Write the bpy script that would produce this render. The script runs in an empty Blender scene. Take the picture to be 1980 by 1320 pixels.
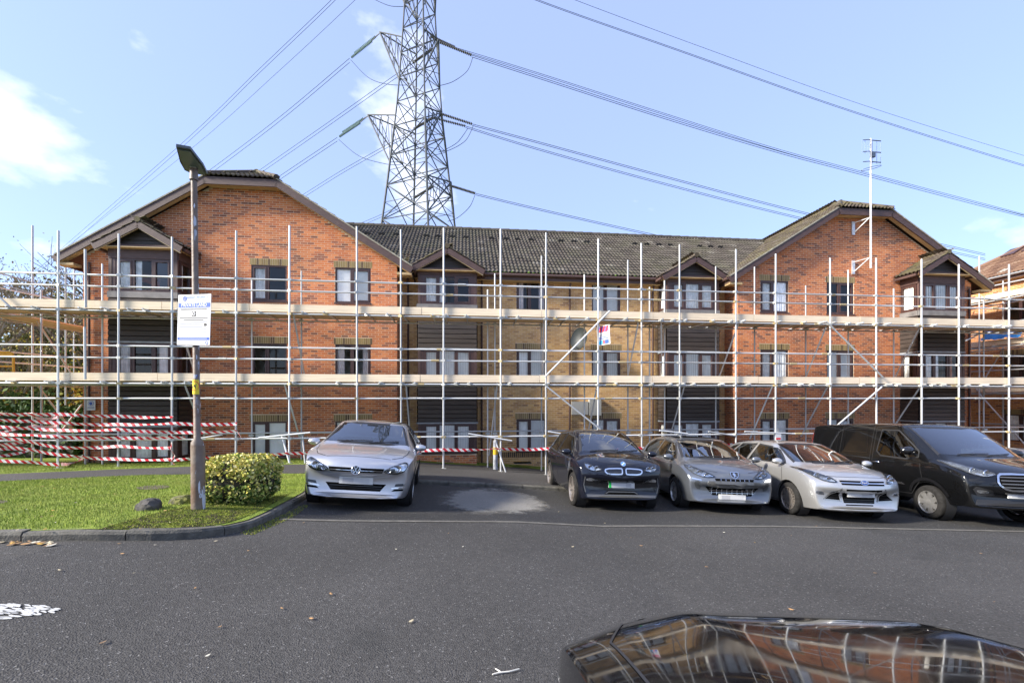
import bpy, bmesh, math, random
import numpy as np
from mathutils import Vector, Matrix
from mathutils.bvhtree import BVHTree
rnd = random.Random(7)
R = math.radians
scene = bpy.context.scene
COL = scene.collection

# ------------------------------------------------------------------ camera, sky, sun, exposure
CAM_Z = 2.4; FPX = 855.0; CXP = 990.0; HOR = 770.0
cam_d = bpy.data.cameras.new('camera'); cam = bpy.data.objects.new('camera', cam_d); COL.objects.link(cam)
cam.location = (0, 0, CAM_Z); cam.rotation_euler = (R(90), 0, 0)
cam_d.sensor_width = 36; cam_d.lens = FPX/1980*36
cam_d.shift_y = (HOR-660)/1980
cam_d.clip_start = 0.05; cam_d.clip_end = 3000
scene.camera = cam
SUN_A = 70; SUN_E = 31          # sun to the left of the view, low autumn height
world = bpy.data.worlds.new('World'); scene.world = world; world.use_nodes = True
wn = world.node_tree.nodes; wl = world.node_tree.links; wn.clear()
w_out = wn.new('ShaderNodeOutputWorld'); w_bg = wn.new('ShaderNodeBackground')
w_sky = wn.new('ShaderNodeTexSky'); w_sky.sky_type = 'NISHITA'; w_sky.sun_disc = False
sdir = Vector((-math.sin(R(SUN_A))*math.cos(R(SUN_E)), -math.cos(R(SUN_A))*math.cos(R(SUN_E)), math.sin(R(SUN_E))))
w_sky.sun_elevation = R(SUN_E); w_sky.sun_rotation = math.atan2(sdir.x, sdir.y)
w_sky.air_density = 1.0; w_sky.dust_density = 1.0; w_sky.ozone_density = 4.0; w_sky.altitude = 60
# clouds: noise on the direction, all round the sky
w_tc = wn.new('ShaderNodeTexCoord'); w_sep = wn.new('ShaderNodeSeparateXYZ')
w_map = wn.new('ShaderNodeMapping'); w_map.inputs['Scale'].default_value = (1.0, 1.0, 1.9); w_map.inputs['Rotation'].default_value = (0, 0, R(-19)); w_map.inputs['Location'].default_value = (8.976, 3.141, -5.727)
w_n = wn.new('ShaderNodeTexNoise'); w_n.inputs['Scale'].default_value = 2.3; w_n.inputs['Detail'].default_value = 9; w_n.inputs['Roughness'].default_value = 0.52
w_ramp = wn.new('ShaderNodeValToRGB'); w_ramp.color_ramp.elements[0].position = 0.58; w_ramp.color_ramp.elements[1].position = 0.77
w_mix = wn.new('ShaderNodeMixRGB'); w_mix.inputs['Color2'].default_value = (4.6, 4.6, 4.7, 1)
wl.new(w_tc.outputs['Generated'], w_map.inputs['Vector']); wl.new(w_map.outputs['Vector'], w_n.inputs['Vector'])
wl.new(w_n.outputs['Fac'], w_ramp.inputs['Fac']); wl.new(w_ramp.outputs['Color'], w_mix.inputs['Fac'])
# thin even veil of high cloud over the blue
w_veil = wn.new('ShaderNodeMixRGB'); w_veil.inputs['Fac'].default_value = .72; w_veil.inputs['Color2'].default_value = (1.12, 1.36, 2.34, 1)
wl.new(w_sky.outputs['Color'], w_veil.inputs['Color1']); wl.new(w_veil.outputs['Color'], w_mix.inputs['Color1']); wl.new(w_mix.outputs['Color'], w_bg.inputs['Color'])
w_bg.inputs['Strength'].default_value = 0.096
wl.new(w_bg.outputs['Background'], w_out.inputs['Surface'])
sun_d = bpy.data.lights.new('sun', 'SUN'); sun = bpy.data.objects.new('sun', sun_d); COL.objects.link(sun)
sun_d.energy = 2.1; sun_d.angle = R(9); sun_d.color = (1.0, 0.93, 0.82)
sun.rotation_euler = sdir.to_track_quat('Z', 'Y').to_euler()
vs = scene.view_settings; vs.view_transform = 'Standard'; vs.look = 'None'; vs.gamma = 1; vs.use_curve_mapping = False
vs.exposure = 2.36
scene.render.engine = 'CYCLES'
scene.cycles.use_denoising = True; scene.cycles.max_bounces = 8; scene.cycles.transparent_max_bounces = 16
scene.cycles.sample_clamp_indirect = 8

# ------------------------------------------------------------------ helpers
def link(o, parent=None):
    COL.objects.link(o)
    if parent is not None: o.parent = parent
    return o
def tag(o, label=None, cat=None, group=None, kind=None):
    if label: o['label'] = label
    if cat: o['category'] = cat
    if group: o['group'] = group
    if kind: o['kind'] = kind
    return o
def empty(name, loc=(0,0,0), rz=0.0, parent=None):
    o = bpy.data.objects.new(name, None); link(o, parent); o.location = loc; o.rotation_euler = (0,0,rz); o.empty_display_size = .2
    return o
def mesh_obj(name, me, m, parent=None, loc=None):
    o = bpy.data.objects.new(name, me); link(o, parent)
    if m is not None and len(me.materials) == 0: me.materials.append(m)
    if loc is not None: o.location = loc
    return o
def smooth(me, ang=40):
    me.polygons.foreach_set('use_smooth', [True]*len(me.polygons)); me.set_sharp_from_angle(angle=R(ang))
class MB:
    """collects shapes, builds one mesh"""
    def __init__(s): s.v = []; s.f = []
    def add(s, vs, fs):
        n = len(s.v); s.v.extend([tuple(p) for p in vs]); s.f.extend([tuple(i+n for i in f) for f in fs]); return s
    def box(s, x0, x1, y0, y1, z0, z1, M=None):
        vs = [(x,y,z) for z in (z0,z1) for y in (y0,y1) for x in (x0,x1)]
        if M is not None: vs = [M @ Vector(p) for p in vs]
        return s.add(vs, [(0,2,3,1),(4,5,7,6),(0,1,5,4),(2,6,7,3),(0,4,6,2),(1,3,7,5)])
    def beam(s, p0, p1, w, h, up=(0,0,1)):
        p0 = Vector(p0); p1 = Vector(p1); d = (p1-p0).normalized(); a = d.cross(Vector(up))
        if a.length < 1e-4: a = d.cross(Vector((1,0,0)))
        a.normalize(); b = a.cross(d).normalized()
        vs = [p + a*sx*w/2 + b*sz*h/2 for p in (p0,p1) for sz in (-1,1) for sx in (-1,1)]
        return s.add(vs, [(0,1,3,2),(4,6,7,5),(0,4,5,1),(2,3,7,6),(0,2,6,4),(1,5,7,3)])
    def tube(s, p0, p1, r0, r1=None, n=10, caps=True):
        return s.path([p0,p1], [r0, r0 if r1 is None else r1], n, caps)
    def path(s, pts, rad, n=8, caps=True):
        pts = [Vector(p) for p in pts]
        if not hasattr(rad, '__len__'): rad = [rad]*len(pts)
        base = len(s.v); ref = None
        for i, p in enumerate(pts):
            d = (pts[min(i+1,len(pts)-1)] - pts[max(i-1,0)])
            d = d.normalized() if d.length > 1e-9 else Vector((0,0,1))
            if ref is None:
                ref = d.orthogonal().normalized()
            a = (ref - d*ref.dot(d)); a = a.normalized() if a.length > 1e-6 else d.orthogonal().normalized(); ref = a
            b = d.cross(a)
            for k in range(n):
                t = 2*math.pi*k/n; s.v.append(tuple(p + (a*math.cos(t)+b*math.sin(t))*rad[i]))
        for i in range(len(pts)-1):
            for k in range(n):
                q = base+i*n; k2 = (k+1)%n
                s.f.append((q+k, q+k2, q+n+k2, q+n+k))
        if caps:
            s.f.append(tuple(base+k for k in reversed(range(n)))); q = base+(len(pts)-1)*n; s.f.append(tuple(q+k for k in range(n)))
        return s
    def lathe(s, prof, n=24, axis='z', M=None):
        base = len(s.v)
        for (r, h) in prof:
            for k in range(n):
                t = 2*math.pi*k/n; c, d = r*math.cos(t), r*math.sin(t)
                p = {'z':(c,d,h),'y':(c,h,d),'x':(h,c,d)}[axis]
                s.v.append(tuple(M @ Vector(p)) if M is not None else p)
        for i in range(len(prof)-1):
            for k in range(n):
                k2 = (k+1)%n; q = base+i*n; s.f.append((q+k,q+k2,q+n+k2,q+n+k))
        return s
    def prism(s, poly, vec):
        n = len(poly); a = [Vector(p) for p in poly]; vec = Vector(vec)
        return s.add(a+[p+vec for p in a], [tuple(reversed(range(n))), tuple(range(n,2*n))]+[(i,(i+1)%n,n+(i+1)%n,n+i) for i in range(n)])
    def mesh(s, name, sm=None):
        me = bpy.data.meshes.new(name); me.from_pydata(s.v, [], s.f)
        bm = bmesh.new(); bm.from_mesh(me); bmesh.ops.recalc_face_normals(bm, faces=bm.faces); bm.to_mesh(me); bm.free()
        if sm: smooth(me, sm)
        return me
    def build(s, name, m, parent=None, sm=None):
        return mesh_obj(name, s.mesh(name, sm), m, parent)
# one shared tube: radius 1, length 1 along z
_tube_cache = {}
def bar(name, p0, p1, r, m, parent, n=10):
    key = (m.name, n)
    if key not in _tube_cache:
        me = MB().tube((0,0,0),(0,0,1),1,n=n).mesh('tube', 40); me.materials.append(m); _tube_cache[key] = me
    o = bpy.data.objects.new(name, _tube_cache[key]); link(o, parent)
    p0 = Vector(p0); d = Vector(p1)-p0
    o.rotation_mode = 'QUATERNION'; o.rotation_quaternion = d.to_track_quat('Z','Y'); o.location = p0; o.scale = (r, r, d.length)
    return o
def inst(o, parent, M, name=None):
    """a further object of the same mesh"""
    c = bpy.data.objects.new(name or o.name.split('.')[0], o.data); link(c, parent); c.matrix_local = M
    return c
def grid_cut(bm, step, ax=(0,1)):
    for a in ax:
        cs = [v.co[a] for v in bm.verts]; lo, hi = math.floor(min(cs)/step)*step, max(cs); n = int((hi-lo)/step)+1
        for i in range(1, n+1):
            c = lo + i*step
            if c >= hi: break
            co = [0,0,0]; no = [0,0,0]; co[a] = c; no[a] = 1
            bmesh.ops.bisect_plane(bm, geom=bm.verts[:]+bm.edges[:]+bm.faces[:], plane_co=co, plane_no=no, dist=1e-6)
def rounded(poly, it=2):
    p = [Vector(q) for q in poly]
    for _ in range(it):
        q = []
        for i in range(len(p)):
            a, b = p[i], p[(i+1)%len(p)]; q += [a*.78+b*.22, a*.22+b*.78]
        p = q
    return [tuple(v) for v in p]

# ------------------------------------------------------------------ materials
MATS = {}
def nodes_of(name):
    m = bpy.data.materials.new(name); m.use_nodes = True; nt = m.node_tree
    return m, nt, nt.nodes['Principled BSDF']
def mat(name, col, rough=.6, metal=0, var=0, vscale=8, bump=0, bscale=40, coat=0, spec=.5, col2=None, island=0, detail=4, stretch=None):
    """principled with noise colour variation; island = per-piece brightness variation"""
    if name in MATS: return MATS[name]
    m, nt, b = nodes_of(name); n, l = nt.nodes, nt.links
    b.inputs['Roughness'].default_value = rough; b.inputs['Metallic'].default_value = metal
    b.inputs['Coat Weight'].default_value = coat; b.inputs['Coat Roughness'].default_value = .04; b.inputs['Specular IOR Level'].default_value = spec
    b.inputs['Base Color'].default_value = (*col, 1)
    tc = n.new('ShaderNodeTexCoord'); vec = tc.outputs['Object']
    if stretch:
        mp = n.new('ShaderNodeMapping'); mp.inputs['Scale'].default_value = stretch; l.new(vec, mp.inputs['Vector']); vec = mp.outputs['Vector']
    src = None
    if var or col2:
        t = n.new('ShaderNodeTexNoise'); t.inputs['Scale'].default_value = vscale; t.inputs['Detail'].default_value = detail; l.new(vec, t.inputs['Vector'])
        r = n.new('ShaderNodeValToRGB'); r.color_ramp.elements[0].position = .32; r.color_ramp.elements[1].position = .68
        c2 = col2 if col2 else tuple(min(1, c*(1+var)) for c in col); c1 = col if col2 else tuple(c*(1-var) for c in col)
        r.color_ramp.elements[0].color = (*c1, 1); r.color_ramp.elements[1].color = (*c2, 1)
        l.new(t.outputs['Fac'], r.inputs['Fac']); src = r.outputs['Color']
    if island:
        g = n.new('ShaderNodeNewGeometry'); oi = n.new('ShaderNodeObjectInfo')
        ad = n.new('ShaderNodeMath'); ad.operation = 'ADD'; fr = n.new('ShaderNodeMath'); fr.operation = 'FRACT'
        l.new(g.outputs['Random Per Island'], ad.inputs[0]); l.new(oi.outputs['Random'], ad.inputs[1]); l.new(ad.outputs[0], fr.inputs[0])
        mr = n.new('ShaderNodeMapRange'); mr.inputs['To Min'].default_value = 1-island; mr.inputs['To Max'].default_value = 1+island
        l.new(fr.outputs[0], mr.inputs['Value'])
        mx = n.new('ShaderNodeVectorMath'); mx.operation = 'SCALE'
        if src: l.new(src, mx.inputs[0])
        else: mx.inputs[0].default_value = col
        l.new(mr.outputs[0], mx.inputs['Scale']); src = mx.outputs['Vector']
    if src: l.new(src, b.inputs['Base Color'])
    if bump:
        t2 = n.new('ShaderNodeTexNoise'); t2.inputs['Scale'].default_value = bscale; t2.inputs['Detail'].default_value = 3; l.new(vec, t2.inputs['Vector'])
        bp = n.new('ShaderNodeBump'); bp.inputs['Strength'].default_value = bump; bp.inputs['Distance'].default_value = .02
        l.new(t2.outputs['Fac'], bp.inputs['Height']); l.new(bp.outputs['Normal'], b.inputs['Normal'])
    MATS[name] = m
    return m
def ramp_mat(name, stops, rough=.85, bump=.2, bscale=60, wash=None, wscale=.7, interp='CONSTANT', spec=.3):
    """each piece (island / object) takes one colour of the ramp; a broad noise adds weathering"""
    if name in MATS: return MATS[name]
    m, nt, b = nodes_of(name); n, l = nt.nodes, nt.links
    b.inputs['Roughness'].default_value = rough; b.inputs['Specular IOR Level'].default_value = spec
    g = n.new('ShaderNodeNewGeometry'); oi = n.new('ShaderNodeObjectInfo')
    ad = n.new('ShaderNodeMath'); ad.operation = 'ADD'; fr = n.new('ShaderNodeMath'); fr.operation = 'FRACT'
    l.new(g.outputs['Random Per Island'], ad.inputs[0]); l.new(oi.outputs['Random'], ad.inputs[1]); l.new(ad.outputs[0], fr.inputs[0])
    r = n.new('ShaderNodeValToRGB'); r.color_ramp.interpolation = interp
    while len(r.color_ramp.elements) < len(stops): r.color_ramp.elements.new(.5)
    for e, (p, c) in zip(r.color_ramp.elements, stops): e.position = p; e.color = (*c, 1)
    l.new(fr.outputs[0], r.inputs['Fac']); src = r.outputs['Color']
    tc = n.new('ShaderNodeTexCoord')
    # world-space position so that separate pieces and joined pieces weather alike
    gp = g.outputs['Position']
    if wash:
        t = n.new('ShaderNodeTexNoise'); t.inputs['Scale'].default_value = wscale; t.inputs['Detail'].default_value = 6; l.new(gp, t.inputs['Vector'])
        rr = n.new('ShaderNodeValToRGB'); rr.color_ramp.elements[0].position = .45; rr.color_ramp.elements[1].position = .72
        l.new(t.outputs['Fac'], rr.inputs['Fac'])
        sc = n.new('ShaderNodeMath'); sc.operation = 'MULTIPLY'; sc.inputs[1].default_value = wash[3]; l.new(rr.outputs['Color'], sc.inputs[0])
        mx = n.new('ShaderNodeMixRGB'); l.new(sc.outputs[0], mx.inputs['Fac']); l.new(src, mx.inputs['Color1']); mx.inputs['Color2'].default_value = (*wash[:3], 1)
        src = mx.outputs['Color']
    l.new(src, b.inputs['Base Color'])
    if bump:
        t2 = n.new('ShaderNodeTexNoise'); t2.inputs['Scale'].default_value = bscale; l.new(gp, t2.inputs['Vector'])
        bp = n.new('ShaderNodeBump'); bp.inputs['Strength'].default_value = bump; bp.inputs['Distance'].default_value = .01
        l.new(t2.outputs['Fac'], bp.inputs['Height']); l.new(bp.outputs['Normal'], b.inputs['Normal'])
    MATS[name] = m
    return m
def glass(name, tint=(.75,.8,.8), refl=1.0, rough=.01, ior=1.5):
    if name in MATS: return MATS[name]
    m = bpy.data.materials.new(name); m.use_nodes = True; n, l = m.node_tree.nodes, m.node_tree.links; n.clear()
    o = n.new('ShaderNodeOutputMaterial'); t = n.new('ShaderNodeBsdfTransparent'); t.inputs['Color'].default_value = (*tint, 1)
    g = n.new('ShaderNodeBsdfGlossy'); g.inputs['Roughness'].default_value = rough; g.inputs['Color'].default_value = (1,1,1,1)
    f = n.new('ShaderNodeFresnel'); f.inputs['IOR'].default_value = ior
    mu = n.new('ShaderNodeMath'); mu.operation = 'MULTIPLY'; mu.inputs[1].default_value = refl; mu.use_clamp = True
    mx = n.new('ShaderNodeMixShader'); l.new(f.outputs[0], mu.inputs[0]); l.new(mu.outputs[0], mx.inputs[0]); l.new(t.outputs[0], mx.inputs[1]); l.new(g.outputs[0], mx.inputs[2]); l.new(mx.outputs[0], o.inputs['Surface'])
    MATS[name] = m
    return m
# ------------------------------------------------------------------ terrain
_GT = [(-30,-.3),(-12.5,-.33),(-8,-.43),(-4.5,-.40),(-2.5,-.24),(0,-.08),(1.5,.05),(6,.2),(9,.3),(16,.5),(30,.8)]
_gx = [t[0] for t in _GT]; _gy = [t[1] for t in _GT]
def zg(X, Y): return CAM_Z - (1.58 + .065*min(max(Y, -8), 20) + float(np.interp(X, _gx, _gy)))
def G(px, py, dz=0.0):
    """ground point seen at a pixel of the photograph"""
    Y = 8.0
    for _ in range(120):
        X = (px-CXP)/FPX*Y; Y = .5*Y + .5*FPX*(CAM_Z-zg(X,Y)-dz)/(py-HOR)
    return X, Y
def ground_normal(X, Y):
    e = .6; return Vector((zg(X-e,Y)-zg(X+e,Y), zg(X,Y-e)-zg(X,Y+e), 2*e)).normalized()
def sheet(name, poly, dz, m, parent=None, step=.5):
    bm = bmesh.new(); vs = [bm.verts.new((x,y,0)) for x,y in poly]; bm.faces.new(vs); bmesh.ops.triangulate(bm, faces=bm.faces[:])
    if step: grid_cut(bm, step)
    for v in bm.verts: v.co.z = zg(v.co.x, v.co.y)+dz
    bmesh.ops.recalc_face_normals(bm, faces=bm.faces[:])
    me = bpy.data.meshes.new(name); bm.to_mesh(me); bm.free()
    if len(me.polygons) and me.polygons[0].normal.z < 0: me.flip_normals()
    return mesh_obj(name, me, m, parent)
def asphalt(name, c1, c2, speck=.25, rough=.85, stain=(.03,.03,.028)):
    m, nt, b = nodes_of(name); n, l = nt.nodes, nt.links
    tc = n.new('ShaderNodeTexCoord')
    big = n.new('ShaderNodeTexNoise'); big.inputs['Scale'].default_value = .35; big.inputs['Detail'].default_value = 7; l.new(tc.outputs['Object'], big.inputs['Vector'])
    r1 = n.new('ShaderNodeValToRGB'); r1.color_ramp.elements[0].position = .35; r1.color_ramp.elements[1].position = .68
    r1.color_ramp.elements[0].color = (*c1,1); r1.color_ramp.elements[1].color = (*c2,1); l.new(big.outputs['Fac'], r1.inputs['Fac'])
    vo = n.new('ShaderNodeTexVoronoi'); vo.inputs['Scale'].default_value = 95; l.new(tc.outputs['Object'], vo.inputs['Vector'])
    sp = n.new('ShaderNodeSeparateColor'); l.new(vo.outputs['Color'], sp.inputs['Color'])
    r2 = n.new('ShaderNodeMapRange'); r2.inputs['To Min'].default_value = 1-speck*2; r2.inputs['To Max'].default_value = 1+speck*2; l.new(sp.outputs['Red'], r2.inputs['Value'])
    pw = n.new('ShaderNodeMath'); pw.operation = 'GREATER_THAN'; pw.inputs[1].default_value = .985; l.new(sp.outputs['Green'], pw.inputs[0])
    sc = n.new('ShaderNodeVectorMath'); sc.operation = 'SCALE'; l.new(r1.outputs['Color'], sc.inputs[0]); l.new(r2.outputs[0], sc.inputs['Scale'])
    mx = n.new('ShaderNodeMixRGB'); l.new(pw.outputs[0], mx.inputs['Fac']); l.new(sc.outputs['Vector'], mx.inputs['Color1']); mx.inputs['Color2'].default_value = (.17,.165,.155,1)
    st = n.new('ShaderNodeTexNoise'); st.inputs['Scale'].default_value = .9; st.inputs['Detail'].default_value = 8; st.inputs['Roughness'].default_value = .65; l.new(tc.outputs['Object'], st.inputs['Vector'])
    r3 = n.new('ShaderNodeValToRGB'); r3.color_ramp.elements[0].position = .6; r3.color_ramp.elements[1].position = .78; l.new(st.outputs['Fac'], r3.inputs['Fac'])
    m2 = n.new('ShaderNodeMixRGB'); l.new(r3.outputs['Color'], m2.inputs['Fac']); l.new(mx.outputs['Color'], m2.inputs['Color1']); m2.inputs['Color2'].default_value = (*stain,1)
    l.new(m2.outputs['Color'], b.inputs['Base Color']); b.inputs['Roughness'].default_value = rough; b.inputs['Specular IOR Level'].default_value = .35
    bp = n.new('ShaderNodeBump'); bp.inputs['Strength'].default_value = .9; bp.inputs['Distance'].default_value = .006
    l.new(vo.outputs['Distance'], bp.inputs['Height']); l.new(bp.outputs['Normal'], b.inputs['Normal'])
    return m
M_road = asphalt('worn asphalt', (.041,.039,.036), (.064,.061,.057), .22)
M_bay = asphalt('smooth dark asphalt', (.028,.027,.025), (.045,.043,.04), .14, .8)
M_path = asphalt('path asphalt', (.045,.042,.04), (.066,.062,.058), .15)
M_patch = asphalt('worn concrete patch', (.14,.135,.12), (.25,.235,.205), .15, stain=(.09,.087,.078))
def fade_out(m, c, rx, ry):
    n, l = m.node_tree.nodes, m.node_tree.links; tc = n.new('ShaderNodeTexCoord'); mp_ = n.new('ShaderNodeMapping'); mp_.vector_type = 'TEXTURE'
    mp_.inputs['Location'].default_value = (c[0],c[1],0); mp_.inputs['Scale'].default_value = (rx,ry,100); l.new(tc.outputs['Object'], mp_.inputs['Vector'])
    ln = n.new('ShaderNodeVectorMath'); ln.operation = 'LENGTH'; l.new(mp_.outputs['Vector'], ln.inputs[0])
    t = n.new('ShaderNodeTexNoise'); t.inputs['Scale'].default_value = 2.6; t.inputs['Detail'].default_value = 9; t.inputs['Roughness'].default_value = .68; l.new(tc.outputs['Object'], t.inputs['Vector'])
    ma = n.new('ShaderNodeMath'); ma.operation = 'MULTIPLY_ADD'; ma.inputs[1].default_value = 1.3; l.new(t.outputs['Fac'], ma.inputs[0]); l.new(ln.outputs['Value'], ma.inputs[2])
    mr = n.new('ShaderNodeMapRange'); mr.inputs['From Min'].default_value = 1.84; mr.inputs['From Max'].default_value = 1.5; l.new(ma.outputs[0], mr.inputs['Value'])
    tr = n.new('ShaderNodeBsdfTransparent'); ms = n.new('ShaderNodeMixShader'); out = n['Material Output']; l.new(mr.outputs[0], ms.inputs[0]); l.new(tr.outputs[0], ms.inputs[1]); l.new(n['Principled BSDF'].outputs[0], ms.inputs[2]); l.new(ms.outputs[0], out.inputs['Surface'])
M_kerb = mat('kerb concrete', (.06,.057,.048), .9, var=.3, vscale=9, bump=.5, bscale=60, col2=(.13,.122,.1), island=.15)
M_strip = mat('edging concrete', (.115,.108,.092), .9, var=.25, vscale=7, bump=.3, bscale=60)
def lawn_mat(name, cs, scale, fine=45):
    m, nt, b = nodes_of(name); n, l = nt.nodes, nt.links
    tc = n.new('ShaderNodeTexCoord'); t = n.new('ShaderNodeTexNoise'); t.inputs['Scale'].default_value = scale; t.inputs['Detail'].default_value = 8; t.inputs['Roughness'].default_value = .7
    l.new(tc.outputs['Object'], t.inputs['Vector']); r = n.new('ShaderNodeValToRGB')
    while len(r.color_ramp.elements) < len(cs): r.color_ramp.elements.new(.5)
    for e, (p, c) in zip(r.color_ramp.elements, cs): e.position = p; e.color = (*c,1)
    l.new(t.outputs['Fac'], r.inputs['Fac']); l.new(r.outputs['Color'], b.inputs['Base Color']); b.inputs['Roughness'].default_value = .9; b.inputs['Specular IOR Level'].default_value = .2
    t2 = n.new('ShaderNodeTexNoise'); t2.inputs['Scale'].default_value = fine; t2.inputs['Detail'].default_value = 5; l.new(tc.outputs['Object'], t2.inputs['Vector'])
    bp = n.new('ShaderNodeBump'); bp.inputs['Strength'].default_value = 1; bp.inputs['Distance'].default_value = .03; l.new(t2.outputs['Fac'], bp.inputs['Height']); l.new(bp.outputs['Normal'], b.inputs['Normal'])
    return m
M_lawn = lawn_mat('lawn soil and grass', [(.25,(.08,.11,.02)),(.45,(.15,.2,.03)),(.62,(.21,.27,.04)),(.8,(.25,.28,.07))], 3)
M_moss = lawn_mat('moss and earth', [(.3,(.03,.025,.018)),(.46,(.06,.048,.03)),(.54,(.13,.16,.02)),(.75,(.22,.24,.03))], 5, 60)
M_field = lawn_mat('rough field', [(.3,(.05,.07,.02)),(.7,(.11,.14,.035))], .3, 8)
M_earth = mat('bare earth', (.09,.07,.05), .95, var=.35, vscale=20, bump=.6, bscale=60)

# far ground, one sheet to the horizon
xs = sorted(set([-1500,-500,-200,-100,-60] + [i*3.0 for i in range(-15,16)] + [60,100,200,500,1500]))
ys = sorted(set([-800,-200,-80,-40] + [i*3.0 for i in range(-10,16)] + [60,100,200,500,1500]))
gv = [(x, y, zg(max(-30,min(30,x)), y) - .25) for y in ys for x in xs]; nx = len(xs)
gf = [(j*nx+i, j*nx+i+1, (j+1)*nx+i+1, (j+1)*nx+i) for j in range(len(ys)-1) for i in range(nx-1)]
me = bpy.data.meshes.new('ground'); me.from_pydata(gv, [], gf)
tag(mesh_obj('ground', me, M_field), 'rough grassy ground reaching to the horizon', 'ground', kind='structure')
road = sheet('road', [(-40,-14),(40,-14),(40,18),(-40,11.5)], 0, M_road)
tag(road, 'worn grey asphalt car park road', 'road', kind='structure')
# kerb lines (road-side foot)
KL = [(-24.0,1.6),(-12.0,3.2),(-7.0,4.1),(-5.19,4.48),(-4.3,4.66),(-3.85,4.80),(-3.55,4.99),(-3.34,5.27),(-3.27,5.6),(-3.32,6.1),(-3.45,6.9),(-3.6,7.75),(-4.0,9.3),(-4.27,10.42)]
KB = [(-4.27,10.42),(-2.34,10.55),(-1.12,10.67),(.97,11.06),(6,11.85),(12,12.9),(20,14.3),(34,16.6)]
def resample(pts, step):
    out = [Vector(pts[0])]; acc = 0.0
    for a, b in zip(pts[:-1], pts[1:]):
        a = Vector(a); b = Vector(b); L = (b-a).length; t = step-acc
        while t <= L: out.append(a+(b-a)*(t/L)); t += step
        acc = L-(t-step)
    return out
kerb = empty('kerb'); tag(kerb, 'grey concrete kerb stones edging the lawn and the footpath', 'kerb', kind='structure')
def kerb_run(pts, step=.915, side=1):
    ps = resample(pts, step/4); n = 4
    for i in range(0, len(ps)-1, n):
        seg = ps[i:i+n+1]
        if len(seg) < 2: break
        mb = MB(); ring = []; dzr = rnd.uniform(-.006,.006)
        for k, p in enumerate(seg):
            d = (seg[min(k+1,len(seg)-1)]-seg[max(k-1,0)]).normalized(); nrm = Vector((-d.y, d.x))*side
            q = p.copy()
            if k == 0: q = p + d*.006
            if k == len(seg)-1: q = p - d*.006
            z = zg(q.x,q.y); a = q; b2 = q+nrm*.022; c = q+nrm*.13
            ring.append([(a.x,a.y,z-.1),(a.x,a.y,z+.07+dzr),(b2.x,b2.y,z+.098+dzr),(c.x,c.y,z+.098+dzr),(c.x,c.y,z-.1)])
        vs = [p for r_ in ring for p in r_]; fs = []
        for k in range(len(ring)-1):
            for j in range(4): q = k*5+j; fs.append((q,q+1,q+6,q+5))
        fs.append((0,1,2,3,4)); q = (len(ring)-1)*5; fs.append((q+4,q+3,q+2,q+1,q))
        mb.add(vs, fs).build('kerb_stone', M_kerb, kerb)
kerb_run(KL); kerb_run(KB)
# kerb-back lines for the raised ground
def offset_line(pts, d):
    out = []
    for i, p in enumerate(pts):
        a = Vector(pts[max(i-1,0)]); b = Vector(pts[min(i+1,len(pts)-1)]); t = (b-a).normalized(); out.append((p[0]-t.y*d, p[1]+t.x*d))
    return out
KLb = offset_line(KL, .085); KBb = offset_line(KB, .12)
# footpath front / back edges
PF = [(-24,7.6),(-14,8.55),(-10.45,9.02),(-8.84,9.57),(-7.17,9.89),(-5.17,10.28),(-4.32,10.42)]
PB = [(-24,9.5),(-16,10.4),(-12.56,10.84),(-10.59,11.46),(-5.84,12.75),(-4.3,13.1),(-3.7,14.9),(-.82,15.35),(2,15.75),(8,16.35),(16,17.3),(34,19.4)]
lawn = sheet('lawn', KLb[:-1] + [(-4.36,10.3)] + PF[::-1][1:], .1, M_lawn)
tag(lawn, 'sunlit green lawn behind the kerb', 'lawn', kind='structure')
pth = sheet('path', PF + [(p[0],p[1]) for p in KBb] + PB[::-1], .104, M_path)
tag(pth, 'dark asphalt footpath between the lawn and the building', 'path', kind='structure')
verge = sheet('verge', PB + [(34,24),(-24,24)], .1, M_lawn, step=.5)
tag(verge, 'grass strip along the foot of the building', 'verge', kind='structure')
# parking bays: smoother darker asphalt behind the concrete edging line
EL = [(-3.22,6.12),(-2,6.42),(.08,6.99),(2.3,7.38),(4.59,7.69),(9.23,7.97),(16,8.3),(30,8.9)]
bay = sheet('parking_bay', [(-3.24,6.2)] + EL[1:] + [(30,15.8),(20,14.2),(12,12.8),(6,11.75),(.97,10.98),(-1.12,10.6),(-2.34,10.48),(-4.2,10.36),(-3.95,9.3),(-3.55,7.75),(-3.4,6.9)], .004, M_bay)
tag(bay, 'smooth dark asphalt of the parking bays', 'parking bay', kind='structure')
ed = offset_line(EL, .075); el2 = offset_line(EL, -.02)
eds = sheet('edging_strip', el2 + ed[::-1], .008, M_strip)
tag(eds, 'pale concrete edging line in front of the parked cars', 'edging', kind='structure')
def rough_edge(poly, amp, seed, n=5):
    r = random.Random(seed); out = []
    for i in range(len(poly)):
        a = Vector(poly[i]); b = Vector(poly[(i+1)%len(poly)])
        for k in range(n): out.append(tuple(a.lerp(b,k/n)+Vector((r.uniform(-amp,amp),r.uniform(-amp,amp)))*(.4 if k else .7)))
    return out
pp = [(862,938),(905,938),(960,941),(985,944),(1004,950),(1020,960),(1030,969),(1014,974),(1040,978),(1046,986),(1030,991),(990,992),(955,995),(915,996),(880,991),(868,983),(862,968),(857,952)]
pc = [G(*p) for p in pp]; pcx = sum(p[0] for p in pc)/len(pc); pcy = sum(p[1] for p in pc)/len(pc)
fade_out(M_patch, (pcx,pcy), .95, 1.35)
patch = sheet('concrete_patch', [(pcx+1.25*math.cos(i*.3307)*1.0, pcy+1.75*math.sin(i*.3307)) for i in range(19)], .008, M_patch, step=.25)
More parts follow.
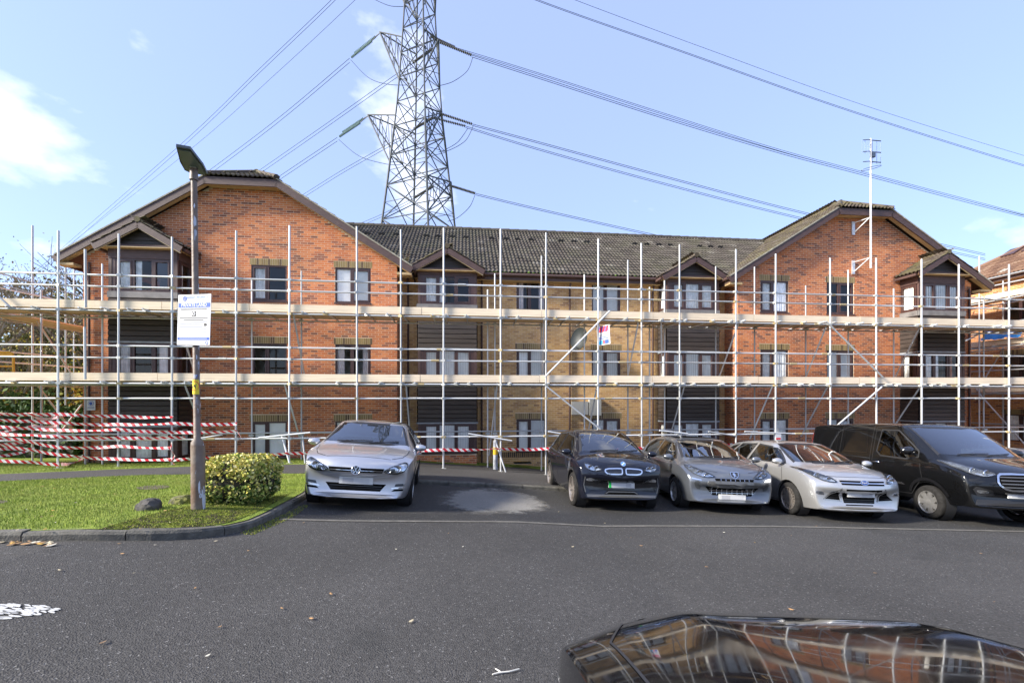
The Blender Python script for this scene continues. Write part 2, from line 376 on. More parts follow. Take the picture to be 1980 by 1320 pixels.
tag(patch, 'pale worn patch on the asphalt in the empty parking bay', 'patch', kind='structure')
# moss bed at the lawn corner, bare patches
mp = [(190,1023),(300,1022),(395,1018),(440,1011),(485,995),(530,972),(560,955),(535,958),(500,975),(440,975),(390,975),(330,985),(270,1000),(210,1018)]
tag(sheet('moss_bed', rounded([G(x,y,.1) for x,y in mp],2), .106, M_moss, step=.25), 'mossy earth bed in the corner of the lawn by the kerb', 'moss bed', kind='structure')
for k,(pts,lab) in enumerate([([(258,943),(285,939),(320,938),(331,941),(315,945),(280,948)],'long bare brown patch in the lawn'),([(-8,970),(5,967),(16,968),(14,972),(0,974)],'small bare patch at the edge of the lawn')]):
    tag(sheet('bare_patch', rounded([G(x,y,.1) for x,y in pts],2), .108, M_earth, step=0), lab, 'bare patch', kind='structure')
# spilled white paint: many flat blots joined
M_paint = mat('road paint white', (.5,.5,.48), .8, var=.25, vscale=30)
mb = MB(); pr = random.Random(3)
for k in range(70):
    t = pr.random(); cx = -20+t*135; sp_ = 16*(1-t)**.7+2; cy = 1186-9*t+pr.uniform(-1,1)*sp_
    L = pr.uniform(5,18)*(1-.5*t); h = pr.uniform(.8,2.6)
    ring = [G(cx+L*math.cos(a)*pr.uniform(.7,1.15)+h*2*math.sin(a), cy+h*math.sin(a)*pr.uniform(.7,1.3)) for a in [i*math.pi/4 for i in range(8)]]
    mb.add([(x,y,zg(x,y)+.004+k*.00006) for x,y in ring], [tuple(range(8))])
tag(mb.build('paint_spill', M_paint), 'streaky white paint splash on the asphalt at the picture edge', 'paint mark', kind='stuff')
# grass blades
def blades(name, poly_px_fn, n, h0, h1, m, seed, dz=.1, lean=.5, w=.004):
    r = np.random.default_rng(seed); P = poly_px_fn(r, n); n = len(P)
    a = r.uniform(0, 2*np.pi, n); h = r.uniform(h0, h1, n); ln = r.uniform(0, lean, n)*h; th = r.uniform(0, 2*np.pi, n)
    z = np.array([zg(x,y)+dz for x,y in P]); base = np.column_stack([P, z-.004])
    wv = np.column_stack([np.cos(a)*w, np.sin(a)*w, np.zeros(n)])
    tip = base + np.column_stack([np.cos(th)*ln, np.sin(th)*ln, h])
    V = np.empty((n,3,3)); V[:,0] = base-wv; V[:,1] = base+wv; V[:,2] = tip
    me = bpy.data.meshes.new(name); me.vertices.add(n*3); me.loops.add(n*3); me.polygons.add(n)
    me.vertices.foreach_set('co', V.ravel()); me.loops.foreach_set('vertex_index', np.arange(n*3)); me.polygons.foreach_set('loop_start', np.arange(0,n*3,3))
    me.update(); me.validate(); return mesh_obj(name, me, m)
def in_poly(poly):
    poly = np.array(poly)
    def f(r, n):
        lo, hi = poly.min(0), poly.max(0); out = np.empty((0,2))
        while len(out) < n:
            p = r.uniform(lo, hi, (n*2,2)); ins = np.zeros(len(p), bool); j = len(poly)-1
            for i in range(len(poly)):
                xi, yi = poly[i]; xj, yj = poly[j]
                c = ((yi > p[:,1]) != (yj > p[:,1])) & (p[:,0] < (xj-xi)*(p[:,1]-yi)/(yj-yi+1e-12)+xi); ins ^= c; j = i
            out = np.vstack([out, p[ins]])
        return out[:n]
    return f
M_blade = ramp_mat('grass blades', [(0,(.14,.2,.02)),(.3,(.2,.27,.03)),(.6,(.27,.33,.045)),(.85,(.3,.34,.07)),(.95,(.34,.3,.12))], .8, 0, wash=(.36,.33,.1,.55), wscale=1.1)
lawn_poly = [(-12.5,3.2),(-7,4.22),(-5.2,4.62),(-4.4,4.8),(-3.9,5.5),(-3.7,6.6),(-3.75,7.8),(-4.4,10.2),(-7.17,9.85),(-8.84,9.5),(-10.45,8.95),(-12.5,8.7)]
tag(blades('grass', in_poly(lawn_poly), 90000, .015, .045, M_blade, 1), 'short mown grass blades of the lawn', 'grass', kind='stuff')
tag(blades('verge_grass', in_poly([(-20,10.0),(-12.5,10.95),(-10.6,11.55),(-5.84,12.85),(-4.4,13.2),(-4.2,14.6),(-8,14.6),(-20,13.5)]), 25000, .02, .07, M_blade, 2), 'longer grass along the foot of the building', 'grass', kind='stuff')
M_mossb = ramp_mat('moss tufts', [(0,(.12,.15,.02)),(.4,(.2,.23,.025)),(.75,(.26,.27,.04)),(.92,(.14,.1,.05))], .9, 0)
tag(blades('moss', in_poly([G(x,y,.1) for x,y in mp]), 8000, .008, .02, M_mossb, 3, .106, 1.2, .007), 'yellow green moss tufts by the kerb corner', 'moss', kind='stuff')
tag(blades('kerb_weeds', in_poly([(-3.27,5.3),(-3.1,5.3),(-3.12,6.3),(-3.3,7.2),(-3.4,7.2),(-3.3,6)]), 1500, .006, .03, M_mossb, 4, .0, 1.2, .006), 'moss and weeds at the foot of the curved kerb', 'weeds', kind='stuff')
# fallen leaves
M_leaf = ramp_mat('fallen leaves', [(0,(.34,.2,.09)),(.35,(.24,.15,.08)),(.6,(.42,.36,.24)),(.8,(.55,.52,.42)),(.92,(.4,.24,.05))], .8, 0)
mb = MB(); lr = random.Random(11)
spots = [(lr.uniform(-40,100), lr.uniform(1048,1056)) for _ in range(34)] + [(237,1072),(115,1104),(300,1055),(402,1270),(425,1214),(795,1203),(545,1178),(895,1058),(766,1063),(1366,1097),(1530,1180),(1897,1071),(480,1066),(640,1150),(520,1001),(867,1032),(1080,990),(1170,1012),(1400,1030),(1460,1050),(1240,1056),(1220,1040)] + \
    [(lr.uniform(0,1980), 1010+240*lr.random()**2) for _ in range(14)] + [(lr.uniform(20,360), lr.uniform(925,1030)) for _ in range(18)]
for i,(px,py) in enumerate(spots):
    dz = .115 if i >= 70 else 0
    x, y = G(px,py,dz); s = lr.uniform(.009,.02)*(2.0 if i < 34 else 1); a = lr.uniform(0,6.3); z = zg(x,y)+.012+dz
    cs, sn = math.cos(a), math.sin(a); pts = [(1.4,0,.2),(.5,.6,0),(-.6,.55,.1),(-1.3,0,.35),(-.6,-.55,.15),(.5,-.6,.25)]
    mb.add([(x+s*(u*cs-v*sn), y+s*(u*sn+v*cs), z+w*s*.8) for u,v,w in pts], [(0,1,2,3),(0,3,4,5)])
tag(mb.build('fallen_leaves', M_leaf), 'small orange and brown fallen leaves scattered over asphalt and lawn', 'leaves', kind='stuff')
# pale twig on the road at the bottom edge
def gp(px,py,h): x,y = G(px,py); return (x,y,zg(x,y)+h)
tw = MB().path([gp(952,1306,.01),gp(966,1303,.012),gp(985,1301,.012),gp(1004,1296,.012)], [.004,.005,.005,.004], 6).path([gp(958,1295,.01),gp(963,1299,.014),gp(970,1303,.012)], [.003,.004,.004], 6)
tag(tw.build('twig', mat('pale twig', (.6,.58,.52), .8)), 'pale forked twig lying on the asphalt', 'twig')
# rocks
def rock(name, loc, s, seed, m, label):
    bm = bmesh.new(); bmesh.ops.create_icosphere(bm, subdivisions=3, radius=1)
    from mathutils import noise as NZ
    for v in bm.verts:
        p = v.co.copy(); d = 1+.28*NZ.noise(p*1.1+Vector((seed,0,0)))+.12*NZ.noise(p*3+Vector((0,seed,0)))
        q = p*d; q = Vector((round(q.x*2.2)/2.2*.35+q.x*.65, round(q.y*2)/2*.35+q.y*.65, q.z)); v.co = Vector((q.x*s[0], q.y*s[1], max(q.z,-.35)*s[2]))
    me = bpy.data.meshes.new(name); bm.to_mesh(me); bm.free(); o = mesh_obj(name, me, m); smooth(me, 28); o.location = loc; tag(o, label, 'rock'); return o
M_rock = mat('dark weathered rock', (.03,.028,.025), .9, var=.4, vscale=6, bump=.8, bscale=14, col2=(.085,.078,.07))
M_rock2 = mat('mossy rock', (.045,.04,.034), .9, vscale=9, bump=.8, bscale=14, col2=(.2,.2,.04))
x,y = G(287,984,.1); rock('boulder', (x,y,zg(x,y)+.13), (.15,.13,.12), 2, M_rock, 'dark squarish boulder on the lawn left of the lamp post')
x,y = G(352,972,.1); rock('boulder', (x,y,zg(x,y)+.11), (.16,.14,.1), 5, M_rock2, 'low mossy boulder just behind the lamp post')
# ------------------------------------------------------------------ apartment building
TH = R(6.1); CT, ST = math.cos(TH), math.sin(TH); Y0 = 15.84
def PU(px, v):
    k = (px-CXP)/FPX; return (k*(Y0+v*CT)+v*ST)/(CT-k*ST)
def PYd(px, v): u = PU(px, v); return Y0+u*ST+v*CT
def PZ(px, py, v): return CAM_Z + (HOR-py)/FPX*PYd(px, v)
def P3(px, py, v): return Vector((PU(px,v), v, PZ(px,py,v)))
def to_world(p): return Vector((p[0]*CT-p[1]*ST, Y0+p[0]*ST+p[1]*CT, p[2]))
bld = empty('apartment_building', (0,Y0,0), TH)
tag(bld, 'three storey brick apartment block with two gabled wings behind the scaffolding', 'building')
RED = [(0,(.56,.18,.062)),(.22,(.49,.145,.052)),(.4,(.61,.215,.08)),(.58,(.27,.095,.055)),(.68,(.44,.14,.062)),(.82,(.2,.078,.05)),(.87,(.52,.175,.07)),(.96,(.34,.12,.06))]
BUF = [(0,(.56,.34,.13)),(.2,(.5,.29,.105)),(.4,(.6,.38,.16)),(.58,(.40,.225,.09)),(.72,(.5,.3,.125)),(.86,(.3,.17,.08)),(.92,(.48,.28,.115))]
M_red = ramp_mat('red brick', RED, .9, .08, 70, wash=(.1,.07,.05,.35), wscale=.9)
M_buf = ramp_mat('buff brick', BUF, .9, .08, 70, wash=(.12,.09,.05,.35), wscale=.9)
M_sold = ramp_mat('soldier brick', [(0,(.26,.2,.09)),(.4,(.22,.16,.075)),(.7,(.3,.22,.1)),(.85,(.12,.085,.05))], .9, .3, 70)
M_mort = mat('mortar', (.58,.44,.31), .95, var=.15, vscale=2, bump=.2, bscale=90)
M_brown = mat('brown stained timber', (.075,.042,.036), .55, var=.25, vscale=5, bump=.15, bscale=30, stretch=(1,6,6))
M_clad = mat('dark stained cladding', (.045,.034,.028), .6, var=.3, vscale=3, bump=.25, bscale=25, stretch=(.6,5,9), island=.18)
M_frame = mat('brown window frame', (.06,.03,.026), .4, var=.15, vscale=6)
M_soffit = mat('cream soffit', (.42,.3,.15), .7, var=.15, vscale=3)
M_skirt = mat('grey lead skirt', (.16,.155,.15), .55, var=.25, vscale=4)
M_blind = mat('white blind', (.9,.9,.87), .8, var=.06, vscale=3)
M_net = mat('net curtain', (.88,.88,.85), .9, var=.2, vscale=6)
M_curt = mat('grey lilac curtain', (.6,.55,.55), .9, var=.2, vscale=6)
M_dark = mat('dark interior', (.05,.05,.05), .9)
M_glass = glass('window glass', (.97,.98,.975), .9)
M_lead = mat('lead flashing', (.28,.3,.32), .5, var=.2, vscale=5)
M_cream = mat('cream trim edge', (.42,.34,.22), .7)
COURSE, BL, JT = .075, .225, .013

def brick_rects(s0, s1, z0, ztop, holes, off=0.0):
    out = []; n0 = int(math.floor(z0/COURSE)); c = n0
    while True:
        za = c*COURSE+JT/2; zb = (c+1)*COURSE-JT/2; zm = (za+zb)/2
        if c*COURSE > 11: break
        if za >= z0-1e-6:
            iv = [(s0, s1)]
            for (h0,h1,g0,g1) in holes:
                if g0 < zm < g1:
                    nv = []
                    for a,b in iv:
                        if h1 <= a or h0 >= b: nv.append((a,b))
                        else:
                            if h0 > a: nv.append((a,h0))
                            if h1 < b: nv.append((h1,b))
                    iv = nv
            for a,b in iv:
                k = math.floor((a-off)/BL-1)
                while True:
                    x0 = off + k*BL + (BL/2 if c % 2 else 0); x1 = x0+BL; k += 1
                    if x0 >= b: break
                    if x1 <= a: continue
                    x0c, x1c = max(x0,a)+ (JT/2 if x0 > a else 0), min(x1,b)-(JT/2 if x1 < b else 0)
                    if x1c-x0c < .02: continue
                    if ztop((x0c+x1c)/2) < zb: continue
                    out.append((x0c,x1c,za,zb))
        c += 1
        if c > 160: break
    return out
def brick_mesh(name, rects, org, t, nrm, proud=.0014):
    """boxes without backs for every brick; org: (u,v), t along, nrm outward (2D)"""
    A = np.array(rects); n = len(A); V = np.zeros((n,8,3)); rj = np.random.default_rng(n).uniform(-.0002,.0002,n)
    for q,(i,j) in enumerate([(0,2),(1,2),(1,3),(0,3)]):
        for d, o in ((-.004,0),(proud,4)):
            dd = d + (rj if o else 0)
            V[:,o+q,0] = org[0]+A[:,i]*t[0]+dd*nrm[0]; V[:,o+q,1] = org[1]+A[:,i]*t[1]+dd*nrm[1]; V[:,o+q,2] = A[:,j]
    F = np.array([(4,5,6,7),(0,1,5,4),(1,2,6,5),(2,3,7,6),(3,0,4,7)])
    if t[0]*nrm[1]-t[1]*nrm[0] > 0: F = F[:, ::-1]
    idx = (F[None]+8*np.arange(n)[:,None,None]).reshape(-1)
    me = bpy.data.meshes.new(name); me.vertices.add(n*8); me.loops.add(len(idx)); me.polygons.add(n*5)
    me.vertices.foreach_set('co', V.ravel()); me.loops.foreach_set('vertex_index', idx); me.polygons.foreach_set('loop_start', np.arange(0,len(idx),4)); me.polygons.foreach_set('use_smooth', np.zeros(len(idx)//4,bool)); me.update(); me.validate()
    return me
def wall(parent, org, t, nrm, L, z0, topline, holes, m, thick=.1, single=None, name='wall'):
    """mortar sheet with openings and reveals, bricks on it; topline: list of (s,z)"""
    bks = sorted(set([0,L]+[s for s,_ in topline]+[h for q in holes for h in q[:2] if 0 < h < L]))
    zt = lambda s: float(np.interp(s, [p[0] for p in topline], [p[1] for p in topline]))
    mb = MB(); P = lambda s,z,d=0: (org[0]+t[0]*s+nrm[0]*d, org[1]+t[1]*s+nrm[1]*d, z)
    for a,b in zip(bks[:-1], bks[1:]):
        zs = [z0]; mid = (a+b)/2
        for h in sorted([q for q in holes if q[0] <= mid <= q[1]], key=lambda q: q[2]): zs += [h[2],h[3]]
        segs = []; zs.append(None)
        for k in range(0, len(zs), 2):
            lo, hi = zs[k], zs[k+1]
            if hi is None: mb.add([P(a,lo),P(b,lo),P(b,max(zt(b),lo)),P(a,max(zt(a),lo))], [(0,1,2,3)])
            elif hi > lo+1e-4: mb.add([P(a,lo),P(b,lo),P(b,hi),P(a,hi)], [(0,1,2,3)])
    for (h0,h1,g0,g1) in holes:
        for (a,b,c,d) in ((h0,h0,g0,g1),(h1,h1,g0,g1)): mb.add([P(a,c),P(a,d),P(a,d,-thick),P(a,c,-thick)], [(0,1,2,3)])
        for z in (g0,g1): mb.add([P(h0,z),P(h1,z),P(h1,z,-thick),P(h0,z,-thick)], [(0,1,2,3)])
    w = mb.build(name, M_mort, parent)
    rects = brick_rects(0, L, z0, zt, holes)
    if single:
        full = [q for q in rects if abs(q[1]-q[0]-(BL-JT)) < 1e-4 and single[0] < q[2] < single[1]]
        full.sort(key=lambda q: abs((q[0]+q[1])/2-L/2)+abs(q[2]-single[2])*.6); full = full[:300]; fs = set(full)
        me = brick_mesh('brick', [(0,BL-JT,0,COURSE-JT)], (0,0), t, nrm); me.materials.append(m)
        for q in full:
            o = bpy.data.objects.new('brick', me); link(o, w); o.location = (org[0]+t[0]*q[0], org[1]+t[1]*q[0], q[2])
        rects = [q for q in rects if q not in fs]
    me = brick_mesh('bricks', rects, org, t, nrm); tag(mesh_obj('bricks', me, m, w), kind='stuff')
    return w
def soldier(parent, u0, u1, z0, z1, v, m=None):
    n = int(round((u1-u0)/.075)); st = (u1-u0)/n
    me = brick_mesh('soldier_bricks', [(u0+i*st+.007, u0+(i+1)*st-.007, z0+.006, z1-.006) for i in range(n)], (0,v), (1,0), (0,-1), .004)
    return tag(mesh_obj('soldier_bricks', me, m or M_sold, parent), kind='stuff')

# windows ------------------------------------------------------------------
def window(parent, w, h, M, lights=(.5,.5), style='blind', depth=.07, openers=(1,), label=None):
    """local x along the wall, y inward, z up; M places the lower left outer corner"""
    e = bpy.data.objects.new('window', None); link(e, parent); e.matrix_local = M
    if label: e['label'] = label
    F = .055; mb = MB()
    for a in ((0,w,0,F),(0,w,h-F,h),(0,F,F,h-F),(w-F,w,F,h-F)): mb.box(a[0],a[1],0,depth,a[2],a[3])
    xs = [F]; tot = w-2*F
    for q in lights: xs.append(xs[-1]+q*tot/sum(lights))
    for x in xs[1:-1]: mb.box(x-.04,x+.04,.001,depth-.001,F,h-F)
    mb.build('frame', M_frame, e)
    for i in range(len(xs)-1):
        a = xs[i]+(.04 if i else 0); b = xs[i+1]-(.04 if i < len(xs)-2 else 0); lo, hi = F, h-F
        if i in openers:
            s = MB(); q = .042
            for r_ in ((a,b,lo,lo+q),(a,b,hi-q,hi),(a,a+q,lo+q,hi-q),(b-q,b,lo+q,hi-q)): s.box(r_[0],r_[1],-.012,depth-.012,r_[2],r_[3])
            s.build('sash', M_frame, e); a += q; b -= q; lo += q; hi -= q
        MB().add([(a,.03,lo),(b,.03,lo),(b,.03,hi),(a,.03,hi)],[(0,1,2,3)]).build('pane', M_glass, e)
    MB().box(-.03,w+.03,-.045,depth,-.045,-.002).build('sill', M_frame, e)
    z0, z1 = .03, h-.03
    if style == 'blind':      # vertical slats
        s = MB(); n = int(w/.085)
        for i in range(n):
            x = .04+i*(w-.08)/n; s.add([(x,.045,z0),(x+.08,.055,z0),(x+.08,.055,z1),(x,.045,z1)],[(0,1,2,3)])
        s.build('vertical_blind', M_blind, e)
    elif style == 'venetian':
        s = MB(); n = int(h/.05)
        for i in range(n):
            z = z0+i*(z1-z0)/n; s.add([(.04,.045,z),(w-.04,.045,z),(w-.04,.06,z+.045),(.04,.06,z+.045)],[(0,1,2,3)])
        s.build('venetian_blind', M_blind, e)
    elif style in ('net','curtain','half'):
        rng = [(.03,w-.03)] if style == 'net' else ([(.03,.24*w),(.76*w,w-.03)] if style == 'curtain' else [(.03,.45*w)])
        for (a,b) in rng:
            n = max(6,int((b-a)/.03)); s = MB(); vs = []
            for i in range(n+1):
                x = a+(b-a)*i/n; y = .07+.018*math.sin(i*1.9)+.01*math.sin(i*.7); vs += [(x,y,z0),(x,y,z1)]
            s.add(vs,[(2*i,2*i+2,2*i+3,2*i+1) for i in range(n)]).build('curtain', M_net if style != 'curtain' else M_curt, e, 60)
    return e
def MT(u, v, z, rz=0): return Matrix.Translation((u,v,z)) @ Matrix.Rotation(rz,4,'Z')
FL = 2.64
Z_SILL, Z_HEAD = .41, 1.62
def win_holes(cols, vshift=0, top=None):
    hs = []
    for (a,b) in cols:
        for k in range(3): hs.append((a,b,Z_SILL+k*FL,Z_HEAD+k*FL))
    return hs
def add_windows(cols, v, styles, lintel=True, m=None, toplint=True):
    for c,(a,b) in enumerate(cols):
        for k in range(3):
            window(bld, b-a, Z_HEAD-Z_SILL, MT(a, v+.02, Z_SILL+k*FL), (.45,.55), styles[c][k], openers=(0,) if c % 2 == 0 else (1,))
            if lintel and (k < 2 or toplint): soldier(bld, a-.05, b+.05, Z_HEAD+k*FL, Z_HEAD+k*FL+.225, v, m)

LW0, LW1, RW0, RW1 = -14.0, -4.03, 8.6, 18.6
VC = .85; ZB = -1.3; MIR = 4.6
GZ, PITCH, RZ = 6.95, .625, 10.36
def gable_top(a, b):
    c = (a+b)/2; L = b-a; hw = L/2
    pts = [(0, RZ-.16-PITCH*hw)]; q = 1.14; zt = RZ-.16-PITCH*q
    return [(0,RZ-.2-PITCH*hw),(hw-q,RZ-.2-PITCH*q),(hw+q,RZ-.2-PITCH*q),(L,RZ-.2-PITCH*hw)]
LB = (-12.72,-10.72); RB = (15.45,17.4); C1 = (-3.33,-1.26); C2 = (5.86,7.93)
LCOL = [(-8.84,-7.69),(-6.11,-4.92)]; RCOL = [(9.52,10.67),(12.27,13.42)]; CCOL = [(.26,1.4),(3.18,4.32)]
loc = lambda hs, o: [(a-o,b-o,c,d) for a,b,c,d in hs]
BAYH = lambda b: [(b[0]+.06,b[1]-.06,.0,7.0)]
lint = lambda cols: [(a-.05,b+.05,Z_HEAD+k*FL,Z_HEAD+k*FL+.225) for a,b in cols for k in range(3)]
def front(org_u, L, v, cols, bays, top, m, single=None, lint_on=True):
    wh = win_holes(cols) + [q for b in bays for q in BAYH(b)]
    w = wall(bld, (org_u,v), (1,0), (0,-1), L, ZB, top, loc(wh,org_u), m, single=single)
    return w
# lintel zones are left free of bricks by treating them as holes for the bricks only
_br = brick_rects
def with_lintels(lts):
    def f(s0,s1,z0,zt,holes,off=0.0): return _br(s0,s1,z0,zt,holes+lts,off)
    return f
brick_rects = with_lintels(loc(lint(LCOL),LW0))
front(LW0, LW1-LW0, 0, LCOL, [LB], gable_top(LW0,LW1), M_red, single=(6.9,9.3,7.9))
brick_rects = with_lintels(loc(lint(RCOL),RW0))
front(RW0, RW1-RW0, 0, RCOL, [RB], gable_top(RW0,RW1), M_red)
brick_rects = with_lintels(loc([q for q in lint(CCOL) if q[2] < 6],LW1))
front(LW1, RW0-LW1, VC, CCOL, [C1,C2], [(0,6.95),(RW0-LW1,6.95)], M_buf)
brick_rects = _br
wall(bld, (LW1,0), (0,1), (1,0), VC, ZB, [(0,6.9),(VC,6.9)], [], M_red)
wall(bld, (RW0,VC), (0,-1), (-1,0), VC, ZB, [(0,6.9),(VC,6.9)], [], M_red)
wall(bld, (LW0,9.5), (0,-1), (-1,0), 9.5, ZB, [(0,6.9),(9.5,6.9)], [], M_red)
wall(bld, (RW1,0), (0,1), (1,0), 9.5, ZB, [(0,6.9),(9.5,6.9)], [], M_red)
MB().box(LW0,RW1,9.45,9.6,ZB,9.0).build('back_wall', mat('plain brick render', (.3,.13,.08), .9, var=.2, vscale=4), bld)
M_room = mat('room plaster', (.3,.28,.25), .9)
for k in range(3): MB().box(LW0+.15,RW1-.15,VC+.12,9.4,-.55+k*FL,-.35+k*FL).build('floor_slab', M_room, bld)
for a,b in ((LW0+.15,LW1-.15),(RW0+.15,RW1-.15)):
    for k in range(3): MB().box(a,b,.12,VC+.11,-.55+k*FL,-.35+k*FL).build('floor_slab', M_room, bld)
MB().box(LW0+.15,RW1-.15,3.4,3.5,-.3,7.1).build('partition', M_room, bld)
MB().box(LW0+.15,RW1-.15,VC+.12,9.4,7.15,7.25).build('ceiling', M_room, bld)
add_windows(LCOL, 0, [['blind','dark','half'],['blind','curtain','blind']])
add_windows(RCOL, 0, [['net','net','net'],['net','venetian','dark']])
add_windows(CCOL, VC, [['venetian','blind','curtain'],['net','blind','venetian']], toplint=False)
# soldier plinth course along the left wing and the middle
for (a,b,v) in ((-10.6,LW1,0),(LW0,-12.8,0)): soldier(bld, a, b, .17, .385, v-.004)
soldier(bld, -.6, 5.6, .17, .385, VC-.004, ramp_mat('dark soldier brick', [(0,(.17,.11,.06)),(.5,(.12,.08,.05)),(.8,(.08,.06,.045))], .9, .3))

# bays -----------------------------------------------------------------------
M_tile = ramp_mat('roof tiles', [(0,(.055,.046,.038)),(.2,(.07,.06,.05)),(.4,(.044,.037,.031)),(.55,(.075,.065,.054)),(.72,(.06,.051,.042)),(.93,(.11,.1,.085)),(.96,(.065,.056,.045))], .85, .4, 40, wash=(.07,.075,.035,.35), wscale=1.3)
M_tile2 = ramp_mat('wing roof tiles', [(0,(.075,.058,.045)),(.3,(.095,.076,.058)),(.6,(.062,.048,.037)),(.9,(.12,.1,.078))], .85, .4, 40, wash=(.15,.14,.03,.45), wscale=2.2)
TP = [(0,.0),(.03,.030),(.055,.038),(.08,.030),(.11,.0),(.15,.0),(.18,.030),(.205,.038),(.23,.030),(.26,.0),(.298,.0)]
TW, TG = .30, .335
def tile_template():
    V = []; F = []
    for y, lift in ((0,.034),(.41,.0)):
        for x,z in TP: V.append((x,y,z+lift))
    n = len(TP)
    for x,z in TP: V.append((x,.0,z+.006))
    for i in range(n-1): F.append((i,i+1,n+i+1,n+i)); F.append((2*n+i,2*n+i+1,i+1,i))
    return np.array(V), np.array(F)
TV, TF = tile_template()
def tiles(parent, org, e, up, L, H, keep, m, single=0, name='roof_tiles', jit=.004):
    """rows of interlocking tiles on a slope; keep(p) decides which are laid"""
    e = Vector(e).normalized(); up = Vector(up).normalized(); nz = e.cross(up); org = Vector(org)
    if nz.z < 0: nz = -nz
    mats_ = []; nr = int(H/TG)+1; nc = int(L/TW)+1; r_ = random.Random(int(L*100))
    for j in range(nr):
        for i in range(nc):
            p = org+e*(i*TW)+up*(j*TG)
            if not keep(p+e*TW*.5+up*TG*.5): continue
            q = p+nz*(r_.uniform(-jit,jit)); mats_.append(q)
    if not mats_: return None
    Rm = np.array([[e.x,up.x,nz.x],[e.y,up.y,nz.y],[e.z,up.z,nz.z]]); T = TV@Rm.T
    F = TF if e.cross(up).dot(nz) > 0 else TF[:, ::-1]
    if single:
        cx = sum((q for q in mats_), Vector())/len(mats_); order = sorted(range(len(mats_)), key=lambda i: (to_world(mats_[i])-Vector((0,0,CAM_Z))).length)
        sel = set(order[:single]); me = bpy.data.meshes.new('roof_tile'); me.from_pydata(T.tolist(), [], F.tolist()); me.materials.append(m)
        for i in sel:
            o = bpy.data.objects.new('roof_tile', me); link(o, parent); o.location = mats_[i]
        mats_ = [q for i,q in enumerate(mats_) if i not in sel]
    Q = np.array([tuple(q) for q in mats_]); n = len(Q); V = (Q[:,None,:]+T[None]).reshape(-1,3); idx = (F[None]+len(TV)*np.arange(n)[:,None,None]).reshape(-1)
    me = bpy.data.meshes.new(name); me.vertices.add(len(V)); me.loops.add(len(idx)); me.polygons.add(len(idx)//4)
    me.vertices.foreach_set('co', V.ravel()); me.loops.foreach_set('vertex_index', idx); me.polygons.foreach_set('loop_start', np.arange(0,len(idx),4)); me.polygons.foreach_set('use_smooth', np.zeros(len(idx)//4,bool)); me.update(); me.validate()
    return tag(mesh_obj(name, me, m, parent), kind='stuff')
def clad(e, L, z0, z1, M):
    n = max(1,round((z1-z0)/.16)); st = (z1-z0)/n
    for i in range(n):
        z = z0+i*st
        zt_ = z+st-.034; o = MB().add([(0,-.002,z+st),(L,-.002,z+st),(L,-.030,zt_),(0,-.030,zt_),(0,-.034,z+.004),(L,-.034,z+.004),(0,0,z),(L,0,z)],[(0,3,2,1),(3,4,5,2),(4,6,7,5)]).build('cladding_board', M_clad, e)
        o.matrix_local = M
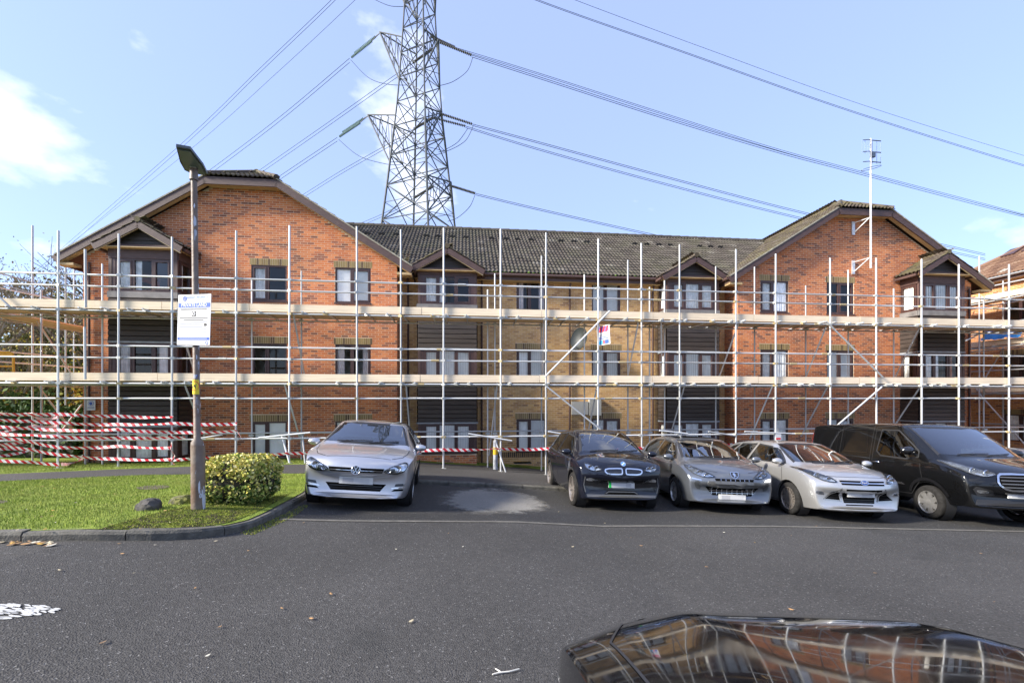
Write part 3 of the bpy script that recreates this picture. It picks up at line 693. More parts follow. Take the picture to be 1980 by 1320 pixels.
def bay(b, vb, styles, apex, eave, label, ridge_back, plinth=None):
    p = .7; u0, u1 = b; vf = vb-p; e = bpy.data.objects.new('bay', None); link(e, bld); e['label'] = label
    W = u1-u0
    MF = MT(u0,vf,0); ML = MT(u0,vb,0,-math.pi/2); MR = MT(u1,vf,0,math.pi/2)
    # core panels behind the cladding with openings for the windows
    zs = [(.40,.47),(1.5,.47+FL),(1.5+FL,.47+2*FL),(1.5+2*FL,eave+.05)]
    for (a,c) in zs:
        core = MB().box(u0+.012,u1-.012,vf+.012,vf+.05,a,c).box(u0+.012,u0+.05,vf+.05,vb-.02,a,c).box(u1-.05,u1-.012,vf+.05,vb-.02,a,c)
        core.build('wall_panel', M_clad, e)
    for k in range(3):
        lo = 1.5+k*FL; hi = .47+(k+1)*FL if k < 2 else eave
        if k == 1: hi -= .2
        if k < 2:
            for (M,L) in ((MF,W),(ML,p),(MR,p)): clad(e, L, lo+.06, hi, M)
        else:
            for (M,L) in ((MF,W),(ML,p),(MR,p)):
                o = MB().box(0,L,-.03,.01,lo,hi).build('head_board', M_brown, e); o.matrix_local = M
    for (M,L) in ((MF,W),(ML,p),(MR,p)):
        o = MB().box(-.02 if L == W else 0,L+(.02 if L == W else 0),-.05,.01,5.55,5.74).build('skirt_board', M_skirt, e); o.matrix_local = M
        for k in range(2):
            o = MB().box(0,L,-.05,.005,1.5+k*FL,1.55+k*FL).build('drip_board', M_lead, e); o.matrix_local = M
    for x in (u0+.0,u1-.09):
        for k in range(3): MB().box(x,x+.09,vf-.02,vf+.07,.47+k*FL,1.5+k*FL).build('corner_post', M_brown, e)
    for k in range(3):
        z = .47+k*FL; h = 1.03
        window(e, W-.18-.2, h, MT(u0+.19,vf-.004,z), (.3,.38,.32), styles[k], openers=(0,2))
        MB().box(u0+.09,u0+.19,vf-.01,vf+.06,z,z+h).build('post_panel', M_frame, e); MB().box(u1-.19,u1-.09,vf-.01,vf+.06,z,z+h).build('post_panel', M_frame, e)
        window(e, p-.1, h, MT(u0,vb-.005,z,-math.pi/2), (1,), styles[k] if styles[k] != 'venetian' else 'blind', openers=(0,))
        window(e, p-.1, h, MT(u1,vf+.095,z,math.pi/2), (1,), styles[k] if styles[k] != 'venetian' else 'blind', openers=(0,))
    if plinth:
        wall(e, (u0,vf), (1,0), (0,-1), W, ZB, [(0,.42),(W,.42)], [], plinth, name='plinth'); wall(e, (u0,vb), (0,-1), (-1,0), p, ZB, [(0,.42),(p,.42)], [], plinth, name='plinth'); wall(e, (u1,vf), (0,1), (1,0), p, ZB, [(0,.42),(p,.42)], [], plinth, name='plinth')
    # little gable roof
    c = (u0+u1)/2; ov = .26; vo = vf-.26; hw = W/2+ov; sl = (apex-eave)/hw
    MB().add([(c-hw+.2,vf-.02,eave+.02),(c+hw-.2,vf-.02,eave+.02),(c,vf-.02,apex-.12),(c-hw+.2,vf+.04,eave+.02),(c+hw-.2,vf+.04,eave+.02),(c,vf+.04,apex-.12)],[(0,1,2),(3,5,4),(0,3,4,1),(1,4,5,2),(0,2,5,3)]).build('gable_panel', M_clad, e)
    for i in range(5):
        z = eave+.06+i*.13; x = (apex-.16-z)/sl
        if x > .12: MB().add([(c-x,vf-.026,z+.12),(c+x,vf-.026,z+.12),(c+x+.1,vf-.05,z),(c-x-.1,vf-.05,z)],[(0,3,2,1)]).build('cladding_board', M_clad, e)
    for s in (-1,1):
        MB().beam((c+s*.0,vo,apex-.13),(c+s*hw,vo,eave-.13),.035,.19,(0,-1,0) if False else (0,0,1)).build('barge_board', M_brown, e)
        MB().beam((c+s*.0,vo+.03,apex-.23),(c+s*(hw-.04),vo+.03,eave-.22),.03,.04).build('barge_trim', M_cream, e)
        MB().add([(c,vo-.02,apex-.03),(c+s*hw,vo-.02,eave-.03),(c+s*hw,ridge_back,eave-.03),(c,ridge_back,apex-.03)],[(0,1,2,3)]).build('roof_deck', M_brown, e)
        ups = Vector((-s*hw,0,apex-eave)); Ls = ridge_back-vo+.02
        tiles(e, (c+s*(hw+.03),vo-.03,eave-.02), (0,1,0), ups, Ls, ups.length-.08, lambda p_: True, M_tile2, name='roof_tiles')
        MB().box(c+s*hw-.05,c+s*hw+.05,vo+.1,vb-.02,eave-.15,eave-.06).build('gutter', M_brown, e)
    MB().path([(c,vo-.03,apex+.02),(c,ridge_back,apex+.02)], .09, 10).build('ridge_tile', M_tile2, e, 50)
    MB().box(c-hw+.05,c+hw-.05,vf-.12,vf-.03,eave-.06,eave+.03).build('fascia_board', M_brown, e)
    MB().box(c-hw+.06,c+hw-.06,vo+.04,vb,eave-.09,eave-.065).build('soffit', M_soffit, e)
    return e
bay(LB, 0, ['net','curtain','half'], 7.9, 7.16, 'bay on the wing nearer the lamp post with dark cladding', .5)
bay(RB, 0, ['net','half','blind'], 7.9, 7.16, 'bay with dark cladding on the wing with the aerial mast', .5)
bay(C1, VC, ['blind','blind','half'], 7.72, 6.98, 'middle bay above the silver hatchback', 2.0, M_red)
bay(C2, VC, ['net','blind','net'], 7.72, 6.98, 'middle bay beside the wing with the aerial mast', 2.0, M_red)

# roofs ----------------------------------------------------------------------
roof = bpy.data.objects.new('roof', None); link(roof, bld)
EV = .5; EZ = 7.0; RV = 5.35; mup = Vector((0,RV-EV,RZ-EZ)); mslope = (RZ-EZ)/(RV-EV)
def wing_z(c, u): return RZ-PITCH*abs(u-c)
LC, RC = (LW0+LW1)/2, (RW0+RW1)/2
tiles(roof, (LW1-4.6,EV-.04,EZ+.02), (1,0,0), mup, RC-LC+.2, mup.length, lambda p: p.z > wing_z(LC,p.x)-.25 and p.z > wing_z(RC,p.x)-.25, M_tile, single=300)
MB().add([(LC,EV,EZ-.03),(RC,EV,EZ-.03),(RC,RV,RZ-.03),(LC,RV,RZ-.03),(RC,10.2,EZ-.03),(LC,10.2,EZ-.03)],[(0,1,2,3),(3,2,4,5)]).build('roof_deck', M_brown, roof)
for i in range(int((RC-LC)/.45)):
    x = LC+i*.45; MB().path([(x,RV,RZ+.03),(x+.46,RV,RZ+.045)], [.12,.125], 10).build('ridge_tile', M_tile, roof, 50)
VG = -.34; HB = .86; Q = 1.12
for c in (LC, RC):
    E = 5.02+.5
    for s in (-1,1):
        eu = c+s*E; ez = RZ-PITCH*E
        pts = [(eu,VG,ez),(c+s*Q,VG,RZ-PITCH*Q),(c,HB,RZ),(c,9.9,RZ),(eu,9.9,ez)]
        MB().add([(p[0],p[1],p[2]-.04) for p in pts],[tuple(range(5))]).build('roof_deck', M_brown, roof)
        ups = Vector((-s*E,0,PITCH*E))
        def keep(p, c=c, s=s):
            du = abs(p.x-c); lim = VG if du > Q else VG+(HB-VG)*(Q-du)/Q
            if p.y < lim: return False
            # under the main roof
            return not ((s == 1) == (c == LC) and p.z < EZ+mslope*(p.y-EV)-.25 and p.y > EV)
        tiles(roof, (eu,VG-.03,ez), (0,1,0), ups, 9.9-VG, ups.length-.05, keep, M_tile2, name='wing_roof_tiles')
        # verge board, undercloak edge
        a = Vector((eu+s*.02,VG,ez-.12)); b = Vector((c+s*Q,VG,RZ-PITCH*Q-.12))
        MB().beam(a,b,.04,.24).build('barge_board', M_brown, roof)
        MB().beam(a+Vector((-s*.08,.1,-.09)),b+Vector((-s*.02,.1,-.1)),.16,.03).build('soffit', M_soffit, roof)
        MB().beam(a+Vector((0,-.005,.14)),b+Vector((0,-.005,.14)),.07,.04).build('verge_edge', mat('verge mortar', (.3,.28,.22), .9, var=.3, vscale=8), roof)
        MB().box(min(eu,eu-s*.5),max(eu,eu-s*.5),VG+.02,.0,ez-.28,ez-.2).build('box_end', M_soffit, roof)
        MB().path([(eu+s*.06,VG+.02,ez-.06),(eu+s*.06,9.7,ez-.06)], .06, 8).build('gutter', M_brown, roof, 50)
        MB().box(min(eu,eu-s*.03),max(eu,eu-s*.03),VG+.05,9.7,ez-.25,ez-.05).build('fascia_board', M_brown, roof)
    hz = RZ-PITCH*Q
    MB().add([(c-Q,VG-.02,hz-.04),(c+Q,VG-.02,hz-.04),(c,HB,RZ-.04)],[(0,1,2)]).build('roof_deck', M_brown, roof)
    uph = Vector((0,HB-VG,RZ-hz))
    tiles(roof, (c-Q-.1,VG-.06,hz+.0), (1,0,0), uph, 2*Q+.1, uph.length+.1, lambda p, c=c: abs(p.x-c) < Q*(1.08-max(0,(p.y-VG))/(HB-VG)), M_tile2, name='hip_tiles')
    for s in (-1,1): MB().path([(c+s*(Q+.02),VG-.03,hz+.05),(c,HB,RZ+.06)], .1, 10).build('hip_tile', M_tile2, roof, 50)
    MB().path([(c,HB-.1,RZ+.04),(c,9.9,RZ+.04)], .11, 10).build('ridge_tile', M_tile2, roof, 50)
    MB().box(c-Q-.02,c+Q+.02,VG-.02,VG+.02,hz-.26,hz-.02).build('barge_board', M_brown, roof)
    MB().box(c-Q+.02,c+Q-.02,VG+.025,-.01,hz-.24,hz-.21).build('soffit', M_soffit, roof)
# middle eaves: fascia, gutter, soffit
MB().box(LW1+.02,RW0-.02,EV+.02,EV+.05,EZ-.22,EZ-.02).build('fascia_board', M_brown, bld)
MB().box(LW1+.02,RW0-.02,EV+.05,VC-.01,EZ-.24,EZ-.2).build('soffit', M_soffit, bld)
for a,b in ((LW1+.05,C1[0]-.28),(C1[1]+.28,C2[0]-.28),(C2[1]+.28,RW0-.05)):
    MB().path([(a,EV-.045,EZ-.05),(b,EV-.045,EZ-.05)], .06, 10).build('gutter', M_brown, bld, 50)
# moss along the gutter
M_gm = mat('roof moss', (.1,.2,.02), .95, var=.4, vscale=20)
mb = MB(); mr = random.Random(5)
for i in range(160):
    x = mr.choice([mr.uniform(-.95,1.4), mr.uniform(-.95,1.4), mr.uniform(-3.9,-3.4), mr.uniform(1.4,5.4)]); s = mr.uniform(.02,.06)
    Mx = Matrix.Translation((x,EV-.02+mr.uniform(0,.12),EZ+.02+mr.uniform(0,.05))) @ Matrix.Rotation(mr.uniform(0,3),4,'Z') @ Matrix.Diagonal((s*1.6,s,s*.7,1))
    mb.lathe([(.01,-1),(.8,-.5),(1,0),(.7,.6),(.01,1)], 6, 'z', Mx)
tag(mb.build('moss', M_gm, roof, 60), kind='stuff')
# vent tiles
vt = MB().add([(-.13,0,.03),(.13,0,.03),(.11,.02,.13),(-.11,.02,.13),(-.13,.25,.03),(.13,.25,.03)],[(0,1,2,3),(3,2,5,4),(0,3,4),(1,5,2)]).mesh('roof_vent'); vt.materials.append(mat('vent tile', (.05,.045,.04), .8))
vrot = Matrix.Rotation(math.atan(mslope),4,'X')
for px in (709,737,766,824,847,875,901,950,978,1000,1026,1084,1109,1134,1227,1250,1273,1295,1352,1373,1392):
    v = 4.05; o = bpy.data.objects.new('roof_vent', vt); link(o, roof); o.matrix_local = Matrix.Translation((PU(px,v),v,EZ+mslope*(v-EV)+.03)) @ vrot
# downpipes
def downpipe(u, v, z0, z1, off=0):
    MB().path([(u,v-.05-off,z1),(u,v-.06,z1-.35),(u,v-.06,z0)], .036, 10).build('downpipe', M_brown, bld, 50)
downpipe(2.3, VC, -.6, 6.9, .25); downpipe(-13.78, 0, -.4, 6.8); downpipe(-1.05, VC, -.5, 6.9, .2); downpipe(5.6, VC, -.6, 6.9, .2); downpipe(-3.75, VC, -.4, 6.8, .2); downpipe(8.3, VC, -.6, 6.8, .2); downpipe(18.45, 0, -.9, 6.8)
MB().box(2.36,3.0,VC-.16,VC-.005,1.78,2.28).box(3.04,3.5,VC-.18,VC-.005,1.75,2.4).build('meter_box', mat('pale grey box', (.34,.34,.32), .6), bld)

# things fixed to the building -------------------------------------------------
M_dish = mat('dark grey dish', (.022,.028,.028), .5, var=.2, vscale=6)
M_galv = mat('galvanised steel', (.62,.63,.64), .38, .55, var=.14, vscale=9, bump=.05, bscale=60)
def placed(name, p, label, cat):
    w = to_world(p); e = empty(name, w, TH); tag(e, label, cat); return e
d = placed('satellite_dish', (PU(1125,.3), .45, 4.6), 'dark grey satellite dish on the buff brick wall', 'satellite dish')
Md = Matrix.Rotation(R(62),4,'Z') @ Matrix.Rotation(R(72),4,'X')
MB().lathe([(.02,.0),(.2,.03),(.38,.1),(.43,.135),(.44,.13),(.38,.08),(.2,.015),(.02,-.012)], 28, 'z', Matrix.Rotation(R(-50),4,'Z') @ Matrix.Rotation(R(78),4,'X') @ Matrix.Diagonal((.85,1,1,1))).build('dish', M_dish, d, 50)
MB().path([(0,.4,-.1),(0,.05,-.1),(0,0,0)], .02, 8).build('bracket', M_dish, d); MB().path([(0,0,-.35),(-.33,-.3,-.3)], .013, 6).box(-.38,-.3,-.36,-.28,-.34,-.26).build('receiver_arm', M_dish, d)
am = placed('aerial_mast', (13.65,-.5,7.34), 'tall white aerial mast fixed to the gable wall', 'aerial')
MB().tube((0,0,0),(0,0,4.92),.034,.03,12).build('mast', mat('white painted pole', (.62,.61,.6), .5, var=.08, vscale=5), am, 50)
for z in (.1,1.62):
    MB().path([(-.05,.0,z+.3),(-.3,.46,z+.25)], .018, 6).path([(-.05,.0,z+.3),(-.26,.47,z-.12)], .022, 6).box(-.34,-.22,.45,.49,z-.2,z+.32).build('wall_bracket', M_galv, am)
ant = MB()
for z,s in ((4.84,1),(4.4,1),(4.02,1)):
    ant.tube((-.42,-.1,z-.06),(.0,0,z+.04),.015); ant.tube((.08,.02,z+.03),(.48,.06,z+.05),.018)
for x in (-.42,-.3,-.18): ant.tube((x,-.06,4.3),(x,-.06,4.8),.006)
for x in (.12,.3,.46): ant.tube((x,.05,4.0),(x,.05,4.85),.006)
lp = [(-.42+.02*0,-.1,3.72)]; ant.path([(.42*math.cos(t)*.95+.02,.14*math.sin(t),3.8+.1*math.cos(t)) for t in [i*math.pi/10 for i in range(21)]], .01, 6)
ant.box(.06,.18,-.03,.05,4.22,4.42); ant.build('antenna', mat('aerial alloy', (.1,.13,.17), .4, .5), am)
# weeds in the gutter where wing and middle roof meet
wd = placed('gutter_weed', (PU(786,.2),.15,6.72), 'tall green weed growing in the gutter by the gable end', 'weed')
M_wl = ramp_mat('weed leaf', [(0,(.08,.17,.02)),(.5,(.14,.24,.03)),(.85,(.2,.28,.05))], .7, 0)
lf = MB(); st = MB(); wr = random.Random(4)
for i in range(9):
    a = wr.uniform(0,6.28); h = wr.uniform(.4,1.0); tip = Vector((.14*math.cos(a)*h,.08*math.sin(a),h)); st.path([(0,0,0),tip*.5+Vector((0,0,.02)),tip],[.008,.006,.003],5)
    for k in range(16):
        t = wr.uniform(.05,.75); p = tip*t; a2 = wr.uniform(0,6.28); L = wr.uniform(.05,.14); dr = Vector((math.cos(a2),math.sin(a2),wr.uniform(-.3,.4))); sd = dr.cross(Vector((0,0,1))).normalized()*L*.22
        lf.add([p,p+dr*L*.5+sd,p+dr*L,p+dr*L*.5-sd],[(0,1,2,3)])
lf.build('leaves', M_wl, wd); st.build('stem', mat('dry weed stalk', (.2,.12,.06), .9), wd)
# ------------------------------------------------------------------ scaffold round the building
sc = empty('scaffold', (0,Y0,0), TH); tag(sc, 'galvanised tube and coupler scaffold with two boarded lifts along the apartment block', 'scaffold')
M_tube = mat('galvanised tube', (.52,.53,.53), .48, .3, var=.3, vscale=5, island=.28)
M_board = mat('scaffold board', (.78,.64,.46), .85, var=.13, vscale=4, bump=.15, bscale=20, stretch=(.25,5,5), island=.09)
M_deck = mat('scaffold deck board', (.5,.38,.24), .9, var=.2, vscale=4, bump=.15, bscale=20, stretch=(.25,5,5), island=.15)
M_coup = mat('coupler steel', (.5,.5,.47), .5, .5, var=.25, vscale=30)
M_coupy = mat('brassy coupler', (.5,.4,.22), .5, .4)
VF, VI = -2.05, -.86; TR = .0275
def gz(u, v): w = to_world((u,v,0)); return zg(w.x, w.y)+.1
cp = MB().box(-.05,.05,-.055,.055,-.035,.035).box(-.075,.075,-.03,.03,-.025,.025).mesh('coupler'); cp.materials.append(M_coup)
cpy = cp.copy(); cpy.materials.clear(); cpy.materials.append(M_coupy)
cr = random.Random(21)
def coupler(u, v, z, parent=None):
    o = bpy.data.objects.new('coupler', cpy if cr.random() < .18 else cp); link(o, parent or sc); o.location = (u,v,z); o.rotation_euler = (0,0,cr.uniform(-.4,.4))
FRONT = [(113,446),(230,452),(333,458),(457,446),(560,436),(690,438),(775,444),(858,441),(968,443),(1056,450),(1157,462),(1240,470),(1314,473),(1423,482),(1500,491),(1605,499),(1694,499),(1782,501),(1854,511),(1951,511)]
LED = [(5.91,0),(5.585,0),(4.9,.0),(3.90,0),(3.56,0),(2.83,0),(2.40,0),(1.215,0)]
fu = []
for px, py in FRONT:
    u = PU(px, VF); fu.append(u); z0 = gz(u,VF)
    bar('standard', (u+cr.uniform(-.02,.02),VF,z0), (u,VF,PZ(px,py,VF)), TR, M_tube, sc)
    for z,_ in LED: coupler(u, VF+.03, z)
    o = MB().box(-.075,.075,-.075,.075,0,.008).build('base_plate', M_coup, sc); o.location = (u,VF,z0)
U_L, U_R = -21.5, 25.0
for z,_ in LED:       # ledgers in lengths of about 6.4 m with sleeve joints
    a = U_L; i = 0
    while a < U_R:
        b = min(a+6.4+cr.uniform(-.6,.4), U_R); dv = .055 if z not in (5.91,) else .055
        bar('ledger', (a,VF+dv+.0*(i%2),z+cr.uniform(-.008,.008)), (b,VF+dv,z+cr.uniform(-.008,.008)), TR*.93, M_tube, sc)
        o = MB().tube((-.12,0,0),(.12,0,0),.036).build('sleeve_coupler', M_coupy if cr.random() < .6 else M_coup, sc); o.location = (b,VF+dv,z)
        a = b; i += 1
INNER = [(165,485),(198,510),(487,540),(583,524),(957,529),(943,560),(1047,495),(1130,531),(1214,503),(1256,555),(1285,543),(1384,515),(1459,516),(1558,552),(1640,522),(1728,558),(1902,576),(690,560),(775,560),(858,560)]
for px, py in INNER:
    u = PU(px, VI); z0 = gz(u,VI); bar('standard', (u,VI,z0), (u,VI,PZ(px,py,VI)), TR*.9, M_tube, sc)
    for z in (4.9,2.83,1.215): coupler(u, VI-.03, z)
for z in (4.88,2.81,1.3):
    a = U_L if z < 4 else U_L
    while a < U_R:
        b = min(a+6.2+cr.uniform(-.5,.4), U_R); bar('ledger', (a,VI-.05,z), (b,VI-.05,z), TR*.9, M_tube, sc); a = b
# transoms under the decks
for z in (4.945, 2.875):
    u = U_L
    while u < U_R:
        e1 = VF-cr.choice([.12,.18,.1]); bar('transom', (u,e1,z), (u+cr.uniform(-.06,.06),VI+cr.uniform(.15,.5),z), TR*.9, M_tube, sc, 8); coupler(u,VF+.05,z-.03)
        u += cr.choice([.62,.95,1.2,.4,1.25])
# deck boards and toe boards
tmpl = {}
def board(name, u0, u1, v, z, w, t, m, up=False):
    mb = MB()
    if up: mb.box(0,u1-u0,-t/2,t/2,0,w)
    else: mb.box(0,u1-u0,-w/2,w/2,0,t)
    o = mb.build(name, m, sc); o.location = (u0,v,z); o.rotation_euler = (cr.uniform(-.01,.01),0,cr.uniform(-.0012,.0012)); return o
for zd in (4.98, 2.91):
    for k in range(5):
        u = U_L-cr.uniform(0,3.9)
        while u < U_R:
            board('deck_board', u+.004, u+3.9, VF+.12+.115+k*.235, zd+cr.uniform(-.003,.003), .225, .038, M_deck); u += 3.9
TB = {4.965: [-21.5,-17.6,PU(140,VF),PU(310,VF),PU(480,VF),PU(815,VF),PU(1048,VF),PU(1264,VF),PU(1460,VF),PU(1666,VF),PU(1855,VF),PU(1990,VF),25.5],
      2.905: [-21.5,-17.4,PU(132,VF),PU(302,VF),PU(470,VF),PU(812,VF),PU(1044,VF),PU(1263,VF),PU(1469,VF),PU(1665,VF),PU(1852,VF),PU(2000,VF),25.5]}
for z, us in TB.items():
    for a,b in zip(us[:-1],us[1:]): board('toe_board', a+.006, b-.006, VF+.075, z+cr.uniform(-.006,.006), .225, .038, M_board, True)
# face braces (on the outside) and cross braces between the rows
def face(p0, p1): bar('brace', P3(*p0,VF-.06), P3(*p1,VF-.06), TR, M_tube, sc)
face((1054,728),(1179,601)); face((1057,747),(1166,834)); face((1597,621),(1707,729)); face((1612,828),(1705,748)); face((20,594),(-60,520))
def cross(p0, p1, q=.05): bar('brace', P3(*p0,VF+.1), P3(*p1,VI-q), TR*.92, M_tube, sc)
for a,b in (((340,600),(374,712)),((358,745),(398,850)),((567,605),(588,722)),((550,742),(580,848)),((785,742),(793,846)),((1236,614),(1214,726)),((962,740),(946,880)),((1155,743),(1138,832)),((1325,740),(1296,842)),((1431,617),(1391,727)),((1494,745),(1450,848)),((1597,632),(1559,727)),((1601,745),(1549,843)),((1779,630),(1732,727)),((1781,745),(1726,828)),((1868,658),(1895,645)),((1052,605),(1049,722)),((1278,612),(1280,725))): cross(a,b)
for (a,b,c_) in ((955,978,1),(585,590,1),(545,560,1)):  # raking feet
    bar('brace', P3(a,842,VF+.1), (PU(b,VF-.1),VF-.1,gz(PU(b,VF),VF)), TR*.9, M_tube, sc)
# loose tubes clipped along the low ledger
for a,b in (((370,850),(430,840)),((500,846),(600,836)),((640,850),(700,840)),((905,838),(990,852)),((1060,834),(1130,846)),((1275,832),(1330,838)),((1370,834),(1420,842)),((1440,834),(1530,838))):
    bar('ledger', P3(*a,VF-.05), P3(*b,VF-.02), TR*.9, M_tube, sc)
# return round the left end of the block
RT = [(63,436,1.2),(127,482,3.6),(143,515,5.4),(80,560,.0)]
for px, py, v in RT:
    u = PU(px,v); bar('standard', (u,v,gz(u,v)), (u,v,PZ(px,py,v)), TR, M_tube, sc)
uL = PU(63,1.2)
for z in (5.91,5.58,4.9,3.9,3.56,2.83,2.4,1.2): bar('ledger', (uL-.04,VF,z), (uL-.04+1.0,7.0,z), TR*.9, M_tube, sc)
for zd in (4.98,2.91):
    for k in range(4): 
        o = MB().box(-.112,.112,0,8.0,0,.038).build('deck_board', M_deck, sc); o.location = (uL+.2+k*.235,VI+.1,zd)
    o = MB().box(-.02,.02,0,8.0,0,.225).build('toe_board', M_board, sc); o.location = (uL+.05,VI+.1,zd)
bar('brace', P3(66,612,.6), P3(138,722,1.6), TR, M_tube, sc); bar('brace', P3(70,742,.6), P3(140,832,1.6), TR, M_tube, sc)
bar('brace', P3(-10,525,-.5), P3(152,572,4.5), TR*.8, M_tube, sc); bar('brace', P3(-10,547,-.5), P3(110,580,3.5), TR*.8, M_tube, sc)
bar('brace', P3(158,782,2.2), P3(112,842,1.0), TR, M_tube, sc); bar('brace', P3(108,800,1.0), P3(142,828,2.2), TR, M_tube, sc); bar('brace', P3(160,880,2.2), P3(130,905,1.0), TR*.8, M_tube, sc)
# far lower tubes clipped upright on the left corner
for (px,y0,y1) in ((165,482,594),(164,632,733)): bar('upright_tube', P3(px,y0,VF-.06), P3(px+1,y1,VF-.06), TR*1.15, M_tube, sc)
# yellow ladder gate on the middle lift
lg = empty('ladder_gate', to_world((PU(6,VI),VI,2.95)), TH); tag(lg, 'yellow ladder safety gate on the scaffold at the picture edge', 'gate')
M_yel = mat('yellow powder coat', (.75,.38,.02), .5)
MB().path([(.28,0,0),(.28,0,.72),(.25,0,.8),(.18,0,.84),(-.7,0,.84)], .032, 8).path([(.28,0,.42),(-.7,0,.42)], .025, 8).path([(-.7,0,0),(-.7,0,.84)], .032, 8).build('gate_frame', M_yel, lg, 50)
MB().box(-.68,.24,-.012,.012,.70,.8).build('gate_panel', M_yel, lg)

# ------------------------------------------------------------------ barrier tape
def tape_mat():
    m, nt, b = nodes_of('red and white barrier tape'); n, l = nt.nodes, nt.links
    uv = n.new('ShaderNodeUVMap'); sp = n.new('ShaderNodeSeparateXYZ'); l.new(uv.outputs['UV'], sp.inputs[0])
    ad = n.new('ShaderNodeMath'); ad.operation = 'MULTIPLY_ADD'; ad.inputs[1].default_value = .45; l.new(sp.outputs['Y'], ad.inputs[0]); l.new(sp.outputs['X'], ad.inputs[2])
    fr = n.new('ShaderNodeMath'); fr.operation = 'FRACT'; l.new(ad.outputs[0], fr.inputs[0])
    gt = n.new('ShaderNodeMath'); gt.operation = 'GREATER_THAN'; gt.inputs[1].default_value = .5; l.new(fr.outputs[0], gt.inputs[0])
    mx = n.new('ShaderNodeMixRGB'); mx.inputs['Color1'].default_value = (.8,.8,.8,1); mx.inputs['Color2'].default_value = (.62,.012,.03,1); l.new(gt.outputs[0], mx.inputs['Fac'])
    l.new(mx.outputs['Color'], b.inputs['Base Color']); b.inputs['Roughness'].default_value = .45
    # thin plastic lets some light through
    tr = n.new('ShaderNodeBsdfTranslucent'); l.new(mx.outputs['Color'], tr.inputs['Color']); ms = n.new('ShaderNodeMixShader'); ms.inputs[0].default_value = .35
    out = n['Material Output']; l.new(b.outputs[0], ms.inputs[1]); l.new(tr.outputs[0], ms.inputs[2]); l.new(ms.outputs[0], out.inputs['Surface'])
    return m
M_tape = tape_mat()
tr_ = random.Random(31)
def tape(pts, label, w=.092, name='barrier_tape'):
    """pts: (px,py,v) along the ribbon"""
    P = []
    q = [P3(*p) for p in pts]
    for a,b in zip(q[:-1],q[1:]):
        n = max(3,int((b-a).length/.18))
        for i in range(n): 
            t = i/n; P.append(a.lerp(b,t)-Vector((0,0,.034*math.sin(math.pi*t)*(b-a).length/2)))
    P.append(q[-1]); vs = []; uvs = []; s = 0; ph = tr_.uniform(0,6)
    for i,p in enumerate(P):
        if i: s += (P[i]-P[i-1]).length
        tw = .55*math.sin(s*.9+ph)+.4*math.sin(s*2.3+ph*2)+.25*math.sin(s*5.1+ph); d = Vector((0,-math.sin(tw)*w/2,math.cos(tw)*w/2))
        vs += [p-d,p+d]; uvs.append(s/.2)
    me = bpy.data.meshes.new(name); me.from_pydata([tuple(to_world(v)) for v in vs], [], [(2*i,2*i+2,2*i+3,2*i+1) for i in range(len(P)-1)])
    ul = me.uv_layers.new(name='UVMap')
    for lp in me.loops: ul.data[lp.index].uv = (uvs[lp.vertex_index//2], lp.vertex_index%2)
    return tag(mesh_obj(name, me, M_tape), label, 'barrier tape', 'barrier tape round the scaffold')
a = VF-.07; L2 = .9
tape([(-40,798,a),(114,800,a),(228,804,a),(334,806,a)], 'highest strip of barrier tape, ending at the second standard of the scaffold')
tape([(-40,808,a),(65,814,a),(113,817,a),(228,820,a),(333,818,a),(458,819,a)], 'second barrier tape from the top, reaching past the lamp post')
tape([(-40,821,a),(64,828,a),(114,831,a),(230,830,a),(334,835,a),(458,833,a)], 'third barrier tape from the top, reaching past the lamp post')
tape([(-40,835,a),(66,841,a),(115,844,a),(232,846,a),(334,845,a),(358,846,a)], 'fourth barrier tape from the top, running just above the low scaffold tube')
tape([(-40,842,a),(40,849,a),(114,865,a),(232,862,a),(330,866,a)], 'barrier tape running just below the low scaffold tube past the bay window')
tape([(-40,852,a),(66,870,a),(116,879,a),(232,887,a),(333,888,a)], 'lowest barrier tape in front of the ground floor bay window')
tape([(-40,886,a),(64,893,a),(114,898,a)], 'lowest barrier tape near the lawn at the picture edge')
tape([(-40,797,L2),(65,800,L2),(125,803,L2)], 'pale strip of tape behind the highest one left of the corner standard')
tape([(64,806,.5),(113,806,a)], 'short tape slanting back between the corner standards, upper one')
tape([(64,822,.5),(113,821,a)], 'short tape slanting back between the corner standards, lower one')
tape([(-40,842,.3),(64,822,.3)], 'tape rising from the picture edge to the back standard, upper one')
tape([(-40,862,.4),(64,852,.4)], 'tape rising from the picture edge to the back standard, middle one')
tape([(-40,888,.2),(10,880,.2),(66,869,.2)], 'tape rising from the picture edge to the back standard, lowest one')
tape([(-40,866,.3),(20,868,.3),(66,867,.3)], 'level tape at knee height behind the corner standard')
tape([(118,897,a),(160,886,1.5)], 'short low tape leading back from the corner standard')
tape([(336,889,a),(380,885,a),(458,880,a),(560,876,a),(690,870,a),(775,869,a),(860,869,a),(960,867,a),(1058,867,a),(1157,865,a),(1314,862,a),(1424,858,a)], 'long low barrier tape running behind the parked cars')
tape([(332,855,a),(330,868,a),(338,880,a),(331,892,a),(338,898,a)], 'loose tape ends knotted round the second standard', .05)
tape([(459,834,a),(464,842,a),(469,850,a)], 'short tape tail hanging from the standard beside the lamp post', .06)

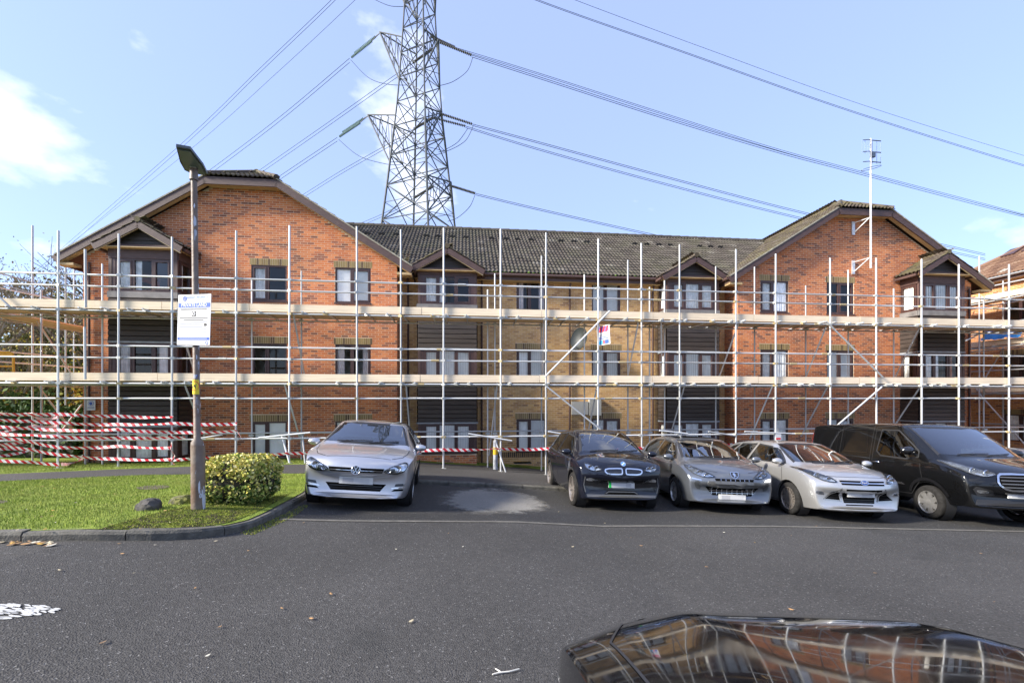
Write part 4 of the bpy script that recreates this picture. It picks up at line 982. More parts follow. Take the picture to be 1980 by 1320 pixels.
# ------------------------------------------------------------------ signs on building and scaffold
def text_part(s, size, m, parent, M, name='lettering', align='CENTER', ext=.0006, bold=0):
    cu = bpy.data.curves.new(name, 'FONT'); cu.body = s; cu.size = size; cu.align_x = align; cu.align_y = 'CENTER'; cu.extrude = ext; cu.offset = bold
    o = bpy.data.objects.new(name, cu); me = bpy.data.meshes.new_from_object(o); bpy.data.objects.remove(o); me.materials.clear(); me.materials.append(m)
    t = bpy.data.objects.new(name, me); link(t, parent); t.matrix_local = M; return t
FACE = Matrix.Rotation(R(90),4,'X')       # text in the x-z plane facing -y
M_white = mat('white sign plastic', (.56,.57,.58), .5); M_blue = mat('sign blue', (.02,.08,.42), .4); M_ink = mat('black print', (.02,.02,.025), .5); M_redp = mat('sign red', (.62,.02,.03), .4); M_grey = mat('grey print', (.2,.22,.3), .5); M_sky = mat('light blue print', (.05,.4,.75), .4)
ps = placed('safety_sign', P3(176,783,-.12), 'small white safety sign with a blue head symbol on the brick wall', 'sign')
MB().box(-.13,.13,-.004,.004,-.17,.17).build('sign_board', M_white, ps)
MB().lathe([(.0,0),(.085,0),(.085,.002),(.0,.002)], 24, 'y', Matrix.Translation((0,-.006,.06))).build('blue_disc', M_blue, ps)
MB().lathe([(.0,0),(.072,0),(.072,.002),(.0,.002)], 24, 'y', Matrix.Translation((0,-.009,.06))).build('white_disc', M_white, ps)
MB().box(-.045,.045,-.011,-.008,.03,.07).prism([(-.045,-.0105,.03),(.045,-.0105,.03),(.0,-.0105,-.005)],(0,.003,0)).lathe([(0,0),(.05,0),(.05,.003),(0,.003)],16,'y',Matrix.Translation((0,-.0115,.075))@Matrix.Diagonal((1,1,.6,1))).build('symbol', M_blue, ps)
for z in (-.07,-.1): MB().box(-.1,.1,-.0065,-.0045,z-.008,z+.008).build('print_line', M_blue if z > -.09 else M_grey, ps)
cs_ = placed('scaffold_sign', P3(1167,648,VF-.05), 'white scaffolding board with red and blue print hung on a standard', 'sign')
cs_.rotation_euler = (0,R(-4),TH+R(-52)); cs_.scale = (.85,1,.85)
MB().prism([(-.28,-.005,-.36),(.28,-.005,-.36),(.28,-.005,.36),(-.28,-.005,.36)],(0,.01,0)).build('sign_board', M_white, cs_)
MB().box(-.23,.23,-.0075,-.0055,.13,.33).build('print_panel', M_blue, cs_)
for i in range(3): MB().prism([(-.2+i*.14,-.0095,.12),(-.11+i*.14,-.0095,.12),(-.03+i*.14,-.0095,.34),(-.12+i*.14,-.0095,.34)],(0,.002,0)).build('red_stripe', M_redp, cs_)
for z in (.03,-.0): MB().box(-.22,.22,-.0075,-.0055,z-.009,z+.009).build('print_line', M_grey, cs_)
for z in (-.07,-.13): MB().box(-.22,.22,-.0075,-.0055,z-.016,z+.016).build('print_line', M_blue, cs_)
MB().box(-.22,-.04,-.0075,-.0055,-.33,-.18).build('print_panel', M_sky, cs_); MB().box(.05,.22,-.0075,-.0055,-.33,-.18).build('print_panel', M_blue, cs_); MB().box(-.03,.04,-.0075,-.0055,-.33,-.18).build('red_stripe', M_redp, cs_)
ss = placed('scaffold_tag', P3(1505,846,VF-.04), 'small white scaffold tag with red print hung above the silver car', 'sign')
MB().box(-.1,.1,-.004,.004,-.17,.13).build('tag_board', M_white, ss); MB().box(-.08,.08,-.0065,-.0045,-.06,.0).build('red_band', M_redp, ss); MB().path([(0,0,.13),(0,.02,.3)], .006, 6).build('tie', M_coup, ss)

# ------------------------------------------------------------------ post with yellow label behind the path
def ground_at(px, py, dz=.1): x,y = G(px,py,dz); return Vector((x,y,zg(x,y)+dz))
g0 = ground_at(958,907); bo = empty('marker_post', g0); tag(bo, 'short grey post with a yellow label beside the footpath', 'post')
MB().tube((0,0,-.1),(0,0,.93),.075,.07,16).build('post', mat('weathered grey post', (.36,.38,.42), .7, var=.35, vscale=5), bo, 50)
MB().lathe([(.0,.96),(.05,.955),(.072,.93)],16).build('cap', M_coup, bo, 50)
MB().lathe([(.079,.48),(.079,.72)],16).build('label', mat('yellow label', (.72,.45,.03), .5), bo, 50)

# ------------------------------------------------------------------ lamp post with parking notice
lpb = ground_at(383,984); lp = empty('lamp_post', lpb); tag(lp, 'rusty brown street lamp post with flat lantern standing in the moss bed', 'lamp post')
LPY = lpb.y; zt = CAM_Z+(HOR-335)/FPX*LPY-lpb.z; topx = (375-CXP)/FPX*LPY-lpb.x
M_rust = mat('rust brown paint', (.13,.078,.048), .55, vscale=5, col2=(.19,.155,.125), bump=.25, bscale=25)
def lx(z): return topx*z/zt
MB().path([(0,0,-.1),(lx(.84),0,.84),(lx(.9),0,.9),(lx(.95),0,.955),(lx(zt),0,zt)], [.078,.077,.073,.041,.036], 20).build('column', M_rust, lp, 50)
MB().lathe([(.081,.02),(.083,.78),(.077,.86)], 20).build('base_sleeve', M_rust, lp, 50)
M_peel = mat('peeled pale paint', (.5,.53,.6), .6, var=.3, vscale=9)
pk = random.Random(9)
for i in range(40):
    z = pk.choice([pk.uniform(.05,.8),pk.uniform(.05,.8),pk.uniform(1.0,zt-.4)]); r_ = .0845 if z < .82 else .0405; a0 = pk.uniform(-.95,.25); h = pk.uniform(.03,.12); da = pk.uniform(.15,.5)
    vs = []; 
    for k in range(9):
        t = 2*math.pi*k/9; a1 = a0+da*math.cos(t)*pk.uniform(.7,1.2); vs.append((lx(z)+r_*math.cos(a1), r_*math.sin(a1), z+h*math.sin(t)*pk.uniform(.7,1.2)))
    MB().add(vs,[tuple(range(9))]).build('paint_flake', M_peel, lp)
# lantern: flat LED head tilted up to the left, away from the column top
hd = bpy.data.objects.new('lantern', None); link(hd, lp); hd.location = (lx(zt),0,zt+.02); hd.rotation_euler = (R(0),R(4),R(112))
prof = [(-.44,.0),(-.36,.1),(0,.125),(.12,.09),(.14,0)]
body = [(-.46,-.075),(-.46,.075),(-.1,.13),(.1,.13),(.15,.08),(.15,-.08),(.1,-.13),(-.1,-.13)]
MB().prism([(x,y,.05) for x,y in body],(0,0,.035)).prism([(x*.8-.01,y*.75,.083) for x,y in body],(0,0,.03)).build('housing', mat('dark lantern metal', (.07,.085,.09), .4, .4), hd)
MB().prism([(x*.86-.02,y*.8,.038) for x,y in body],(0,0,.013)).build('led_cover', mat('lantern cover', (.12,.15,.14), .25), hd)
MB().box(-.06,.06,-.035,.035,.03,.05).build('sensor', M_coup, hd)
MB().tube((0,0,-.12),(.0,0,.06),.05,.046,14).build('spigot', M_rust, hd, 50)
def on_col(py): return CAM_Z+(HOR-py)/FPX*LPY-lpb.z
zs_ = on_col(620); sgn = empty('parking_notice', lpb+Vector((lx(zs_)+.03,-.075,zs_)), 0); sgn.rotation_euler = (0,R(2.2),R(-16)); tag(sgn, 'white and blue private land parking notice on the lamp post', 'sign')
SW, SH = .285, .335
MB().box(-SW,SW,-.003,.003,-SH,SH).build('sign_board', M_white, sgn)
def pl(x0,x1,z0,z1,m,d=.0045): MB().box(x0,x1,-d-.001,-d+.001,z0,z1).build('print_line', m, sgn)
MB().box(-SW+.012,SW-.012,-.006,-.004,.165,.222).build('blue_band', M_blue, sgn)
text_part('PRIVATE LAND', .066, M_white, sgn, Matrix.Translation((0,-.0068,.193)) @ FACE, bold=.0012)
MB().lathe([(0.024,0),(.034,0),(.034,.002),(.024,.002),(.024,0)],20,'y',Matrix.Translation((-.165,-.006,.283))).build('logo_ring', M_blue, sgn); MB().box(-.17,-.16,-.006,-.004,.262,.3).box(-.178,-.152,-.006,-.004,.28,.288).build('logo_mark', M_blue, sgn)
text_part('PARKING PROPERTY', .042, mat('pale blue print', (.2,.3,.62), .5), sgn, Matrix.Translation((.04,-.0048,.293)) @ FACE); pl(-.1,.17,.252,.262,M_grey)
pl(-SW+.03,SW-.03,.148,.156,M_grey); pl(-.23,.22,.132,.141,M_ink)
MB().box(-.036,.036,-.0055,-.0035,.045,.115).build('emblem_block', M_ink, sgn); MB().lathe([(0,0),(.026,0),(.026,.002),(0,.002)],18,'y',Matrix.Translation((0,-.0075,.08))).build('emblem_disc', M_white, sgn); MB().box(-.006,.012,-.0095,-.007,.066,.094).build('emblem_mark', M_ink, sgn)
pl(-.25,.24,.02,.03,M_ink); pl(-.18,.17,-.006,.004,M_ink)
for z in (-.03,-.052,-.074,-.094): pl(-.25,.15 if z < -.045 else .23,z-.004,z+.004,M_grey)
MB().prism([(.18,-.0052,-.085),(.215,-.0052,-.085),(.235,-.0052,-.066),(.215,-.0052,-.047),(.18,-.0052,-.047)],(0,.002,0)).build('van_symbol', M_ink, sgn)
for z in (-.12,-.142,-.163,-.184): pl(-.02,.23,z-.003,z+.003,M_grey)
MB().box(-SW+.012,SW-.012,-.006,-.004,-.268,-.232).build('blue_band', M_blue, sgn); pl(-.24,.24,-.253,-.247,M_white,.0068)
MB().lathe([(0.016,0),(.023,0),(.023,.002),(.016,.002),(.016,0)],18,'y',Matrix.Translation((.235,-.006,-.303))).build('stamp_ring', M_blue, sgn)
MB().path([(-.05,.07,.1),(.03,.14,.1),(.12,.07,.1),(.12,.0,.1)], .01, 6).path([(-.05,.07,-.15),(.03,.14,-.15),(.12,.07,-.15)], .01, 6).build('clip_band', M_coup, sgn)
def wrap(z0,z1,r_,m,name,a0=-2.9,a1=-.25,par=lp):
    vs = []; n = 14
    for i in range(n+1):
        a_ = a0+(a1-a0)*i/n
        for z in (z0,z1): vs.append((lx(z)+r_*math.cos(a_), r_*math.sin(a_), z))
    return MB().add(vs,[(2*i,2*i+2,2*i+3,2*i+1) for i in range(n)]).build(name, m, par, 60)
za, zb = on_col(762), on_col(734)
M_ystk = mat('yellow sticker', (.78,.6,.03), .5)
wrap(za,zb,.0455,M_ystk,'yellow_sticker')
vs = []; zc = (za+zb)/2+.015; n = 20
for i in range(n+1):
    t = 2*math.pi*i/n
    for rr in (.055,.064): a_ = -1.57+rr*math.cos(t)/.0465; vs.append((lx(zc)+.0463*math.cos(a_),.0463*math.sin(a_),zc+rr*math.sin(t)))
MB().add(vs,[(2*i,2*i+2,2*i+3,2*i+1) for i in range(n)]).build('sticker_ring', M_redp, lp)
def on_tube(pts2, m, name, zc, r_=.0464):
    return MB().add([(lx(zc)+r_*math.cos(-1.57+x/.0465), r_*math.sin(-1.57+x/.0465), zc+z) for x,z in pts2],[tuple(range(len(pts2)))]).build(name, m, lp)
on_tube([(-.035,.005),(.0,.015),(.02,.03),(.032,.022),(.022,.008),(.018,-.012),(.022,-.034),(.014,-.034),(.004,-.01),(-.018,-.008),(-.022,-.034),(-.03,-.034),(-.03,-.006)], M_ink, 'dog_symbol', zc)
wrap(on_col(731),on_col(724),.0455,M_white,'number_sticker',-1.7,-.9); on_tube([(.018,.02),(.042,.02),(.042,.013),(.03,-.02),(.022,-.02),(.033,.012),(.018,.012)], M_blue, 'number_mark', on_col(727.5))
# ------------------------------------------------------------------ neighbouring block and its scaffold
nb = empty('neighbour_block', (0,Y0,0), TH); tag(nb, 'second brick block with brown hipped roof at the edge of the picture', 'building')
NU, NV0, NV1, NE = 22.5, -4.0, 4.4, 7.95
NW = [(NV1-v-1.15, NV1-v, .5+k*FL, 1.7+k*FL) for v in (.6,3.2,6.2) for k in range(3)]
M_nb = ramp_mat('orange brick', [(0,(.55,.24,.08)),(.3,(.48,.19,.07)),(.55,(.6,.28,.1)),(.72,(.2,.08,.05)),(.82,(.5,.2,.07)),(.93,(.3,.11,.05))], .9, .3, 70)
wall(nb, (NU,NV1), (0,-1), (-1,0), NV1-NV0, -2.2, [(0,NE),(NV1-NV0,NE)], NW, M_nb)
wall(nb, (NU+8,NV1), (-1,0), (0,1), 8, -2.2, [(0,NE),(8,NE)], [], M_nb)
wall(nb, (NU,NV0), (1,0), (0,-1), 8, -2.2, [(0,NE),(8,NE)], [], M_nb)
for i,(a,b,c,d_) in enumerate(NW):
    window(nb, b-a, d_-c, MT(NU+.05, NV1-a, c, -math.pi/2), (.5,.5), 'dark' if i % 3 else 'net')
    me = brick_mesh('soldier_bricks', [(a-.05+k*.075+.006, a-.05+(k+1)*.075-.006, d_+.005, d_+.22) for k in range(int((b-a+.1)/.075))], (NU,NV1), (0,-1), (-1,0), .012); tag(mesh_obj('soldier_bricks', me, M_sold, nb), kind='stuff')
MB().box(NU+2.4,NU+2.5,NV0+.2,NV1-.2,-2,NE).build('partition', M_room, nb)
nroof = bpy.data.objects.new('roof', None); link(nroof, nb)
NM = ramp_mat('brown roof tiles', [(0,(.15,.085,.055)),(.3,(.185,.11,.07)),(.6,(.125,.07,.046)),(.85,(.21,.135,.09)),(.96,(.32,.29,.25))], .85, .4, 40)
NH = 4.0; NR = NE+NH*.68; o_ = .4
# hipped: far hip towards +v
A0 = Vector((NU-o_,NV1+o_,NE-.1)); B0 = Vector((NU-o_,NV0-o_,NE-.1)); apx = Vector((NU+NH,NV1+o_-NH-o_+.6,NR)); apn = Vector((NU+NH,NV0-o_,NR)); A1 = Vector((NU+8+o_,NV1+o_,NE-.1)); B1 = Vector((NU+8+o_,NV0-o_,NE-.1))
MB().add([A0,B0,apn,apx,A1,B1],[(0,1,2,3),(0,3,4),(4,3,2,5),(1,5,2)]).build('roof_deck', M_brown, nroof)
up_ = (apn-B0); up_.y = 0; hyp = up_.length
def keepn(p):
    t = (p.x-A0.x)/(apx.x-A0.x); return p.y < A0.y+(apx.y-A0.y)*t
tiles(nroof, tuple(B0+Vector((0,0,.03))), (0,1,0), up_, A0.y-B0.y, hyp, keepn, NM)
MB().path([A0+Vector((0,0,.05)),apx+Vector((0,0,.06))], .1, 10).build('hip_tile', NM, nroof, 50); MB().path([apx+Vector((0,0,.06)),apn+Vector((0,0,.06))], .11, 10).build('ridge_tile', NM, nroof, 50)
MB().path([A0+Vector((-.06,0,-.05)),B0+Vector((-.06,0,-.05))], .06, 8).build('gutter', M_brown, nroof, 50)
MB().box(NU-o_,NU-o_+.03,NV0,NV1,NE-.3,NE-.1).build('fascia_board', M_brown, nroof); MB().box(NU-o_+.03,NU,NV0,NV1,NE-.3,NE-.27).build('soffit', M_soffit, nroof)
for v in (1.9,2.75):
    t = .52; p = A0.lerp(Vector((apx.x,A0.y,apx.z)),t); an = math.atan2(NR-NE,NH+o_)
    o = MB().box(0,.75,-.28,.28,.03,.09).build('skylight', M_frame, nroof); o.matrix_local = Matrix.Translation((p.x-.3,v,p.z-.15)) @ Matrix.Rotation(-an,4,'Y')
    g_ = MB().box(.06,.69,-.22,.22,.091,.098).build('skylight_pane', mat('skylight glass', (.35,.42,.45), .08), nroof); g_.matrix_local = o.matrix_local.copy()
s2 = empty('scaffold', (0,Y0,0), TH); tag(s2, 'tube scaffold with pale toe boards along the neighbouring block at the picture edge', 'scaffold')
UO, UN = NU-1.55, NU-.35
for v in (-3.6,-1.9,-.2,1.5,3.2,4.6):
    for u_,h in ((UO,8.9),(UN,7.6)): bar('standard', (u_,v,gz(u_,v)), (u_,v,h+cr.uniform(-.3,.3)), TR, M_tube, s2)
for z in (7.6,7.25,6.6,5.6,5.25,4.6,3.6,3.25,2.6,1.3):
    bar('ledger', (UO+.05,NV0-1,z), (UO+.05,NV1+1.2,z), TR, M_tube, s2)
    if z in (6.6,4.6,2.6): bar('ledger', (UN-.05,NV0-1,z), (UN-.05,NV1+1.2,z), TR, M_tube, s2)
for z in (6.68,4.68,2.68):
    for k in range(4): 
        o = MB().box(-.11,.11,0,3.9,0,.038).build('deck_board', M_deck, s2); o.location = (UO+.2+k*.235,NV1+.9-3.9,z)
        o = MB().box(-.11,.11,0,3.9,0,.038).build('deck_board', M_deck, s2); o.location = (UO+.2+k*.235,NV1+.9-7.85,z)
    for v in (NV1+.9-3.9,NV1+.9-7.85): o = MB().box(-.02,.02,0,3.89,0,.225).build('toe_board', M_board, s2); o.location = (UO+.08,v,z)
    for i in range(9): bar('transom', (UO-.15,NV0+i*.98,z-.04), (UN+.2,NV0+i*.98,z-.04), TR*.9, M_tube, s2)
for a,b in (((UO,3.2,4.5),(UO,1.5,2.7)),((UO,4.6,2.6),(UO,3.2,1.0)),((UN,1.5,4.6),(UO,1.6,2.7)),((UO,1.5,2.6),(UO,-.2,.4))): bar('brace', a, b, TR, M_tube, s2)
# blue sheet folded over a rail of the neighbour's scaffold
br_ = random.Random(8); bs = MB(); nU, nW = 14, 8; vs = []
for i in range(nU+1):
    for j in range(nW+1):
        t = j/nW; drop = abs(t-.4); vs.append((i*.1-.7, (t-.4)*.35+.04*math.sin(i*1.3+j), -.75*drop+.03*math.sin(i*.9+j*2)+.04*br_.random()))
bs.add(vs,[(i*(nW+1)+j,(i+1)*(nW+1)+j,(i+1)*(nW+1)+j+1,i*(nW+1)+j+1) for i in range(nU) for j in range(nW)])
o = bs.build('blue_sheet', mat('blue tarpaulin', (.03,.2,.5), .4), None, 80); o.location = to_world((UO+.03,.6,5.35)); o.rotation_euler = (0,0,TH+R(90)); tag(o, 'crumpled blue sheet hung over a scaffold rail of the neighbouring block', 'tarpaulin')

# ------------------------------------------------------------------ electricity pylon and lines
PY = 45.0; PXc = (812-CXP)/FPX*PY
def W3(px, py, Y): return Vector(((px-CXP)/FPX*Y, Y, CAM_Z+(HOR-py)/FPX*Y))
M_pyl = mat('weathered pylon steel', (.075,.085,.095), .7, .0, var=.25, vscale=.4)
pyl = empty('electricity_pylon', (PXc,PY,-1.0), R(-22)); tag(pyl, 'grey lattice steel electricity pylon rising behind the roof', 'pylon')
prof = [(0,9.6),(6,8.3),(12,7.0),(17,6.0),(21,5.25),(24.5,4.6),(27.5,4.1),(30.5,3.6),(33,3.2),(35.5,2.9),(38,2.65),(40.5,2.4),(43,2.2),(46,1.9),(49,1.6),(53,.3)]
def half(z): return float(np.interp(z,[p[0] for p in prof],[p[1] for p in prof]))/2
def corner(i, z): h = half(z); return Vector(((-h,h,h,-h)[i],(-h,-h,h,h)[i],z))
for i in range(4):
    for (z0,_),(z1,_) in zip(prof[:-1],prof[1:]): bar('leg', corner(i,z0), corner(i,z1), .11 if z0 < 30 else .085, M_pyl, pyl, 6)
for k,((z0,_),(z1,_)) in enumerate(zip(prof[:-1],prof[1:])):
    for i in range(4):
        j = (i+1)%4; r_ = .055 if z0 < 30 else .045
        bar('brace', corner(i,z0), corner(j,z1), r_, M_pyl, pyl, 5); bar('brace', corner(j,z0), corner(i,z1), r_, M_pyl, pyl, 5)
        bar('brace', corner(i,z1), corner(j,z1), r_, M_pyl, pyl, 5)
        if z0 < 28:
            mid = (corner(i,z0)+corner(j,z1))/2; bar('brace', mid, corner(i,(z0+z1)/2), .03, M_pyl, pyl, 5); bar('brace', mid, corner(j,(z0+z1)/2), .03, M_pyl, pyl, 5)
Rp = Matrix.Rotation(R(22),3,'Z')
def loc_p(w): return Rp @ (w-Vector((PXc,PY,-1.0)))
def arm(side, zt_, zb_, tip):
    i0, i1 = (0,3) if side < 0 else (1,2)
    for i in (i0,i1):
        bar('cross_arm_chord', corner(i,zt_), tip, .07, M_pyl, pyl, 6); bar('cross_arm_chord', corner(i,zb_), tip, .08, M_pyl, pyl, 6)
        for t in (.25,.5,.75):
            a = corner(i,zt_).lerp(tip,t); b = corner(i,zb_).lerp(tip,t); c = corner(i,zb_).lerp(tip,t-.25)
            bar('cross_arm_brace', a, b, .035, M_pyl, pyl, 5); bar('cross_arm_brace', a, c, .035, M_pyl, pyl, 5)
    for t in (.0,.33,.66):
        bar('cross_arm_brace', corner(i0,zb_).lerp(tip,t), corner(i1,zb_).lerp(tip,min(1,t+.3)), .03, M_pyl, pyl, 5); bar('cross_arm_brace', corner(i0,zt_).lerp(tip,t), corner(i1,zt_).lerp(tip,t), .03, M_pyl, pyl, 5)
tipsL = [W3(711,222,46.5), W3(734,62,46.2), W3(752,-70,46.0)]
for w,(a,b) in zip(tipsL,((31.6,26.8),(39.6,35.2),(46.5,43))): arm(-1, a, b, loc_p(w))
tipsR = [W3(872,352,43.6), W3(852,218,43.6), W3(848,76,43.8), W3(845,-60,44)]
for w,(a,b) in zip(tipsR,((24.6,21),(31.6,27.5),(39.6,35.5),(46.5,43))): arm(1, a, b, loc_p(w))
M_ins = mat('dark ribbed insulator', (.1,.09,.07), .35); M_insg = mat('green glass insulator', (.22,.3,.28), .2)
def insulator(p0, p1, m, r0=.14, gap=None):
    p0, p1 = loc_p(p0), loc_p(p1); L = (p1-p0).length; n = 18; pr = [(.03,0)]
    for i in range(n): z = L*(i+.5)/n; pr += [(.035,z-L/n*.4),(r0,z-L/n*.1),(r0,z+L/n*.1),(.035,z+L/n*.4)]
    pr.append((.03,L)); o = MB().lathe(pr, 8).build('insulator', m, pyl); o.rotation_mode = 'QUATERNION'; o.rotation_quaternion = (p1-p0).to_track_quat('Z','Y'); o.location = p0
for (a,b) in (((735,64,46.3),(675,112,48.5)),((712,224,46.6),(652,264,48.8))):
    p, q = W3(*a), W3(*b)
    for d_ in (Vector((.25,0,.22)),Vector((-.1,0,-.24))): insulator(p.lerp(q,.22)+d_, p.lerp(q,.9)+d_, M_insg)
    bar('link', loc_p(p), loc_p(p.lerp(q,.24)+Vector((.25,0,.22))), .04, M_pyl, pyl, 5); bar('link', loc_p(p), loc_p(p.lerp(q,.24)+Vector((-.1,0,-.24))), .04, M_pyl, pyl, 5)
for (a,b) in (((850,82,43.8),(912,107,43.2)),((832,70,45.5),(880,92,45)),((852,220,43.6),(913,240,43)),((838,228,45.5),(900,244,45)),((874,360,43.5),(919,374,43)),((836,95,44),(798,122,45.5)),((838,227,44),(800,250,45.5)),((838,360,44),(802,382,45.5))): insulator(W3(*a), W3(*b), M_ins)
def curve3(pts, n=14):
    P = [Vector(p) for p in pts]; out = []
    for i in range(len(P)-1):
        a, b, c, d_ = P[max(i-1,0)], P[i], P[i+1], P[min(i+2,len(P)-1)]
        for k in range(n):
            t = k/n; out.append(.5*((2*b)+(c-a)*t+(2*a-5*b+4*c-d_)*t*t+(3*b-a-3*c+d_)*t**3))
    out.append(P[-1]); return out
M_wire = mat('aluminium conductor', (.07,.09,.13), .8, 0, spec=.1)
for pts in ([(678,116,48.4),(712,150,47.3),(748,163,46.6),(788,165,46)],[(655,270,48.7),(695,302,47.5),(745,317,46.6),(775,319,46)],[(914,112,43.2),(903,138,43.8),(876,158,44.5),(850,166,45)],[(915,244,43),(900,272,43.7),(870,290,44.5),(848,294,45)],[(905,248,45),(885,275,45),(860,290,45)],[(918,378,43),(908,400,43.6),(886,420,44.4),(866,428,45)],[(725,0,47),(755,12,46.5),(788,13,46)]):
    MB().path([loc_p(v) for v in curve3([W3(*p) for p in pts])], .03, 5).build('jumper_cable', M_wire, pyl, 60)
def line(pts, label, r=.028, dy=0, name='power_line'):
    o = MB().path(curve3([W3(p[0],p[1]+dy,p[2]) for p in pts]), r, 5).build(name, M_wire, None, 60); tag(o, label, 'power line', 'overhead conductors of the pylon')
    return o
T = 'pair of conductors '
def pair(pts, label, off=5, r=.028): line(pts, 'upper wire, '+label, r); line(pts, 'lower wire, '+label, r, off)
pair([(676,113,48.5),(530,235,57),(384,345,70),(300,407,80),(90,560,118)], 'pair leaving the upper pylon arm towards the gable', 8)
pair([(652,266,48.8),(534,345,57),(400,435,72)], 'pair leaving the lower pylon arm towards the gable', 7)
pair([(690,-55,47),(641,0,50),(500,135,60),(351,278,76),(146,457,110),(60,532,130)], 'top pair crossing above the lamp post', 8)
line([(745,-60,47),(687,0,50),(540,137,60),(372,286,78),(165,449,112),(60,530,135)], 'single thin overhead wire just right of the top pair above the lamp post', .024)
pair([(800,122,45.5),(760,148,47),(630,240,56),(495,334,70),(430,380,80)], 'pair passing behind the upper pylon arm', 7)
pair([(800,250,45.5),(748,280,48),(660,330,57),(583,378,68),(500,428,80)], 'pair passing behind the lower pylon arm', 6)
pair([(802,382,45.5),(745,411,50),(706,428,56),(640,455,66)], 'lowest pair just above the main roof', 5)
line([(1000,-45,36),(1111,0,36),(1372,97,40),(1671,204,46),(1980,301,54),(2200,362,60)], 'thin topmost overhead wire crossing the upper right sky', .016)
pair([(930,-50,40),(1040,0,40),(1325,101,43),(1643,213,48),(1980,319,55),(2200,380,60)], 'pair crossing the sky below the topmost wire', 2.5, .022)
pair([(912,107,43.2),(1040,148,43.4),(1277,224,45),(1500,291,48),(1652,331,51),(1980,416,58),(2200,466,63)], 'pair from the upper insulators passing the aerial mast', 3.5)
pair([(880,92,45),(1040,141,45.4),(1277,217,47),(1500,287,50),(1652,328,53),(1980,414,60)], 'further pair of the upper bundle passing the aerial mast', 3, .024)
pair([(913,240,43),(1040,274,43.5),(1280,339,46),(1500,397,49),(1640,430,52),(1905,491,60)], 'higher pair that runs behind the gable with the mast', 3)
pair([(900,244,45),(1040,287,45.5),(1280,353,48),(1562,424,52),(1905,500,61)], 'deeper pair that runs behind the gable with the mast', 3)
pair([(919,374,43),(1040,403,44),(1249,450,48),(1420,486,53)], 'lowest pair running down behind the main roof', 3)

# ------------------------------------------------------------------ trees and shrubs
M_bark = mat('bark', (.16,.12,.08), .95, var=.4, vscale=3, bump=.6, bscale=12)
M_bark2 = mat('pale bark', (.3,.25,.18), .95, var=.3, vscale=3, bump=.4, bscale=12)
def leafmat(name, cs): return ramp_mat(name, [(i/len(cs),c) for i,c in enumerate(cs)], .75, 0)
M_ivy = leafmat('ivy leaves', [(.03,.07,.012),(.05,.1,.018),(.075,.13,.02),(.11,.17,.03)])
M_oliv = leafmat('olive thin leaves', [(.2,.18,.07),(.26,.22,.09),(.32,.25,.12),(.15,.15,.05)])
M_yelf = leafmat('yellow autumn leaves', [(.45,.33,.03),(.5,.42,.05),(.25,.25,.04),(.36,.2,.03)])
M_dkl = leafmat('laurel leaves', [(.02,.05,.012),(.035,.075,.015),(.05,.1,.02),(.08,.13,.03)])
def leaf_cloud(name, pts, size, m, parent, r, asp=.55):
    """pts: array of centres; one small quad each"""
    n = len(pts); P = np.array(pts); rg = np.random.default_rng(int(r*1000)%99991)
    d = rg.normal(size=(n,3)); d /= np.linalg.norm(d,axis=1)[:,None]; e = rg.normal(size=(n,3)); e -= (e*d).sum(1)[:,None]*d; e /= np.linalg.norm(e,axis=1)[:,None]
    s = rg.uniform(.6,1.3,n)[:,None]*size; V = np.empty((n,4,3)); V[:,0] = P-d*s; V[:,1] = P+e*s*asp; V[:,2] = P+d*s; V[:,3] = P-e*s*asp
    me = bpy.data.meshes.new(name); me.vertices.add(n*4); me.loops.add(n*4); me.polygons.add(n); me.vertices.foreach_set('co', V.ravel()); me.loops.foreach_set('vertex_index', np.arange(n*4)); me.polygons.foreach_set('loop_start', np.arange(0,n*4,4)); me.polygons.foreach_set('use_smooth', np.zeros(n,bool)); me.update(); me.validate()
    return mesh_obj(name, me, m, parent)
def tree(x, y, H, spread, label, seed, leaf=None, nleaf=0, lsize=.05, ivy=0, bark=None, depth=4, name='bare_tree', lean=0):
    r = random.Random(seed); root = empty(name, (x,y,zg(max(-30,min(30,x)),y)-.1)); tag(root, label, 'tree'); mb = MB(); tips = []; trunk_pts = []
    def grow(p, d, L, rad, lev):
        n = 4 if lev < 2 else 3; pts = [p]; q = p.copy(); dd = d.copy()
        for i in range(n):
            dd = (dd+Vector((r.uniform(-.16,.16),r.uniform(-.16,.16),.05))).normalized(); q = q+dd*L/n; pts.append(q.copy())
        mb.path(pts, [rad*(1-.45*i/n) for i in range(n+1)], 7 if lev == 0 else (5 if lev < 3 else 3), False)
        if lev == 0: trunk_pts.extend(pts)
        if lev >= 2: tips.extend(pts[1:])
        if lev >= depth: return
        k = r.randint(4,6) if lev == 0 else r.randint(3,4)
        for i in range(k):
            t = r.uniform(.35,1) if lev else r.uniform(.4,1); b = pts[min(n,int(t*n))]; a = r.uniform(0,6.28); el = r.uniform(.3,1.0)
            nd = (dd*(.55)+Vector((math.cos(a)*spread,math.sin(a)*spread,el*.6))).normalized(); grow(b, nd, L*r.uniform(.5,.72), rad*.5, lev+1)
    grow(Vector((0,0,0)), Vector((lean,0,1)), H*.5, H*.016, 0)
    mb.build('trunk', bark or M_bark, root, 60)
    rr = random.Random(seed+1)
    if leaf and nleaf: leaf_cloud('crown', [tuple(t_+Vector((rr.gauss(0,.35),rr.gauss(0,.35),rr.gauss(0,.3)))) for t_ in (rr.choice(tips) for _ in range(nleaf))], lsize, leaf, root, seed+.5)
    if ivy: leaf_cloud('ivy', [tuple(trunk_pts[0].lerp(trunk_pts[-1],rr.random()**.8)+Vector((rr.gauss(0,.3),rr.gauss(0,.3),rr.gauss(0,.2)))) for _ in range(ivy)], .09, M_ivy, root, seed+.7)
    return root
